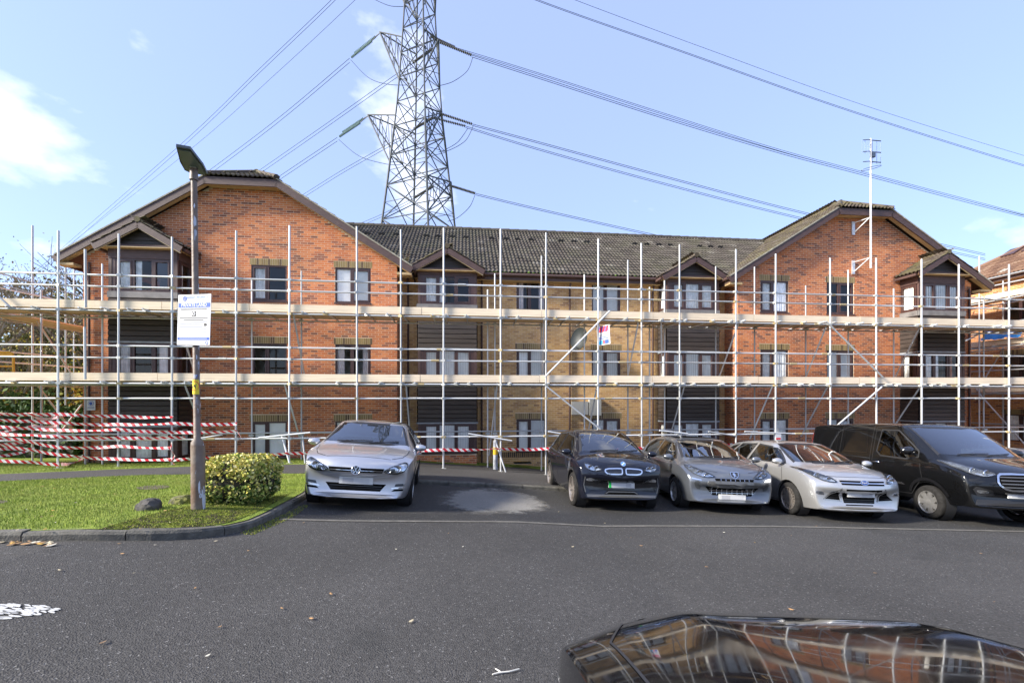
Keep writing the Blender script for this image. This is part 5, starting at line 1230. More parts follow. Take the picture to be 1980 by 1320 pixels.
TL = [(-19.5,20,10.5,.8,'bare tree with ivy nearest the end of the building',1,M_oliv,900,1500),(-22.5,19,11.0,.8,'bare tree with pale bark behind the yellow ladder gate',2,M_oliv,1100,700),(-25.5,22,12.5,.8,'tall bare tree at the very edge of the picture',3,M_oliv,900,500),
      (-24,27,13,.85,'taller bare tree behind the corner of the scaffold',4,M_oliv,1200,1800),(-29,27,14,.85,'bare tree in the second row of the wood at the picture edge',5,M_oliv,900,900),(-20.5,26,12,.8,'slender bare tree close behind the eaves corner',6,M_oliv,900,1500),
      (-33,33,15,.85,'far bare tree in the wood beyond the ladder gate',7,M_oliv,1200,1500),(-27,35,15,.85,'far bare tree in the wood behind the corner standard',8,M_oliv,1200,1500),(-37,30,14,.8,'far bare tree at the outer edge of the wood',9,M_oliv,900,900)]
for (x,y,H,sp_,lab,sd,lm,nl,iv) in TL: tree(x,y,H,sp_,lab,sd*13,lm,nl,.06,iv,M_bark2 if sd in (2,3,6) else M_bark).__setitem__('group','trees of the wood beside the building')
def shrub(name, x, y, sx, sy, h, n, size, m, label, seed, cat='shrub', m2=None):
    r = np.random.default_rng(seed); z0 = zg(max(-30,min(30,x)),y)+.05; root = empty(name,(x,y,z0)); tag(root,label,cat)
    c = r.normal(size=(40,3)); c /= np.linalg.norm(c,axis=1)[:,None]; c *= r.uniform(.35,.85,(40,1)); P = c[r.integers(0,40,n)] + r.normal(size=(n,3))*.2
    P[:,2] = np.abs(P[:,2]+.35)*.72; P *= np.array([sx,sy,h]); leaf_cloud('foliage', P, size, m, root, seed)
    mb = MB(); rr = random.Random(seed)
    for i in range(9): a = rr.uniform(0,6.28); mb.path([(0,0,-.1),(math.cos(a)*sx*.3,math.sin(a)*sy*.3,h*.4),(math.cos(a)*sx*.6,math.sin(a)*sy*.6,h*.8)],[.03,.02,.008],5,False)
    mb.build('stems', M_bark, root); return root
SH = [(-18.2,19.2,2.1,1.4,4.6,4500,.09,M_yelf,'shrub with yellow autumn leaves behind the scaffold corner'),(-20.3,18.3,2.3,1.6,3.6,5000,.1,M_ivy,'green shrub behind the corner standard'),(-24.5,19.5,2.8,1.8,5.2,8000,.11,M_oliv,'olive green thicket behind the ladder gate'),
      (-28,20.5,3.4,2.0,6.0,8000,.13,M_oliv,'tall olive thicket at the picture edge'),(-21.5,22.5,2.8,2,6.4,9000,.13,M_oliv,'tall thin thicket between the ivy trees'),(-17.4,23.5,2.2,2,5.6,4500,.12,M_ivy,'ivy covered thicket close to the end wall'),
      (-23,27,3.5,2,8.8,26000,.15,M_oliv,'high brown thicket behind the corner standard'),(-29,28,3.8,2,9.4,26000,.15,M_oliv,'high brown thicket at the picture edge'),(-18.5,28,3,2,8.2,16000,.15,M_oliv,'high brown thicket close behind the eaves corner'),(-35,34,4.5,2.5,10,8000,.15,M_oliv,'farthest brown thicket of the wood')]
for i,(x,y,sx,sy,h,n,s,m_,lab) in enumerate(SH): shrub('shrub',x,y,sx,sy,h,n,s,m_,lab,50+i)
for i,(x,y,H) in enumerate([(-20.8,18.9,6.5),(-22.4,19.6,7.2),(-24.6,19.0,7.0),(-26.3,20.2,7.5),(-19.2,20.6,6.8),(-18.0,19.8,6.0)]):
    tree(x,y,H,.45,'slender pale sapling '+('behind the corner standard','between corner standard and ladder gate','behind the ladder gate','at the picture edge beyond the ladder gate','just behind the yellow leaved shrub','closest to the end wall of the block')[i],400+i*11,M_oliv if i % 2 else M_yelf,500,.06,0,M_bark2,3,'sapling').__setitem__('group','saplings at the edge of the wood')
def hedge(name, x0, x1, y0, y1, h, n, size, m, label, seed, cat='hedge'):
    r = np.random.default_rng(seed); root = empty(name,((x0+x1)/2,(y0+y1)/2,zg((x0+x1)/2,(y0+y1)/2))); tag(root,label,cat)
    P = r.uniform(-1,1,(n,3)); ax = r.integers(0,3,n); sg = np.where(r.random(n)<.5,-1,1); k = r.random(n) < .85
    for i in range(3): sel = k&(ax==i); P[sel,i] = sg[sel]*r.uniform(.84,1.04,sel.sum())
    P[:,2] = P[:,2]*.5+.5; P *= np.array([(x1-x0)/2,(y1-y0)/2,h]); P += r.normal(size=(n,3))*.05
    leaf_cloud('foliage', P, size, m, root, seed)
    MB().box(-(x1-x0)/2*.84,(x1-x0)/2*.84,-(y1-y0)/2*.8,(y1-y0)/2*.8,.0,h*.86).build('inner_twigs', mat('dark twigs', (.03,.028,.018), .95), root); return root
hedge('laurel_hedge', -32,-15.2,16.6,18.2,2.05,15000,.1,M_dkl,'dark evergreen hedge behind the tapes at the end of the building',71)
# clipped variegated bush beside the lamp post
bb = ground_at(468,980); bx = empty('variegated_bush', bb+Vector((-.25,.38,-.02))); tag(bx, 'rounded clipped bush with yellow and green leaves beside the lamp post', 'bush')
rg = np.random.default_rng(77); n = 9000
d_ = rg.normal(size=(n,3)); d_ /= np.linalg.norm(d_,axis=1)[:,None]; sq = np.power(np.abs(d_),.62)*np.sign(d_)
from mathutils import noise as NZ
lump = np.array([1+.10*NZ.noise(Vector(q)*2.2)+.06*NZ.noise(Vector(q)*5) for q in d_])
rad = rg.uniform(.9,1.03,n)*lump; P = sq*rad[:,None]*np.array([.50,.42,.35]); P[:,2] += .36; keep = P[:,2] > .0; P = P[keep]; 
tp = P[:,2]+rg.normal(0,.16,len(P)) > .30
M_var = leafmat('cream edged leaves', [(.62,.55,.16),(.7,.64,.3),(.4,.42,.08),(.58,.48,.1),(.2,.26,.04)])
M_varg = leafmat('green centred leaves', [(.06,.11,.02),(.12,.18,.035),(.42,.42,.12),(.045,.085,.015),(.2,.25,.05)])
leaf_cloud('yellow_leaves', P[tp], .026, M_var, bx, 7.7, .65); leaf_cloud('green_leaves', P[~tp], .026, M_varg, bx, 7.8, .65)
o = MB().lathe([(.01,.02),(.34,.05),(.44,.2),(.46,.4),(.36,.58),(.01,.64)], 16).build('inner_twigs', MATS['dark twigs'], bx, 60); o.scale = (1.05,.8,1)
# trees behind the viewpoint, seen in window and paint reflections
for i,(x,y,H) in enumerate([(-21,-24,12),(-11,-27,13),(-2,-24,12),(7,-28,14),(16,-25,12),(25,-27,13)]):
    tree(x,y,H,.85,['tree behind the viewpoint '+w for w in ('farthest along the lawn side','second along the lawn side','just left of the middle','just right of the middle','second along the far side','farthest along the far side')][i],200+i*7,M_oliv,2200,.1,600).__setitem__('group','trees behind the viewpoint')
# ------------------------------------------------------------------ vehicles
def paint(name, col, metal, rough, coat=1.0, flake=.05):
    if name in MATS: return MATS[name]
    m, nt, b = nodes_of(name); n, l = nt.nodes, nt.links
    b.inputs['Metallic'].default_value = metal; b.inputs['Roughness'].default_value = rough; b.inputs['Specular IOR Level'].default_value = .5 if sum(col) > .2 else .1; b.inputs['Coat Weight'].default_value = coat; b.inputs['Coat Roughness'].default_value = .03
    tc = n.new('ShaderNodeTexCoord'); t = n.new('ShaderNodeTexNoise'); t.inputs['Scale'].default_value = 3; t.inputs['Detail'].default_value = 5; l.new(tc.outputs['Object'], t.inputs['Vector'])
    r = n.new('ShaderNodeValToRGB'); r.color_ramp.elements[0].color = (*[c*(1-flake) for c in col],1); r.color_ramp.elements[1].color = (*[min(1,c*(1+flake)) for c in col],1); l.new(t.outputs['Fac'], r.inputs['Fac']); l.new(r.outputs['Color'], b.inputs['Base Color'])
    # film of road dust makes the gloss uneven
    t2 = n.new('ShaderNodeTexNoise'); t2.inputs['Scale'].default_value = 9; t2.inputs['Detail'].default_value = 6; l.new(tc.outputs['Object'], t2.inputs['Vector'])
    mr = n.new('ShaderNodeMapRange'); mr.inputs['From Min'].default_value = .4; mr.inputs['From Max'].default_value = .8; mr.inputs['To Min'].default_value = .02; mr.inputs['To Max'].default_value = .09; l.new(t2.outputs['Fac'], mr.inputs['Value']); l.new(mr.outputs[0], b.inputs['Coat Roughness'])
    MATS[name] = m; return m
M_rub = mat('tyre rubber', (.02,.019,.018), .9, var=.3, vscale=20, spec=.15); M_trim = mat('black trim plastic', (.018,.018,.019), .5); M_gtrim = mat('gloss black trim', (.008,.008,.009), .08, coat=.5)
M_chr = mat('chrome', (.75,.76,.78), .12, 1.0); M_alloy = mat('alloy rim', (.5,.49,.47), .35, .8, var=.15, vscale=12); M_alloyb = mat('brake dusted alloy', (.36,.32,.285), .42, .75, var=.2, vscale=15)
M_lamp = mat('headlamp reflector', (.62,.64,.66), .15, .9, var=.35, vscale=14); M_lampd = mat('headlamp dark inner', (.06,.065,.07), .3, .4); M_cg = glass('car glass', (.42,.48,.5), 2.4); M_cgs = glass('tinted side glass', (.22,.25,.25), 1.5); M_clear = glass('clear lamp cover', (.9,.92,.93), 1.0)
M_int = mat('matt black intake', (.004,.004,.004), .95, spec=.05); M_seat = mat('seat fabric', (.05,.052,.055), .9, var=.2, vscale=10); M_dash = mat('dashboard plastic', (.025,.026,.028), .7)
M_plate = mat('plate face', (.55,.55,.53), .5); M_pb1 = mat('plate blur dark', (.38,.38,.39), .6); M_pb2 = mat('plate blur light', (.5,.5,.5), .6); M_red = mat('red lens', (.4,.01,.01), .2); M_orange = mat('amber lens', (.8,.3,.02), .2)
def eval_mesh(me, mods):
    o = bpy.data.objects.new('tmp', me); COL.objects.link(o)
    for kind, kw in mods:
        md = o.modifiers.new(kind, kind)
        for k, v in kw.items(): setattr(md, k, v)
    dg = bpy.context.evaluated_depsgraph_get(); dg.update(); r = bpy.data.meshes.new_from_object(o.evaluated_get(dg)); bpy.data.objects.remove(o); return r
def ring_pts(s, ins=0.0, ridge=0.0):
    x, zb, zs, ze, zt, w, wt = s[:7]; rg_ = s[8] if len(s) > 8 else 0
    w -= ins; wt -= ins*.9; zt -= ins*.8; ze -= ins*.8
    h = [(0,zb),(.66*w,zb),(.9*w,zb+.02),(.965*w,zb+.3*(zs-zb)),(w,zb+.72*(zs-zb)),(.985*w,zs),((.97*w+wt)/2+.012,(zs+ze)/2+.012*(ze>zs+.1)),(wt,ze),(.62*wt,zt-.28*(zt-ze)+rg_),(0,zt)]
    return h
def shell(name, st, ins=0.0, lv=2, crs=()):
    V, F = [], []; n = 18
    for s in st:
        h = ring_pts(s, ins); bow = s[7] if len(s) > 7 else 0; ring = h + [(-y,z) for y,z in h[8:0:-1]]
        W = max(y for y,_ in h)
        for y,z in ring: V.append((s[0]-bow*abs(y/W)**2.4*(1 if s[0] > -1 else -1), y, z))
    for i in range(len(st)-1):
        for k in range(n): k2 = (k+1)%n; F.append((i*n+k,i*n+k2,(i+1)*n+k2,(i+1)*n+k))
    for b, flip in ((0,False),((len(st)-1)*n,True)):
        q = [(b+0,b+1,b+17)] + [(b+k,b+k+1,b+17-k,b+18-k) for k in range(1,8)] + [(b+8,b+9,b+10)]
        F += [tuple(reversed(f)) for f in q] if not flip else q
    me = bpy.data.meshes.new(name); me.from_pydata(V, [], F)
    bm = bmesh.new(); bm.from_mesh(me); bmesh.ops.recalc_face_normals(bm, faces=bm.faces[:]); cl = bm.edges.layers.float.new('crease_edge')
    for e in bm.edges:
        a, b = e.verts[0].index % n, e.verts[1].index % n
        if a == b and a in (5,13): e[cl] = .55
        if a == b and a in (7,11): e[cl] = .45
        if a == b and a in (2,16): e[cl] = .7
        if a == b and a in (8,10) and len(st[0]) > 8 and st[e.verts[0].index//n][0] > -.1: e[cl] = .6
        sa, sb = e.verts[0].index // n, e.verts[1].index // n
        if sa == sb and sa in crs and min(a,b) >= 6 and max(a,b) <= 12: e[cl] = .5
    bm.to_mesh(me); bm.free()
    return eval_mesh(me, [('SUBSURF', dict(levels=lv, render_levels=lv))]) if lv else me
def inset_poly(p, d):
    n = len(p); A = sum(p[i][0]*p[(i+1)%n][1]-p[(i+1)%n][0]*p[i][1] for i in range(n)); s = 1 if A > 0 else -1; out = []
    for i in range(n):
        a, b, c = Vector(p[i-1]), Vector(p[i]), Vector(p[(i+1)%n]); n1 = Vector((-(b-a).y,(b-a).x)); n2 = Vector((-(c-b).y,(c-b).x))
        n1 = n1.normalized() if n1.length else Vector((0,0)); n2 = n2.normalized() if n2.length else Vector((0,0)); m_ = (n1+n2); k = max(.35, m_.length_squared/2/1.0) if m_.length else 1
        out.append(tuple(b + m_/ (m_.length if m_.length else 1) * d*s/max(.5,(m_.length/2))))
    return out
class Car:
    def __init__(s, name, label, cat, st, loc, head, body_mat, crs=()):
        s.root = empty(name); tag(s.root, label, cat, 'vehicles in the car park'); s.st = st; s.body_me = shell('body', st, 0, 3 if name == 'black_car' else 2, crs); s.paint = body_mat
        s.bvh = BVHTree.FromPolygons([v.co[:] for v in s.body_me.vertices], [p.vertices[:] for p in s.body_me.polygons]); s.cut = []
        X, Y = loc; nz = ground_normal(X,Y); d = Vector((math.cos(R(head)),math.sin(R(head)),0)); d = (d-nz*d.dot(nz)).normalized(); l_ = nz.cross(d)
        M = Matrix((d,l_,nz)).transposed().to_4x4(); M.translation = (X,Y,zg(X,Y)+.006); s.root.matrix_world = M
    def ray(s, view, a, b):
        o, d = {'F':((4,a,b),(-1,0,0)),'B':((-8,a,b),(1,0,0)),'L':((a,3,b),(0,-1,0)),'R':((a,-3,b),(0,1,0)),'T':((a,b,4),(0,0,-1))}[view]
        h = s.bvh.ray_cast(Vector(o), Vector(d)); return (h[0], h[1], -Vector(d)) if h[0] is not None else None
    def hit(s, view, a, b, ca, cb):
        for t in (0,.03,.07,.12,.2,.3,.45):
            h = s.ray(view, a+(ca-a)*t, b+(cb-b)*t)
            if h: return h
        return None
    def decal(s, name, poly, view, m, off=.004, skirt=.012, step=.06, parent=None, sm=True):
        bm = bmesh.new(); vs = [bm.verts.new((a,b,0)) for a,b in poly]; bm.faces.new(vs); bmesh.ops.triangulate(bm, faces=bm.faces[:]); grid_cut(bm, step)
        ca = sum(p[0] for p in poly)/len(poly); cb = sum(p[1] for p in poly)/len(poly)
        for v in bm.verts:
            h = s.hit(view, v.co.x, v.co.y, ca, cb)
            if h: q, nn, dd = h; nn = nn if nn.dot(dd) > 0 else -nn; v.co = q+(nn*.7+dd*.3)*off
        if skirt:
            be = [e for e in bm.edges if e.is_boundary]; r_ = bmesh.ops.extrude_edge_only(bm, edges=be)
            dd = {'F':Vector((-1,0,0)),'B':Vector((1,0,0)),'L':Vector((0,-1,0)),'R':Vector((0,1,0)),'T':Vector((0,0,-1))}[view]
            for v in [g for g in r_['geom'] if isinstance(g, bmesh.types.BMVert)]: v.co += dd*(skirt+off)
        bmesh.ops.recalc_face_normals(bm, faces=bm.faces[:]); me = bpy.data.meshes.new(name); bm.to_mesh(me); bm.free()
        if sm: smooth(me, 35)
        return mesh_obj(name, me, m, parent or s.root)
    def ring(s, name, poly, wd, view, m, off=.005, parent=None, sub=4):
        inn = inset_poly(poly, wd); n = len(poly); V = []; F = []; ca = sum(p[0] for p in poly)/n; cb = sum(p[1] for p in poly)/n
        for loop in (poly, inn):
            for i in range(n):
                a, b = Vector(loop[i]), Vector(loop[(i+1)%n])
                for k in range(sub):
                    p = a.lerp(b,k/sub); h = s.hit(view, p.x, p.y, ca, cb)
                    V.append(tuple(h[0]+(h[1] if h[1].dot(h[2]) > 0 else -h[1])*off) if h else (0,0,0))
        N = n*sub; F = [(i,(i+1)%N,N+(i+1)%N,N+i) for i in range(N)]
        return MB().add(V,F).build(name, m, parent or s.root, 60)
    def seam(s, pts, view, wd=.011, m=None, name='panel_gap', off=.0025):
        V = []; P = []
        for a,b in zip(pts[:-1],pts[1:]):
            k = max(1,int((Vector(b)-Vector(a)).length/.07)); P += [Vector(a).lerp(Vector(b),i/k) for i in range(k)]
        P.append(Vector(pts[-1])); H = []
        for i,p in enumerate(P):
            t = (P[min(i+1,len(P)-1)]-P[max(i-1,0)]).normalized(); nrm = Vector((-t.y,t.x))*wd/2
            for q in (p-nrm,p+nrm):
                h = s.ray(view,q.x,q.y)
                if not h: return None
                H.append(h[0]+(h[1] if h[1].dot(h[2]) > 0 else -h[1])*off)
        return MB().add(H,[(2*i,2*i+2,2*i+3,2*i+1) for i in range(len(P)-1)]).build(name, m or M_trim, s.root, 60)
    def window(s, name, poly, view, m, surround=.03, inset=.012, sm=None, pm=None):
        if surround: s.ring(name+'_surround', poly, surround, view, pm or M_trim)
        g = inset_poly(poly, surround*.6); s.decal(name, g, view, m, .003, 0, .08); s.cut.append((view, inset_poly(poly, surround+.004)))
    def build_body(s, wheels, wr, cabin, ww=.27):
        W = max(q[5] for q in s.st)
        cab = shell('cab', cabin, .075, 1); res = s.body_me
        def boolean(me, cut):
            co = bpy.data.objects.new('cutter', cut); COL.objects.link(co); r_ = eval_mesh(me, [('BOOLEAN', dict(object=co, operation='DIFFERENCE', solver='EXACT'))]); bpy.data.objects.remove(co)
            return r_ if len(r_.polygons) > 50 else me
        res = boolean(res, cab)
        mb = MB()
        for view, p in s.cut:
            if view == 'F': mb.prism([(s.wsx,a,b) for a,b in p],(3,0,0))
            elif view == 'B': mb.prism([(s.bwx,a,b) for a,b in p],(-3,0,0))
            elif view == 'L': mb.prism([(a,.25,b) for a,b in p],(0,1.2,0))
            elif view == 'R': mb.prism([(a,-.25,b) for a,b in p],(0,-1.2,0))
        if s.cut: res = boolean(res, mb.mesh('wcut'))
        mb = MB()
        for (x,_) in wheels:
            for sg in (-1,1): mb.lathe([(.001,W-ww),(wr+.05,W-ww),(wr+.055,W+.3),(.001,W+.3)], 32, 'y', Matrix.Translation((x,0,wr)) @ Matrix.Diagonal((1,sg,1,1)))
        wm = mb.mesh('wells'); res = boolean(res, wm)
        smooth(res, 38); o = mesh_obj('body', res, s.paint, s.root)
        if len(res.materials) == 0: res.materials.append(s.paint)
        for p in res.polygons: p.material_index = 0
        # arch liners
        for (x,_) in wheels:
            for sg in (-1,1): 
                MB().lathe([(wr+.045,W-ww+.01),(wr+.045,W-.06)], 28, 'y', Matrix.Translation((x,0,wr)) @ Matrix.Diagonal((1,sg,1,1))).build('arch_liner', M_trim, s.root, 60)
    def wheel(s, x, side, r, w, W, rimr, spokes, rim_m, kind='bar', steer=0):
        e = bpy.data.objects.new('wheel', None); link(e, s.root); e.matrix_local = Matrix.Translation((x, side*(W-.02-w/2), r)) @ Matrix.Rotation((0 if side > 0 else math.pi)+steer,4,'Z')
        h = w/2
        MB().lathe([(rimr,-h),(rimr+.03,-h-.004),(r-.03,-h+.002),(r-.006,-h+.022),(r,-h+.05),(r,h-.05),(r-.006,h-.022),(r-.03,h-.002),(rimr+.03,h+.004),(rimr,h),(rimr-.01,h-.02)], 36, 'y').build('tyre', M_rub, e, 40)
        rim = MB().lathe([(rimr,h-.002),(rimr-.014,h-.004),(rimr-.022,h-.03),(rimr-.03,-h)], 36, 'y').build('rim', rim_m, e, 40)
        MB().lathe([(.001,-.02),(rimr-.03,-.02)], 24, 'y').build('brake_disc', M_trim, e)
        MB().lathe([(.001,h-.025),(.045,h-.028),(.055,h-.05)], 20, 'y').build('hub_cap', rim_m, e, 40)
        sp = MB()
        for i in range(spokes):
            t = 2*math.pi*i/spokes
            for dt in ((0,) if kind == 'bar' else (-.16,.16)):
                a0, a1 = t+dt*.25, t+dt; wd0, wd1 = (.03,.02) if kind == 'bar' else (.018,.013)
                if kind == 'fat': wd0, wd1 = .05,.035; a0 = a1 = t+dt*.5
                p0 = Vector((math.cos(a0)*.03,h-.03,math.sin(a0)*.03)); p1 = Vector((math.cos(a1)*(rimr-.012),h-.018,math.sin(a1)*(rimr-.012))); d = (p1-p0).normalized(); nn = Vector((-d.z,0,d.x))
                sp.add([p0-nn*wd0,p0+nn*wd0,p1+nn*wd1,p1-nn*wd1]+[q-Vector((0,.03,0)) for q in (p0-nn*wd0,p0+nn*wd0,p1+nn*wd1,p1-nn*wd1)],[(0,1,2,3),(0,4,5,1),(1,5,6,2),(2,6,7,3),(3,7,4,0)])
        sp.build('spokes', rim_m, e)
    def mirror(s, x, y, z, side, m, sc=1.0):
        e = bpy.data.objects.new('door_mirror', None); link(e, s.root); e.location = (x, side*y, z)
        bm = bmesh.new(); bmesh.ops.create_icosphere(bm, subdivisions=3, radius=1)
        for v in bm.verts: 
            q = v.co; q.x = max(q.x,-.35); v.co = Vector((q.x*.085*sc, q.y*.125*sc, (q.z*(1-.15*q.y*side))*.078*sc))
        me = bpy.data.meshes.new('housing'); bm.to_mesh(me); bm.free(); smooth(me, 50); mesh_obj('housing', me, m, e)
        MB().prism([(-.032*sc,-.1*sc,-.055*sc),(-.032*sc,.1*sc,-.05*sc),(-.032*sc,.1*sc,.05*sc),(-.032*sc,-.1*sc,.055*sc)],(-.004,0,0)).build('mirror_glass', M_chr, e)
        MB().path([(.01,-side*.08*sc,-.05*sc),(.02,-side*.17*sc,-.09*sc)],[.03,.022],8).build('stalk', M_trim, e, 50)
    def plate(s, z, x=None, w=.52, h=.111, green=False, y=0, shades=True):
        hit = s.ray('F', y, z); px = hit[0].x+.02; e = bpy.data.objects.new('number_plate', None); link(e, s.root); e.location = (px,y,z)
        MB().box(-.02,.004,-w/2,w/2,-h/2,h/2).build('plate_board', M_plate, e)
        r_ = random.Random(int(z*1000)); a = -.21
        while a < .2: b = min(.21,a+r_.uniform(.09,.17)); MB().box(.004,.0055,a,b,-h*.34,h*.34).build('plate_face', r_.choice([M_pb1,M_pb2]), e); a = b+.0005
        if green: MB().box(.004,.0058,-w/2,-w/2+.05,-h/2,h/2).build('green_flash', mat('plate green', (.0,.45,.06), .5), e)
    def lamp(s, poly, name='headlamp', dark=None, bulbs=(), ringm=None):
        for sg in (1,-1):
            p = [(a*sg,b) for a,b in poly]; base = s.decal(name, p, 'F', M_lamp, .005, .02, .05)
            if dark: s.decal('lamp_inner', [(a*sg,b) for a,b in dark], 'F', M_lampd, .009, .004, .05, base)
            for (a,b,r_) in bulbs:
                h = s.ray('F', a*sg, b)
                if h: MB().lathe([(.001,0),(r_*.7,.004),(r_,.014),(r_*1.1,.002)], 20, 'x', Matrix.Translation(h[0]+Vector((.006,0,0)))).build('bulb_ring', M_chr, base, 40)
            s.ring('lamp_edge', p, .012, 'F', M_trim, .012, base, 3)
            s.decal('lamp_cover', p, 'F', M_clear, .02, 0, .06, base)
    def interior(s, cowl_x, seat_x, zf=.36, W=.62, rear=True, top=1.1, drv=-1):
        M_ = s.root
        MB().box(seat_x-1.9,cowl_x+.1,-W-.1,W+.1,zf-.04,zf).build('cabin_floor', M_dash, M_)
        MB().prism([(cowl_x+.06,-W,.62),(cowl_x-.55,-W,.62),(cowl_x-.5,-W,top-.2),(cowl_x-.2,-W,top-.13),(cowl_x+.06,-W,top-.17)],(0,2*W,0)).build('dashboard', M_dash, M_)
        for y in (-.36,.36):
            MB().prism([(seat_x+.25,y-.24,zf+.02),(seat_x-.3,y-.24,zf+.02),(seat_x-.3,y-.24,zf+.24),(seat_x+.25,y-.24,zf+.27)],(0,.48,0)).prism([(seat_x-.2,y-.23,zf+.2),(seat_x-.34,y-.23,zf+.2),(seat_x-.5,y-.2,zf+.78),(seat_x-.38,y-.2,zf+.8)],(0,.46,0)).box(seat_x-.52,seat_x-.42,y-.13,y+.13,zf+.82,zf+.98).build('front_seat', M_seat, M_)
        if rear: MB().prism([(seat_x-.95,-W+.05,zf+.2),(seat_x-1.1,-W+.05,zf+.2),(seat_x-1.3,-W+.05,zf+.72),(seat_x-1.2,-W+.05,zf+.74)],(0,2*W-.1,0)).build('rear_seat', M_seat, M_)
        MB().path([Vector((cowl_x-.62,drv*.36,top-.24))+Vector((-.07*math.sin(t),.185*math.cos(t),.17*math.sin(t))) for t in [i*math.pi/10 for i in range(21)]], .016, 8).path([(cowl_x-.62,drv*.36-.17,top-.24),(cowl_x-.62,drv*.36+.17,top-.24)], .018, 6).build('steering_wheel', M_dash, M_, 50)
    def wiper(s, pts):
        P = []
        for a,b in pts:
            h = s.ray('F', a, b)
            if h: P.append(h[0]+h[1]*.018)
        if len(P) > 1: MB().path(P, .009, 6).build('wiper', M_trim, s.root)
    def handle(s, x, z, side, m):
        h = s.ray('L' if side > 0 else 'R', x, z)
        if h: MB().path([h[0]+Vector((-.09,0,0)),h[0]+Vector((-.06,side*.03,.004)),h[0]+Vector((.06,side*.03,.004)),h[0]+Vector((.09,0,0))], [.012,.014,.014,.012], 8).build('door_handle', m, s.root, 60)
def bonnet_gap(c, pts):
    for sg in (1,-1): c.seam([(a,sg*b) for a,b in pts], 'T', .010)
def sym(p): return p + [(-a,b) for a,b in reversed(p)]

def hatch(name, label, st, loc, head, pm, ws, sides, wb, wr, W, rimr, spokes, rim_m, kind, mirror, cowl, seat, roofx, back, tail, steer=0, cat='car', roof_dark=None, mirror_m=None, tw=.205, surround=.03, arch=None):
    near = lambda x: min(range(len(st)), key=lambda i: abs(st[i][0]-x)); c = Car(name, label, cat, st, loc, head, pm, (near(cowl), near(roofx), len(st)-3)); c.wsx, c.bwx = ws[4], back[4]
    c.window('windscreen', [(-ws[0],ws[1]),(ws[0],ws[1]),(ws[2],ws[3]),(-ws[2],ws[3])] if len(ws) < 6 else ws[5], 'F', M_cg, .035)
    c.window('rear_window', [(-back[0],back[1]),(back[0],back[1]),(back[2],back[3]),(-back[2],back[3])], 'B', M_cgs, .03)
    for p in sides:
        for v in 'LR': c.window('side_window', p, v, M_cgs, surround)
    cab = [q for q in st if tail < q[0] < cowl+.02]
    cab = [(q[0],max(q[1],.3)+.06,)+tuple(q[2:7]) for q in cab]
    c.build_body([(0,0),(-wb,0)], wr, cab)
    for x in (0,-wb):
        for sd in (1,-1): c.wheel(x, sd, wr, tw, W, rimr, spokes, rim_m, kind, steer if x == 0 else 0)
    for sd in (1,-1): c.mirror(mirror[0], mirror[1], mirror[2], sd, mirror_m or pm, .84 if cat == 'car' else 1.15)
    c.interior(cowl, seat, top=ws[1]+.06)
    if roof_dark: c.decal('roof_panel', roof_dark[0], 'T', roof_dark[1], .004, .006, .1)
    if arch:
        for x in (0,-wb):
            for v in 'LR':
                a = [(x+(wr+.055)*math.cos(t),wr+(wr+.055)*math.sin(t)) for t in [math.pi*i/14 for i in range(15)]]; b = [(x+(wr+.10)*math.cos(t),wr+(wr+.10)*math.sin(t)) for t in [math.pi*i/14 for i in range(15)]]
                c.seam([(p[0]*.5+q[0]*.5,p[1]*.5+q[1]*.5) for p,q in zip(a,b)][1:-1], v, .045, M_trim, 'arch_trim', .006)
    for sd in 'LR':
        sg = 1 if sd == 'L' else -1
    c.wiper([(-.5,ws[1]+.02),(-.1,ws[1]+.045),(.1,ws[1]+.05)]); c.wiper([(.05,ws[1]+.02),(.35,ws[1]+.04),(.55,ws[1]+.06)])
    return c
def doors(c, front, mid, rear, z0, z1, hz):
    for v in 'LR':
        c.seam([(front,z1-.05),(front+.02,z0+.25),(front-.02,z0+.04),(mid,z0+.03)], v); c.seam([(mid,z1),(mid+.01,z0+.03)], v); 
        if rear: c.seam([(mid,z0+.03),(rear+.1,z0+.03),(rear,z0+.35),(rear-.1,z1)], v)
        c.handle(mid+.14, hz, 1 if v == 'L' else -1, c.paint)
        if rear: c.handle(rear+.05, hz+.02, 1 if v == 'L' else -1, c.paint)

# ---- silver hatchback with round two-letter badge
P_sil = paint('silver paint', (.5,.5,.51), .75, .3)
ST_A = [(-3.38,.42,.78,.92,.95,.70,.52,.05),(-3.33,.30,.84,1.04,1.07,.80,.56,.05),(-3.15,.26,.93,1.22,1.26,.86,.56,.03),(-2.8,.22,.965,1.36,1.40,.885,.56),(-2.2,.19,.965,1.405,1.445,.90,.575),(-1.5,.18,.955,1.415,1.465,.90,.585),(-1.0,.18,.945,1.405,1.455,.90,.61),(-.78,.18,.94,1.375,1.42,.90,.61),(-.45,.18,.935,1.22,1.265,.90,.645),(-.12,.18,.925,1.07,1.11,.90,.70,.03),(.08,.18,.91,.965,1.01,.897,.74,.05),(.3,.18,.885,.925,.97,.89,.72,.06),(.55,.18,.84,.87,.92,.87,.66,.10),(.74,.19,.775,.80,.855,.825,.60,.14),(.83,.20,.70,.72,.765,.785,.56,.16),(.86,.23,.52,.55,.60,.74,.52,.17)]
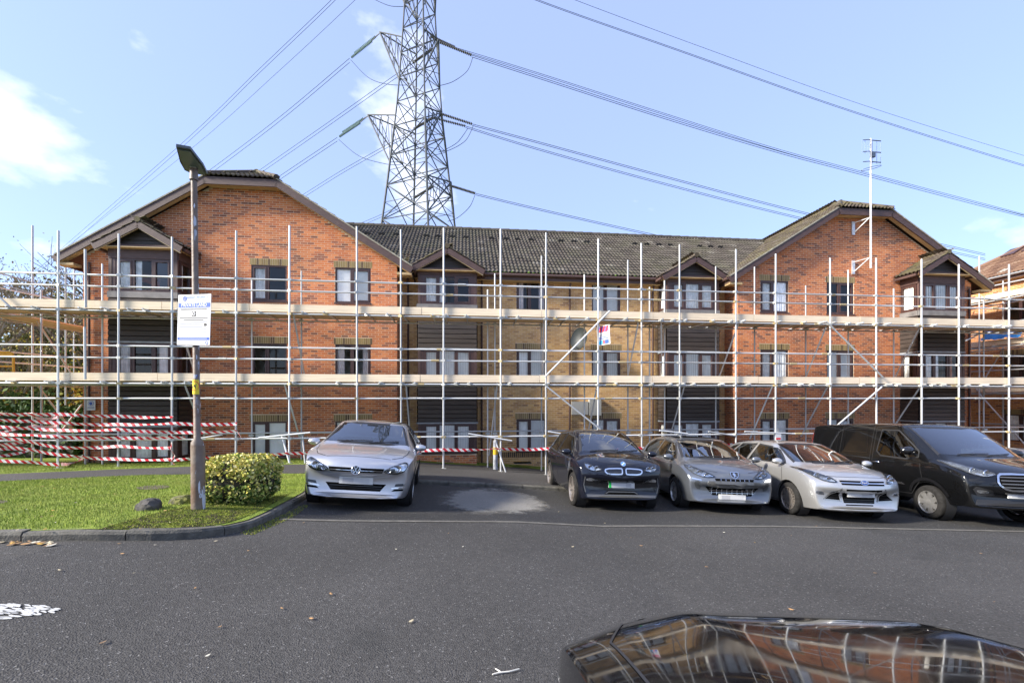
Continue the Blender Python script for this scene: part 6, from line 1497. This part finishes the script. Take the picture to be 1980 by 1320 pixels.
A = hatch('silver_hatchback', 'silver hatchback parked alone beside the lawn kerb', ST_A, (-2.66,7.78), -80.5, P_sil, (.735,1.02,.565,1.395,-.3), [[(-.26,.985),(-.74,1.30),(-1.34,1.355),(-1.40,.985)],[(-1.49,.985),(-1.43,1.355),(-2.05,1.345),(-2.42,1.22),(-2.42,1.0)]], 2.63, .315, .90, .215, 5, M_alloy, 'Y', (-.28,.945,1.0), .05, -1.35, -.8, (.52,1.08,.42,1.33,-2.9), -3.25, roof_dark=([(-.82,-.5),(-.82,.5),(-2.6,.5),(-2.6,-.5)], M_gtrim))
doors(A, -.25, -1.42, -2.45, .2, .96, .82)
A.lamp(rounded([(.40,.635),(.60,.605),(.74,.645),(.80,.74),(.755,.80),(.64,.77),(.48,.70)],1), bulbs=((.63,.70,.055),(.5,.665,.035)), dark=rounded([(.44,.645),(.58,.625),(.6,.70),(.5,.69)],1))
A.decal('upper_grille', sym([(.40,.62),(.43,.69)]), 'F', M_int, .004, .01); A.decal('grille_bar', sym([(.40,.645),(.41,.652)]), 'F', M_chr, .010, .006)
A.decal('lower_grille', sym([(.38,.315),(.47,.43)]), 'F', M_int, .003, .01)
for z in (.35,.385): A.decal('grille_slat', sym([(.4,z),(.41,z+.008)]), 'F', M_gtrim, .012, .006)
A.decal('lower_lip', sym([(.62,.27),(.64,.285)]), 'F', P_sil, .02, .03)
for sg in (1,-1):
    A.decal('fog_lamp', [(sg*.60,.40),(sg*.76,.42),(sg*.77,.46),(sg*.62,.445)], 'F', M_lampd, .003, .01); A.decal('fog_trim', [(sg*.55,.365),(sg*.76,.39),(sg*.76,.405),(sg*.56,.38)], 'F', M_chr, .008, .006); A.decal('bumper_vent', [(sg*.56,.325),(sg*.74,.34),(sg*.755,.375),(sg*.6,.36)], 'F', M_int, .003, .01)
A.plate(.475)
def badge_ring(c, y, z, r, name='badge'):
    h = c.ray('F', y, z); e = bpy.data.objects.new(name, None); link(e, c.root); e.location = h[0]+Vector((.012,0,0)); nn = h[1] if h[1].x > 0 else -h[1]
    e.rotation_euler = (0,-math.atan2(nn.z,nn.x)*.6,0); return e
e = badge_ring(A, 0, .655, .07)
MB().lathe([(.001,-.01),(.066,-.01),(.066,.001),(.001,.001)], 28, 'x').build('badge_field', M_trim, e); MB().lathe([(.062,-.01),(.072,-.01),(.072,.006),(.067,.009),(.062,.006)], 28, 'x').build('badge_ring', M_chr, e, 40)
def strokes(e, segs, w, m, name='badge_letters', x=.005):
    mb = MB()
    for (a,b) in segs: mb.beam((x,a[0],a[1]),(x,b[0],b[1]),w,.006,(1,0,0))
    return mb.build(name, m, e)
strokes(e, [((-.028,.056),(0,.006)),((.028,.056),(0,.006)),((-.056,.03),(-.026,-.048)),((-.026,-.048),(0,.0)),((0,0),(.026,-.048)),((.026,-.048),(.056,.03))], .011, M_chr)
fr = MB().prism([(-.42,.06,1.17),(-.42,.085,1.13),(-.42,.07,1.08),(-.42,.04,1.08),(-.42,.03,1.12)],(.01,0,0)).build('air_freshener', mat('green card', (.25,.6,.2), .6), A.root)
MB().box(-.66,-.62,-.1,.1,1.31,1.36).build('rear_view_mirror', M_trim, A.root)

# ---- dark blue electric hatchback with twin grille panels
P_blu = paint('dark blue paint', (.0035,.0045,.010), .0, .35); P_gry = mat('dark grey trim paint', (.09,.09,.088), .35, .3, coat=.6)
ST_B = [(-3.28,.45,.85,1.05,1.08,.70,.52,.05),(-3.22,.32,.92,1.2,1.24,.80,.54,.05),(-3.0,.26,1.0,1.4,1.44,.85,.54,.03),(-2.6,.22,1.02,1.5,1.54,.875,.55),(-1.9,.2,1.0,1.545,1.585,.885,.56),(-1.2,.2,.98,1.55,1.595,.885,.57),(-.88,.2,.98,1.52,1.57,.885,.57),(-.5,.2,.98,1.38,1.43,.885,.59),(-.15,.2,.98,1.21,1.25,.885,.62,.03),(.12,.2,.975,1.06,1.1,.88,.65,.05),(.35,.2,.95,1.0,1.05,.875,.66,.08),(.52,.2,.91,.94,.99,.86,.63,.11),(.64,.21,.83,.86,.92,.83,.58,.14),(.70,.23,.72,.75,.80,.80,.55,.16),(.72,.27,.55,.58,.62,.76,.52,.17)]
B = hatch('dark_blue_hatchback', 'dark blue electric car with twin silver ringed grille panels beside the empty bay', ST_B, (2.08,9.22), -84.5, P_blu, (.70,1.10,.54,1.53,-.2), [[(-.2,1.04),(-.78,1.42),(-1.45,1.49),(-1.52,1.04)],[(-1.6,1.0),(-1.55,1.49),(-2.2,1.48),(-2.6,1.33),(-2.55,1.06)]], 2.57, .345, .885, .255, 5, M_alloyb, 'Y', (-.2,.95,1.09), .1, -1.25, -.9, (.52,1.2,.44,1.45,-2.9), -3.1, tw=.17, roof_dark=([(-.86,-.52),(-.86,.52),(-2.9,.5),(-2.9,-.5)], M_gtrim), mirror_m=P_blu, arch=True)
doors(B, -.1, -1.55, -2.5, .22, 1.02, .92)
B.lamp(rounded([(.43,.79),(.60,.765),(.72,.82),(.745,.90),(.70,.925),(.55,.86),(.44,.83)],1), bulbs=((.52,.82,.05),(.64,.84,.04)))
for sg in (1,-1):
    p = rounded([(sg*.025,.745),(sg*.05,.715),(sg*.32,.715),(sg*.385,.77),(sg*.36,.835),(sg*.06,.85),(sg*.025,.83)],1)
    B.decal('grille_panel', p, 'F', M_gtrim, .006, .015); B.ring('grille_ring', p, .024, 'F', M_chr, .018)
    B.decal('bumper_side', rounded([(sg*.36,.40),(sg*.72,.42),(sg*.72,.60),(sg*.64,.66),(sg*.42,.625)],1), 'F', M_gtrim, .004, .01)
    B.decal('running_lamp', rounded([(sg*.47,.575),(sg*.70,.575),(sg*.71,.62),(sg*.63,.64),(sg*.46,.605)],1), 'F', M_lamp, .010, .01)
    B.seam([(sg*.73,.66),(sg*.755,.5),(sg*.72,.36)], 'F', .02, P_gry, 'bumper_edge', .008)
B.decal('bumper_centre', sym([(.44,.40),(.42,.625)]), 'F', M_gtrim, .003, .01); B.decal('lower_intake', sym([(.36,.31),(.28,.40)]), 'F', M_int, .008, .01); B.seam([(-.32,.34),(-.26,.375),(.26,.375),(.32,.34)], 'F', .018, P_gry, 'intake_trim', .014)
B.decal('lower_skirt', sym([(.68,.27),(.70,.32)]), 'F', P_gry, .012, .02); B.plate(.51, green=True)
B.decal('bonnet_panel', rounded([(.10,.56),(.10,-.56),(.42,-.58),(.60,-.3),(.62,0),(.60,.3),(.42,.58)],1), 'T', M_gtrim, .003, .004, .08)
e = badge_ring(B, 0, .925, .04, 'badge')
MB().lathe([(.001,-.01),(.052,-.01),(.052,.004),(.001,.004)], 28, 'x').build('badge_field', mat('badge blue grey', (.12,.25,.55), .3), e)
MB().lathe([(.047,-.01),(.053,-.01),(.053,.008),(.047,.008)], 28, 'x').build('badge_ring', M_chr, e)
for k,mm in enumerate((M_white,mat('badge sky blue', (.05,.25,.75), .3),M_white,MATS['badge sky blue'])):
    MB().add([(.0055,0,0)]+[(.0055,.033*math.cos(k*math.pi/2+j*math.pi/12),.033*math.sin(k*math.pi/2+j*math.pi/12)) for j in range(7)],[(0,j,j+1) for j in range(1,7)]).build('badge_quarter', mm, e)

# ---- grey hatchback with lion shield
P_grey = paint('grey metallic paint', (.13,.142,.16), .6, .28)
ST_C = [(-3.33,.42,.82,.98,1.0,.70,.52,.05),(-3.26,.3,.88,1.12,1.15,.8,.55,.05),(-3.05,.26,.95,1.28,1.32,.86,.56,.03),(-2.7,.22,.98,1.4,1.44,.89,.57),(-2.0,.19,.97,1.455,1.495,.905,.585),(-1.3,.18,.96,1.46,1.505,.907,.59),(-.9,.18,.95,1.42,1.465,.907,.585),(-.5,.18,.945,1.27,1.315,.907,.61),(-.1,.18,.94,1.11,1.155,.905,.64,.03),(.25,.18,.92,.985,1.03,.9,.67,.05),(.5,.18,.88,.925,.97,.893,.67,.09),(.7,.19,.81,.85,.895,.875,.62,.14),(.85,.2,.74,.77,.81,.845,.55,.18),(.92,.22,.64,.67,.71,.81,.5,.2),(.95,.26,.5,.53,.56,.77,.46,.2)]
Cc = hatch('grey_hatchback', 'dark grey hatchback with lion shield badge next to the dark blue car', ST_C, (4.36,9.5), -91.5, P_grey, (.72,1.03,.54,1.43,-.2), [[(-.08,1.0),(-.72,1.35),(-1.36,1.40),(-1.42,1.0)],[(-1.5,1.0),(-1.45,1.40),(-2.1,1.39),(-2.5,1.26),(-2.5,1.03)]], 2.61, .315, .907, .21, 8, M_alloy, 'bar', (-.15,.96,1.04), .2, -1.25, -.9, (.54,1.12,.44,1.37,-2.9), -3.15, roof_dark=([(-.92,-.5),(-.92,.5),(-2.5,.5),(-2.5,-.5)], M_gtrim))
doors(Cc, -.1, -1.45, -2.5, .2, .97, .84)
Cc.lamp(rounded([(.34,.72),(.55,.70),(.73,.755),(.82,.87),(.80,.925),(.66,.87),(.46,.79)],1), bulbs=((.52,.75,.04),(.63,.79,.05),(.74,.86,.045)))
Cc.decal('upper_grille', sym([(.36,.655),(.38,.70)]), 'F', M_int, .003, .01); Cc.decal('bumper_bar', rounded(sym([(.45,.535),(.52,.60),(.48,.655)]),1), 'F', P_gry, .022, .03)
Cc.decal('lower_grille', sym([(.38,.36),(.52,.53)]), 'F', M_int, .004, .01)
for z in (.41,.45,.49): Cc.decal('grille_slat', sym([(.44,z),(.44,z+.007)]), 'F', M_chr, .012, .006)
for i in range(-4,5): Cc.decal('grille_bar', [(i*.1-.005,.38),(i*.1+.005,.38),(i*.1+.005,.53),(i*.1-.005,.53)], 'F', M_chr, .014, .006)
for i in range(-3,4): Cc.decal('grille_bar', [(i*.09-.004,.66),(i*.09+.004,.66),(i*.09+.004,.695),(i*.09-.004,.695)], 'F', M_chr, .008, .006)
for sg in (1,-1): Cc.decal('fog_lamp', rounded([(sg*.60,.46),(sg*.70,.48),(sg*.74,.62),(sg*.64,.64)],1), 'F', M_lampd, .004, .01); Cc.decal('fog_trim', [(sg*.60,.645),(sg*.77,.665),(sg*.77,.69),(sg*.62,.665)], 'F', M_chr, .008, .01)
Cc.plate(.33)
e = badge_ring(Cc, 0, .775, .07)
shield = [(-.072,.06),(.072,.06),(.075,.0),(.05,-.045),(0,-.068),(-.05,-.045),(-.075,.0)]
MB().prism([(-.012,y,z) for y,z in shield],(.014,0,0)).build('badge_field', M_trim, e); 
mb = MB()
for i in range(7): mb.beam((.004,*shield[i]),(.004,*shield[(i+1)%7]),.011,.008,(1,0,0))
mb.build('badge_rim', M_chr, e)
lion = [(-.035,.035),(-.01,.045),(.012,.038),(.008,.02),(.035,.015),(.03,.004),(.008,.0),(.012,-.012),(.035,-.02),(.03,-.032),(.004,-.026),(-.008,-.045),(-.022,-.042),(-.012,-.02),(-.022,.0),(-.04,.005),(-.03,.018)]
MB().prism([(.003,y,z) for y,z in lion],(.005,0,0)).build('badge_lion', M_chr, e)
o = MB().box(.1,.26,-.2,-.02,0,.004).build('windscreen_card', M_white, None); hh = Cc.ray('T', .33, -.12); o.parent = Cc.root; o.location = (.12,-.05,hh[0].z+.01); o.rotation_euler = (0,R(9),R(20))

# ---- silver hatchback with blue oval badge
P_sil2 = paint('warm silver paint', (.5,.495,.48), .72, .32)
ST_D = [(-3.45,.45,.85,.97,1.0,.7,.52,.05),(-3.38,.32,.9,1.08,1.11,.8,.54,.05),(-3.1,.26,.98,1.24,1.28,.87,.54,.03),(-2.7,.22,1.0,1.36,1.40,.9,.555),(-2.0,.19,.98,1.43,1.47,.91,.575),(-1.4,.18,.965,1.44,1.485,.91,.585),(-.95,.18,.955,1.41,1.455,.91,.585),(-.55,.18,.95,1.25,1.295,.91,.61),(-.15,.18,.945,1.09,1.135,.908,.64,.03),(.15,.18,.93,.985,1.03,.905,.67,.05),(.4,.18,.905,.945,.99,.9,.68,.08),(.62,.19,.85,.88,.925,.885,.64,.13),(.8,.2,.77,.80,.84,.85,.58,.17),(.87,.22,.67,.70,.74,.82,.52,.19),(.9,.26,.52,.55,.58,.78,.48,.19)]
D = hatch('silver_family_hatchback', 'silver hatchback with blue oval badge and multi spoke wheels beside the black van', ST_D, (6.50,9.02), -88.5, P_sil2, (.71,1.035,.54,1.42,-.25), [[(-.16,1.0),(-.74,1.33),(-1.40,1.385),(-1.46,1.0)],[(-1.54,1.0),(-1.48,1.385),(-2.15,1.365),(-2.42,1.03)],[(-2.46,1.05),(-2.24,1.35),(-2.55,1.29),(-2.85,1.12)]], 2.65, .32, .91, .225, 10, M_alloyb, 'Y', (-.22,.965,1.05), .1, -1.3, -.95, (.52,1.12,.42,1.33,-2.95), -3.2)
doors(D, -.18, -1.49, -2.5, .2, .99, .88)
D.lamp(rounded([(.46,.735),(.66,.745),(.80,.83),(.86,.95),(.82,.96),(.68,.90),(.50,.80)],1), bulbs=((.60,.785,.045),(.72,.84,.05)), dark=rounded([(.66,.86),(.8,.9),(.84,.945),(.76,.92)],1))
D.decal('upper_grille', sym([(.40,.705),(.43,.785)]), 'F', M_int, .003, .01); D.decal('grille_bar', sym([(.41,.735),(.415,.752)]), 'F', M_chr, .010, .006)
D.decal('centre_intake', sym([(.29,.36),(.34,.63)]), 'F', M_int, .004, .012)
for z in (.39,.42,.45): D.decal('grille_slat', sym([(.29,z),(.29,z+.008)]), 'F', M_gtrim, .012, .006)
for sg in (1,-1):
    D.decal('side_intake', [(sg*.35,.39),(sg*.68,.42),(sg*.41,.645)], 'F', M_int, .004, .012); D.ring('intake_edge', [(sg*.35,.39),(sg*.68,.42),(sg*.41,.645)], .014, 'F', P_sil2, .012)
    for z in (.45,.5,.55): D.decal('grille_slat', [(sg*.39,z),(sg*(.64-(z-.43)*1.15),z),(sg*(.64-(z-.43)*1.15),z+.008),(sg*.395,z+.008)], 'F', M_gtrim, .012, .006)
    D.decal('fog_lamp', rounded([(sg*.66,.49),(sg*.80,.51),(sg*.81,.57),(sg*.67,.565)],2), 'F', M_chr, .004, .012); D.decal('fog_lens', rounded([(sg*.69,.51),(sg*.76,.515),(sg*.76,.555),(sg*.69,.55)],2), 'F', M_lampd, .010, .008)
    D.seam([(sg*.70,.94),(sg*.60,.86),(sg*.46,.80)], 'F', .006)
D.decal('lower_slots', sym([(.26,.315),(.26,.335)]), 'F', M_int, .004, .008); D.decal('lower_lip', sym([(.70,.265),(.72,.29)]), 'F', P_sil2, .018, .03); D.plate(.535)
e = badge_ring(D, 0, .755, .06)
MB().lathe([(.001,-.01),(.04,-.01),(.04,.004),(.001,.004)], 32, 'x', Matrix.Diagonal((1,1.75,1,1))).build('badge_field', mat('badge deep blue', (.01,.04,.2), .25), e); MB().lathe([(.038,-.01),(.044,-.01),(.044,.007),(.038,.007)], 32, 'x', Matrix.Diagonal((1,1.75,1,1))).build('badge_rim', M_chr, e)
text_part('Ford', .05, M_white, e, Matrix.Translation((.006,0,0)) @ Matrix.Rotation(R(90),4,'Z') @ Matrix.Rotation(R(90),4,'X'), 'badge_script')

# ---- black van
P_blk = paint('black van paint', (.003,.0031,.0034), .0, .4, .95)
ST_E = [(-3.93,.5,1.1,1.80,1.83,.90,.74,.03),(-3.88,.40,1.12,1.9,1.93,.955,.79,.03),(-3.6,.36,1.13,1.93,1.965,.985,.80),(-2.0,.34,1.13,1.94,1.98,.99,.81),(-1.2,.33,1.13,1.94,1.98,.99,.81),(-.78,.33,1.13,1.90,1.95,.99,.80),(-.38,.33,1.13,1.65,1.70,.988,.79),(.0,.33,1.13,1.40,1.45,.985,.79,.03),(.26,.33,1.125,1.23,1.28,.98,.78,.05),(.5,.34,1.09,1.15,1.21,.97,.74,.09),(.74,.34,1.02,1.07,1.13,.945,.68,.13),(.89,.35,.93,.97,1.03,.915,.62,.16),(.96,.37,.8,.84,.89,.88,.58,.18),(.98,.42,.6,.64,.68,.84,.54,.18)]
E = hatch('black_van', 'black panel van with alloy wheels at the right end of the row', ST_E, (9.45,8.98), -92.5, P_blk, (.82,1.29,.72,1.88,-.25), [[(-.20,1.22),(-.24,1.36),(-.80,1.80),(-1.28,1.82),(-1.34,1.30),(-1.2,1.19),(-.5,1.16)]], 2.93, .335, .99, .225, 7, M_alloy, 'fat', (-.28,1.1,1.36), .22, -1.15, -.8, (.05,1.3,.04,1.4,-2.5), -3.8, cat='van', mirror_m=M_gtrim, tw=.215)
E.lamp(rounded([(.42,.985),(.62,.93),(.78,.97),(.88,1.08),(.90,1.2),(.84,1.19),(.66,1.09)],1), bulbs=((.58,1.0,.06),(.72,1.04,.055)))
gp_ = rounded([(.0,.70),(.36,.70),(.50,.82),(.46,.98),(.38,1.02),(-.38,1.02),(-.46,.98),(-.50,.82),(-.36,.70)],1)
E.decal('grille', gp_, 'F', M_int, .004, .012); E.ring('grille_ring', gp_, .03, 'F', M_chr, .014)
for z in (.76,.82,.88,.94): E.decal('grille_slat', sym([(.42,z),(.42,z+.018)]), 'F', P_gry, .012, .008)
for sg in (1,-1):
    E.decal('fog_panel', [(sg*.44,.60),(sg*.74,.58),(sg*.82,.70),(sg*.78,.755),(sg*.56,.70)], 'F', M_trim, .004, .01); E.decal('fog_lamp', rounded([(sg*.56,.635),(sg*.74,.635),(sg*.77,.70),(sg*.60,.69)],1), 'F', M_lamp, .01, .01)
    v = 'L' if sg > 0 else 'R'
    E.decal('side_moulding', [(-.55,.62),(-2.35,.62),(-2.35,.66),(-.62,.66)], v, M_trim, .016, .02)
    E.seam([(-.16,1.16),(-.1,.8),(-.42,.45),(-1.42,.42),(-1.44,1.86),(-.9,1.9)], v, .012); E.seam([(-1.52,1.9),(-1.5,.42),(-2.55,.42),(-2.58,1.9)], v, .012)
    E.ring('panel_pressing', [(-1.6,1.24),(-2.45,1.24),(-2.48,1.82),(-1.7,1.82)], .014, v, M_gtrim, .006); E.ring('panel_pressing', [(-2.68,1.24),(-3.7,1.24),(-3.68,1.82),(-2.68,1.82)], .014, v, M_gtrim, .006)
    E.seam([(-1.5,1.13),(-3.8,1.13)], v, .02, M_gtrim, 'slide_rail', .004)
    E.handle(-1.3,1.05,sg,M_chr); E.decal('tail_lamp', [(-3.84,1.1),(-3.93,1.1),(-3.92,1.7),(-3.82,1.7)], v, M_red, .006, .01)
    E.seam([(.33*math.cos(t)*1.38,.335+.335*1.38*math.sin(t)) for t in [math.pi*(.12+.76*i/12) for i in range(13)]], v, .06, M_gtrim, 'arch_flare', .018)
E.decal('bumper_lower', sym([(.80,.42),(.76,.52)]), 'F', M_trim, .006, .015); E.plate(.62)
MB().box(-.45,-.2,-.6,-.45,1.17,1.175).build('paper', M_white, E.root); MB().box(-.3,-.05,-.1,.1,1.17,1.175).build('paper', M_white, E.root); MB().box(-.3,-.12,.35,.6,1.17,1.175).build('paper', M_white, E.root)

# ---- blue grey car beyond the van
P_bg = paint('blue grey paint', (.22,.26,.33), .6, .3)
ST_F = [tuple(q) for q in ST_A]
Fc = hatch('blue_grey_car', 'blue grey car mostly hidden behind the black van', ST_F, (12.75,9.55), -95, P_bg, (.68,1.015,.53,1.395,-.3), [[(-.26,.985),(-.74,1.30),(-1.34,1.355),(-1.40,.985)],[(-1.49,.985),(-1.43,1.355),(-2.05,1.345),(-2.42,1.22),(-2.42,1.0)]], 2.63, .315, .90, .215, 5, M_alloy, 'Y', (-.28,1.0,.99), .05, -1.35, -.8, (.52,1.08,.42,1.33,-2.9), -3.25)
Fc.lamp(rounded([(.40,.635),(.60,.605),(.74,.645),(.80,.74),(.755,.80),(.64,.77),(.48,.70)],1)); Fc.decal('upper_grille', sym([(.40,.62),(.43,.69)]), 'F', M_int, .004, .01); Fc.decal('lower_grille', sym([(.38,.315),(.47,.43)]), 'F', M_int, .003, .01); Fc.plate(.475); doors(Fc, -.25, -1.42, -2.45, .2, .96, .82)

# ---- glossy black car close to the viewpoint
P_nb = paint('gloss black paint', (.004,.0042,.005), 0, .1)
ST_G = [(-3.6,.45,.85,.97,1.0,.72,.52,.05,0),(-3.5,.32,.92,1.05,1.08,.82,.54,.05),(-3.1,.26,.98,1.2,1.24,.88,.54,.03),(-2.6,.22,.98,1.36,1.40,.91,.555),(-1.9,.19,.97,1.42,1.46,.92,.575),(-1.3,.18,.96,1.42,1.465,.92,.585),(-.9,.18,.95,1.38,1.425,.92,.585),(-.5,.18,.945,1.24,1.285,.92,.61),(-.12,.18,.94,1.08,1.125,.918,.64,.03),(.14,.18,.93,.975,1.0,.915,.70,.05,.03)]
ST_G = [(q[0]-.55,)+tuple(q[1:]) for q in ST_G] + [(-.1,.18,.915,.96,.995,.915,.74,.05,.012),(.3,.18,.885,.93,.965,.91,.72,.07,.016),(.60,.19,.84,.885,.92,.90,.68,.10,.016),(.80,.2,.77,.815,.845,.87,.6,.14,.01),(.88,.22,.69,.72,.74,.83,.54,.17,.0),(.92,.26,.54,.57,.60,.78,.5,.18,0)]
sh = lambda P: [(a-.55,b) for a,b in P]
Gc = hatch('black_car', 'glossy black car bonnet close to the viewpoint at the bottom of the picture', ST_G, (1.03,.90), 97, P_nb, (.71,1.035,.54,1.39,-.8), [sh([(-.16,1.0),(-.74,1.30),(-1.40,1.355),(-1.46,1.0)]),sh([(-1.54,1.0),(-1.48,1.355),(-2.15,1.335),(-2.42,1.03)])], 3.1, .32, .92, .225, 5, M_alloy, 'bar', (-.77,1.03,1.04), -.45, -1.85, -1.45, (.52,1.12,.42,1.3,-3.5), -3.9)
for sg in (1,-1): Gc.decal('headlamp', rounded([(sg*.46,.66),(sg*.64,.66),(sg*.76,.71),(sg*.79,.77),(sg*.66,.76),(sg*.50,.71)],1), 'F', M_lamp, .004, .012)
Gc.decal('grille', rounded(sym([(.34,.55),(.40,.72)]),1), 'F', M_int, .004, .01); Gc.plate(.48); doors(Gc, -.73, -2.04, -3.05, .2, .97, .86)
for sg in (1,-1): Gc.seam([(-.4,sg*.80),(.45,sg*.76),(.70,sg*.62),(.80,sg*.42)], 'T', .008); Gc.seam([(.80,sg*.42),(.835,sg*.2),(.84,0)], 'T', .008)

bonnet_gap(A, [(.06,.76),(.3,.745),(.5,.68),(.64,.52)]); bonnet_gap(Cc, [(.22,.74),(.5,.69),(.68,.56),(.8,.3)]); bonnet_gap(D, [(.12,.78),(.4,.76),(.62,.62),(.72,.42)]); bonnet_gap(E, [(.26,.86),(.5,.82),(.72,.66),(.82,.45)])
A.seam([(.66,-.5),(.70,-.25),(.71,0),(.70,.25),(.66,.5)], 'T', .008); D.seam([(.72,-.42),(.76,-.2),(.77,0),(.76,.2),(.72,.42)], 'T', .008)
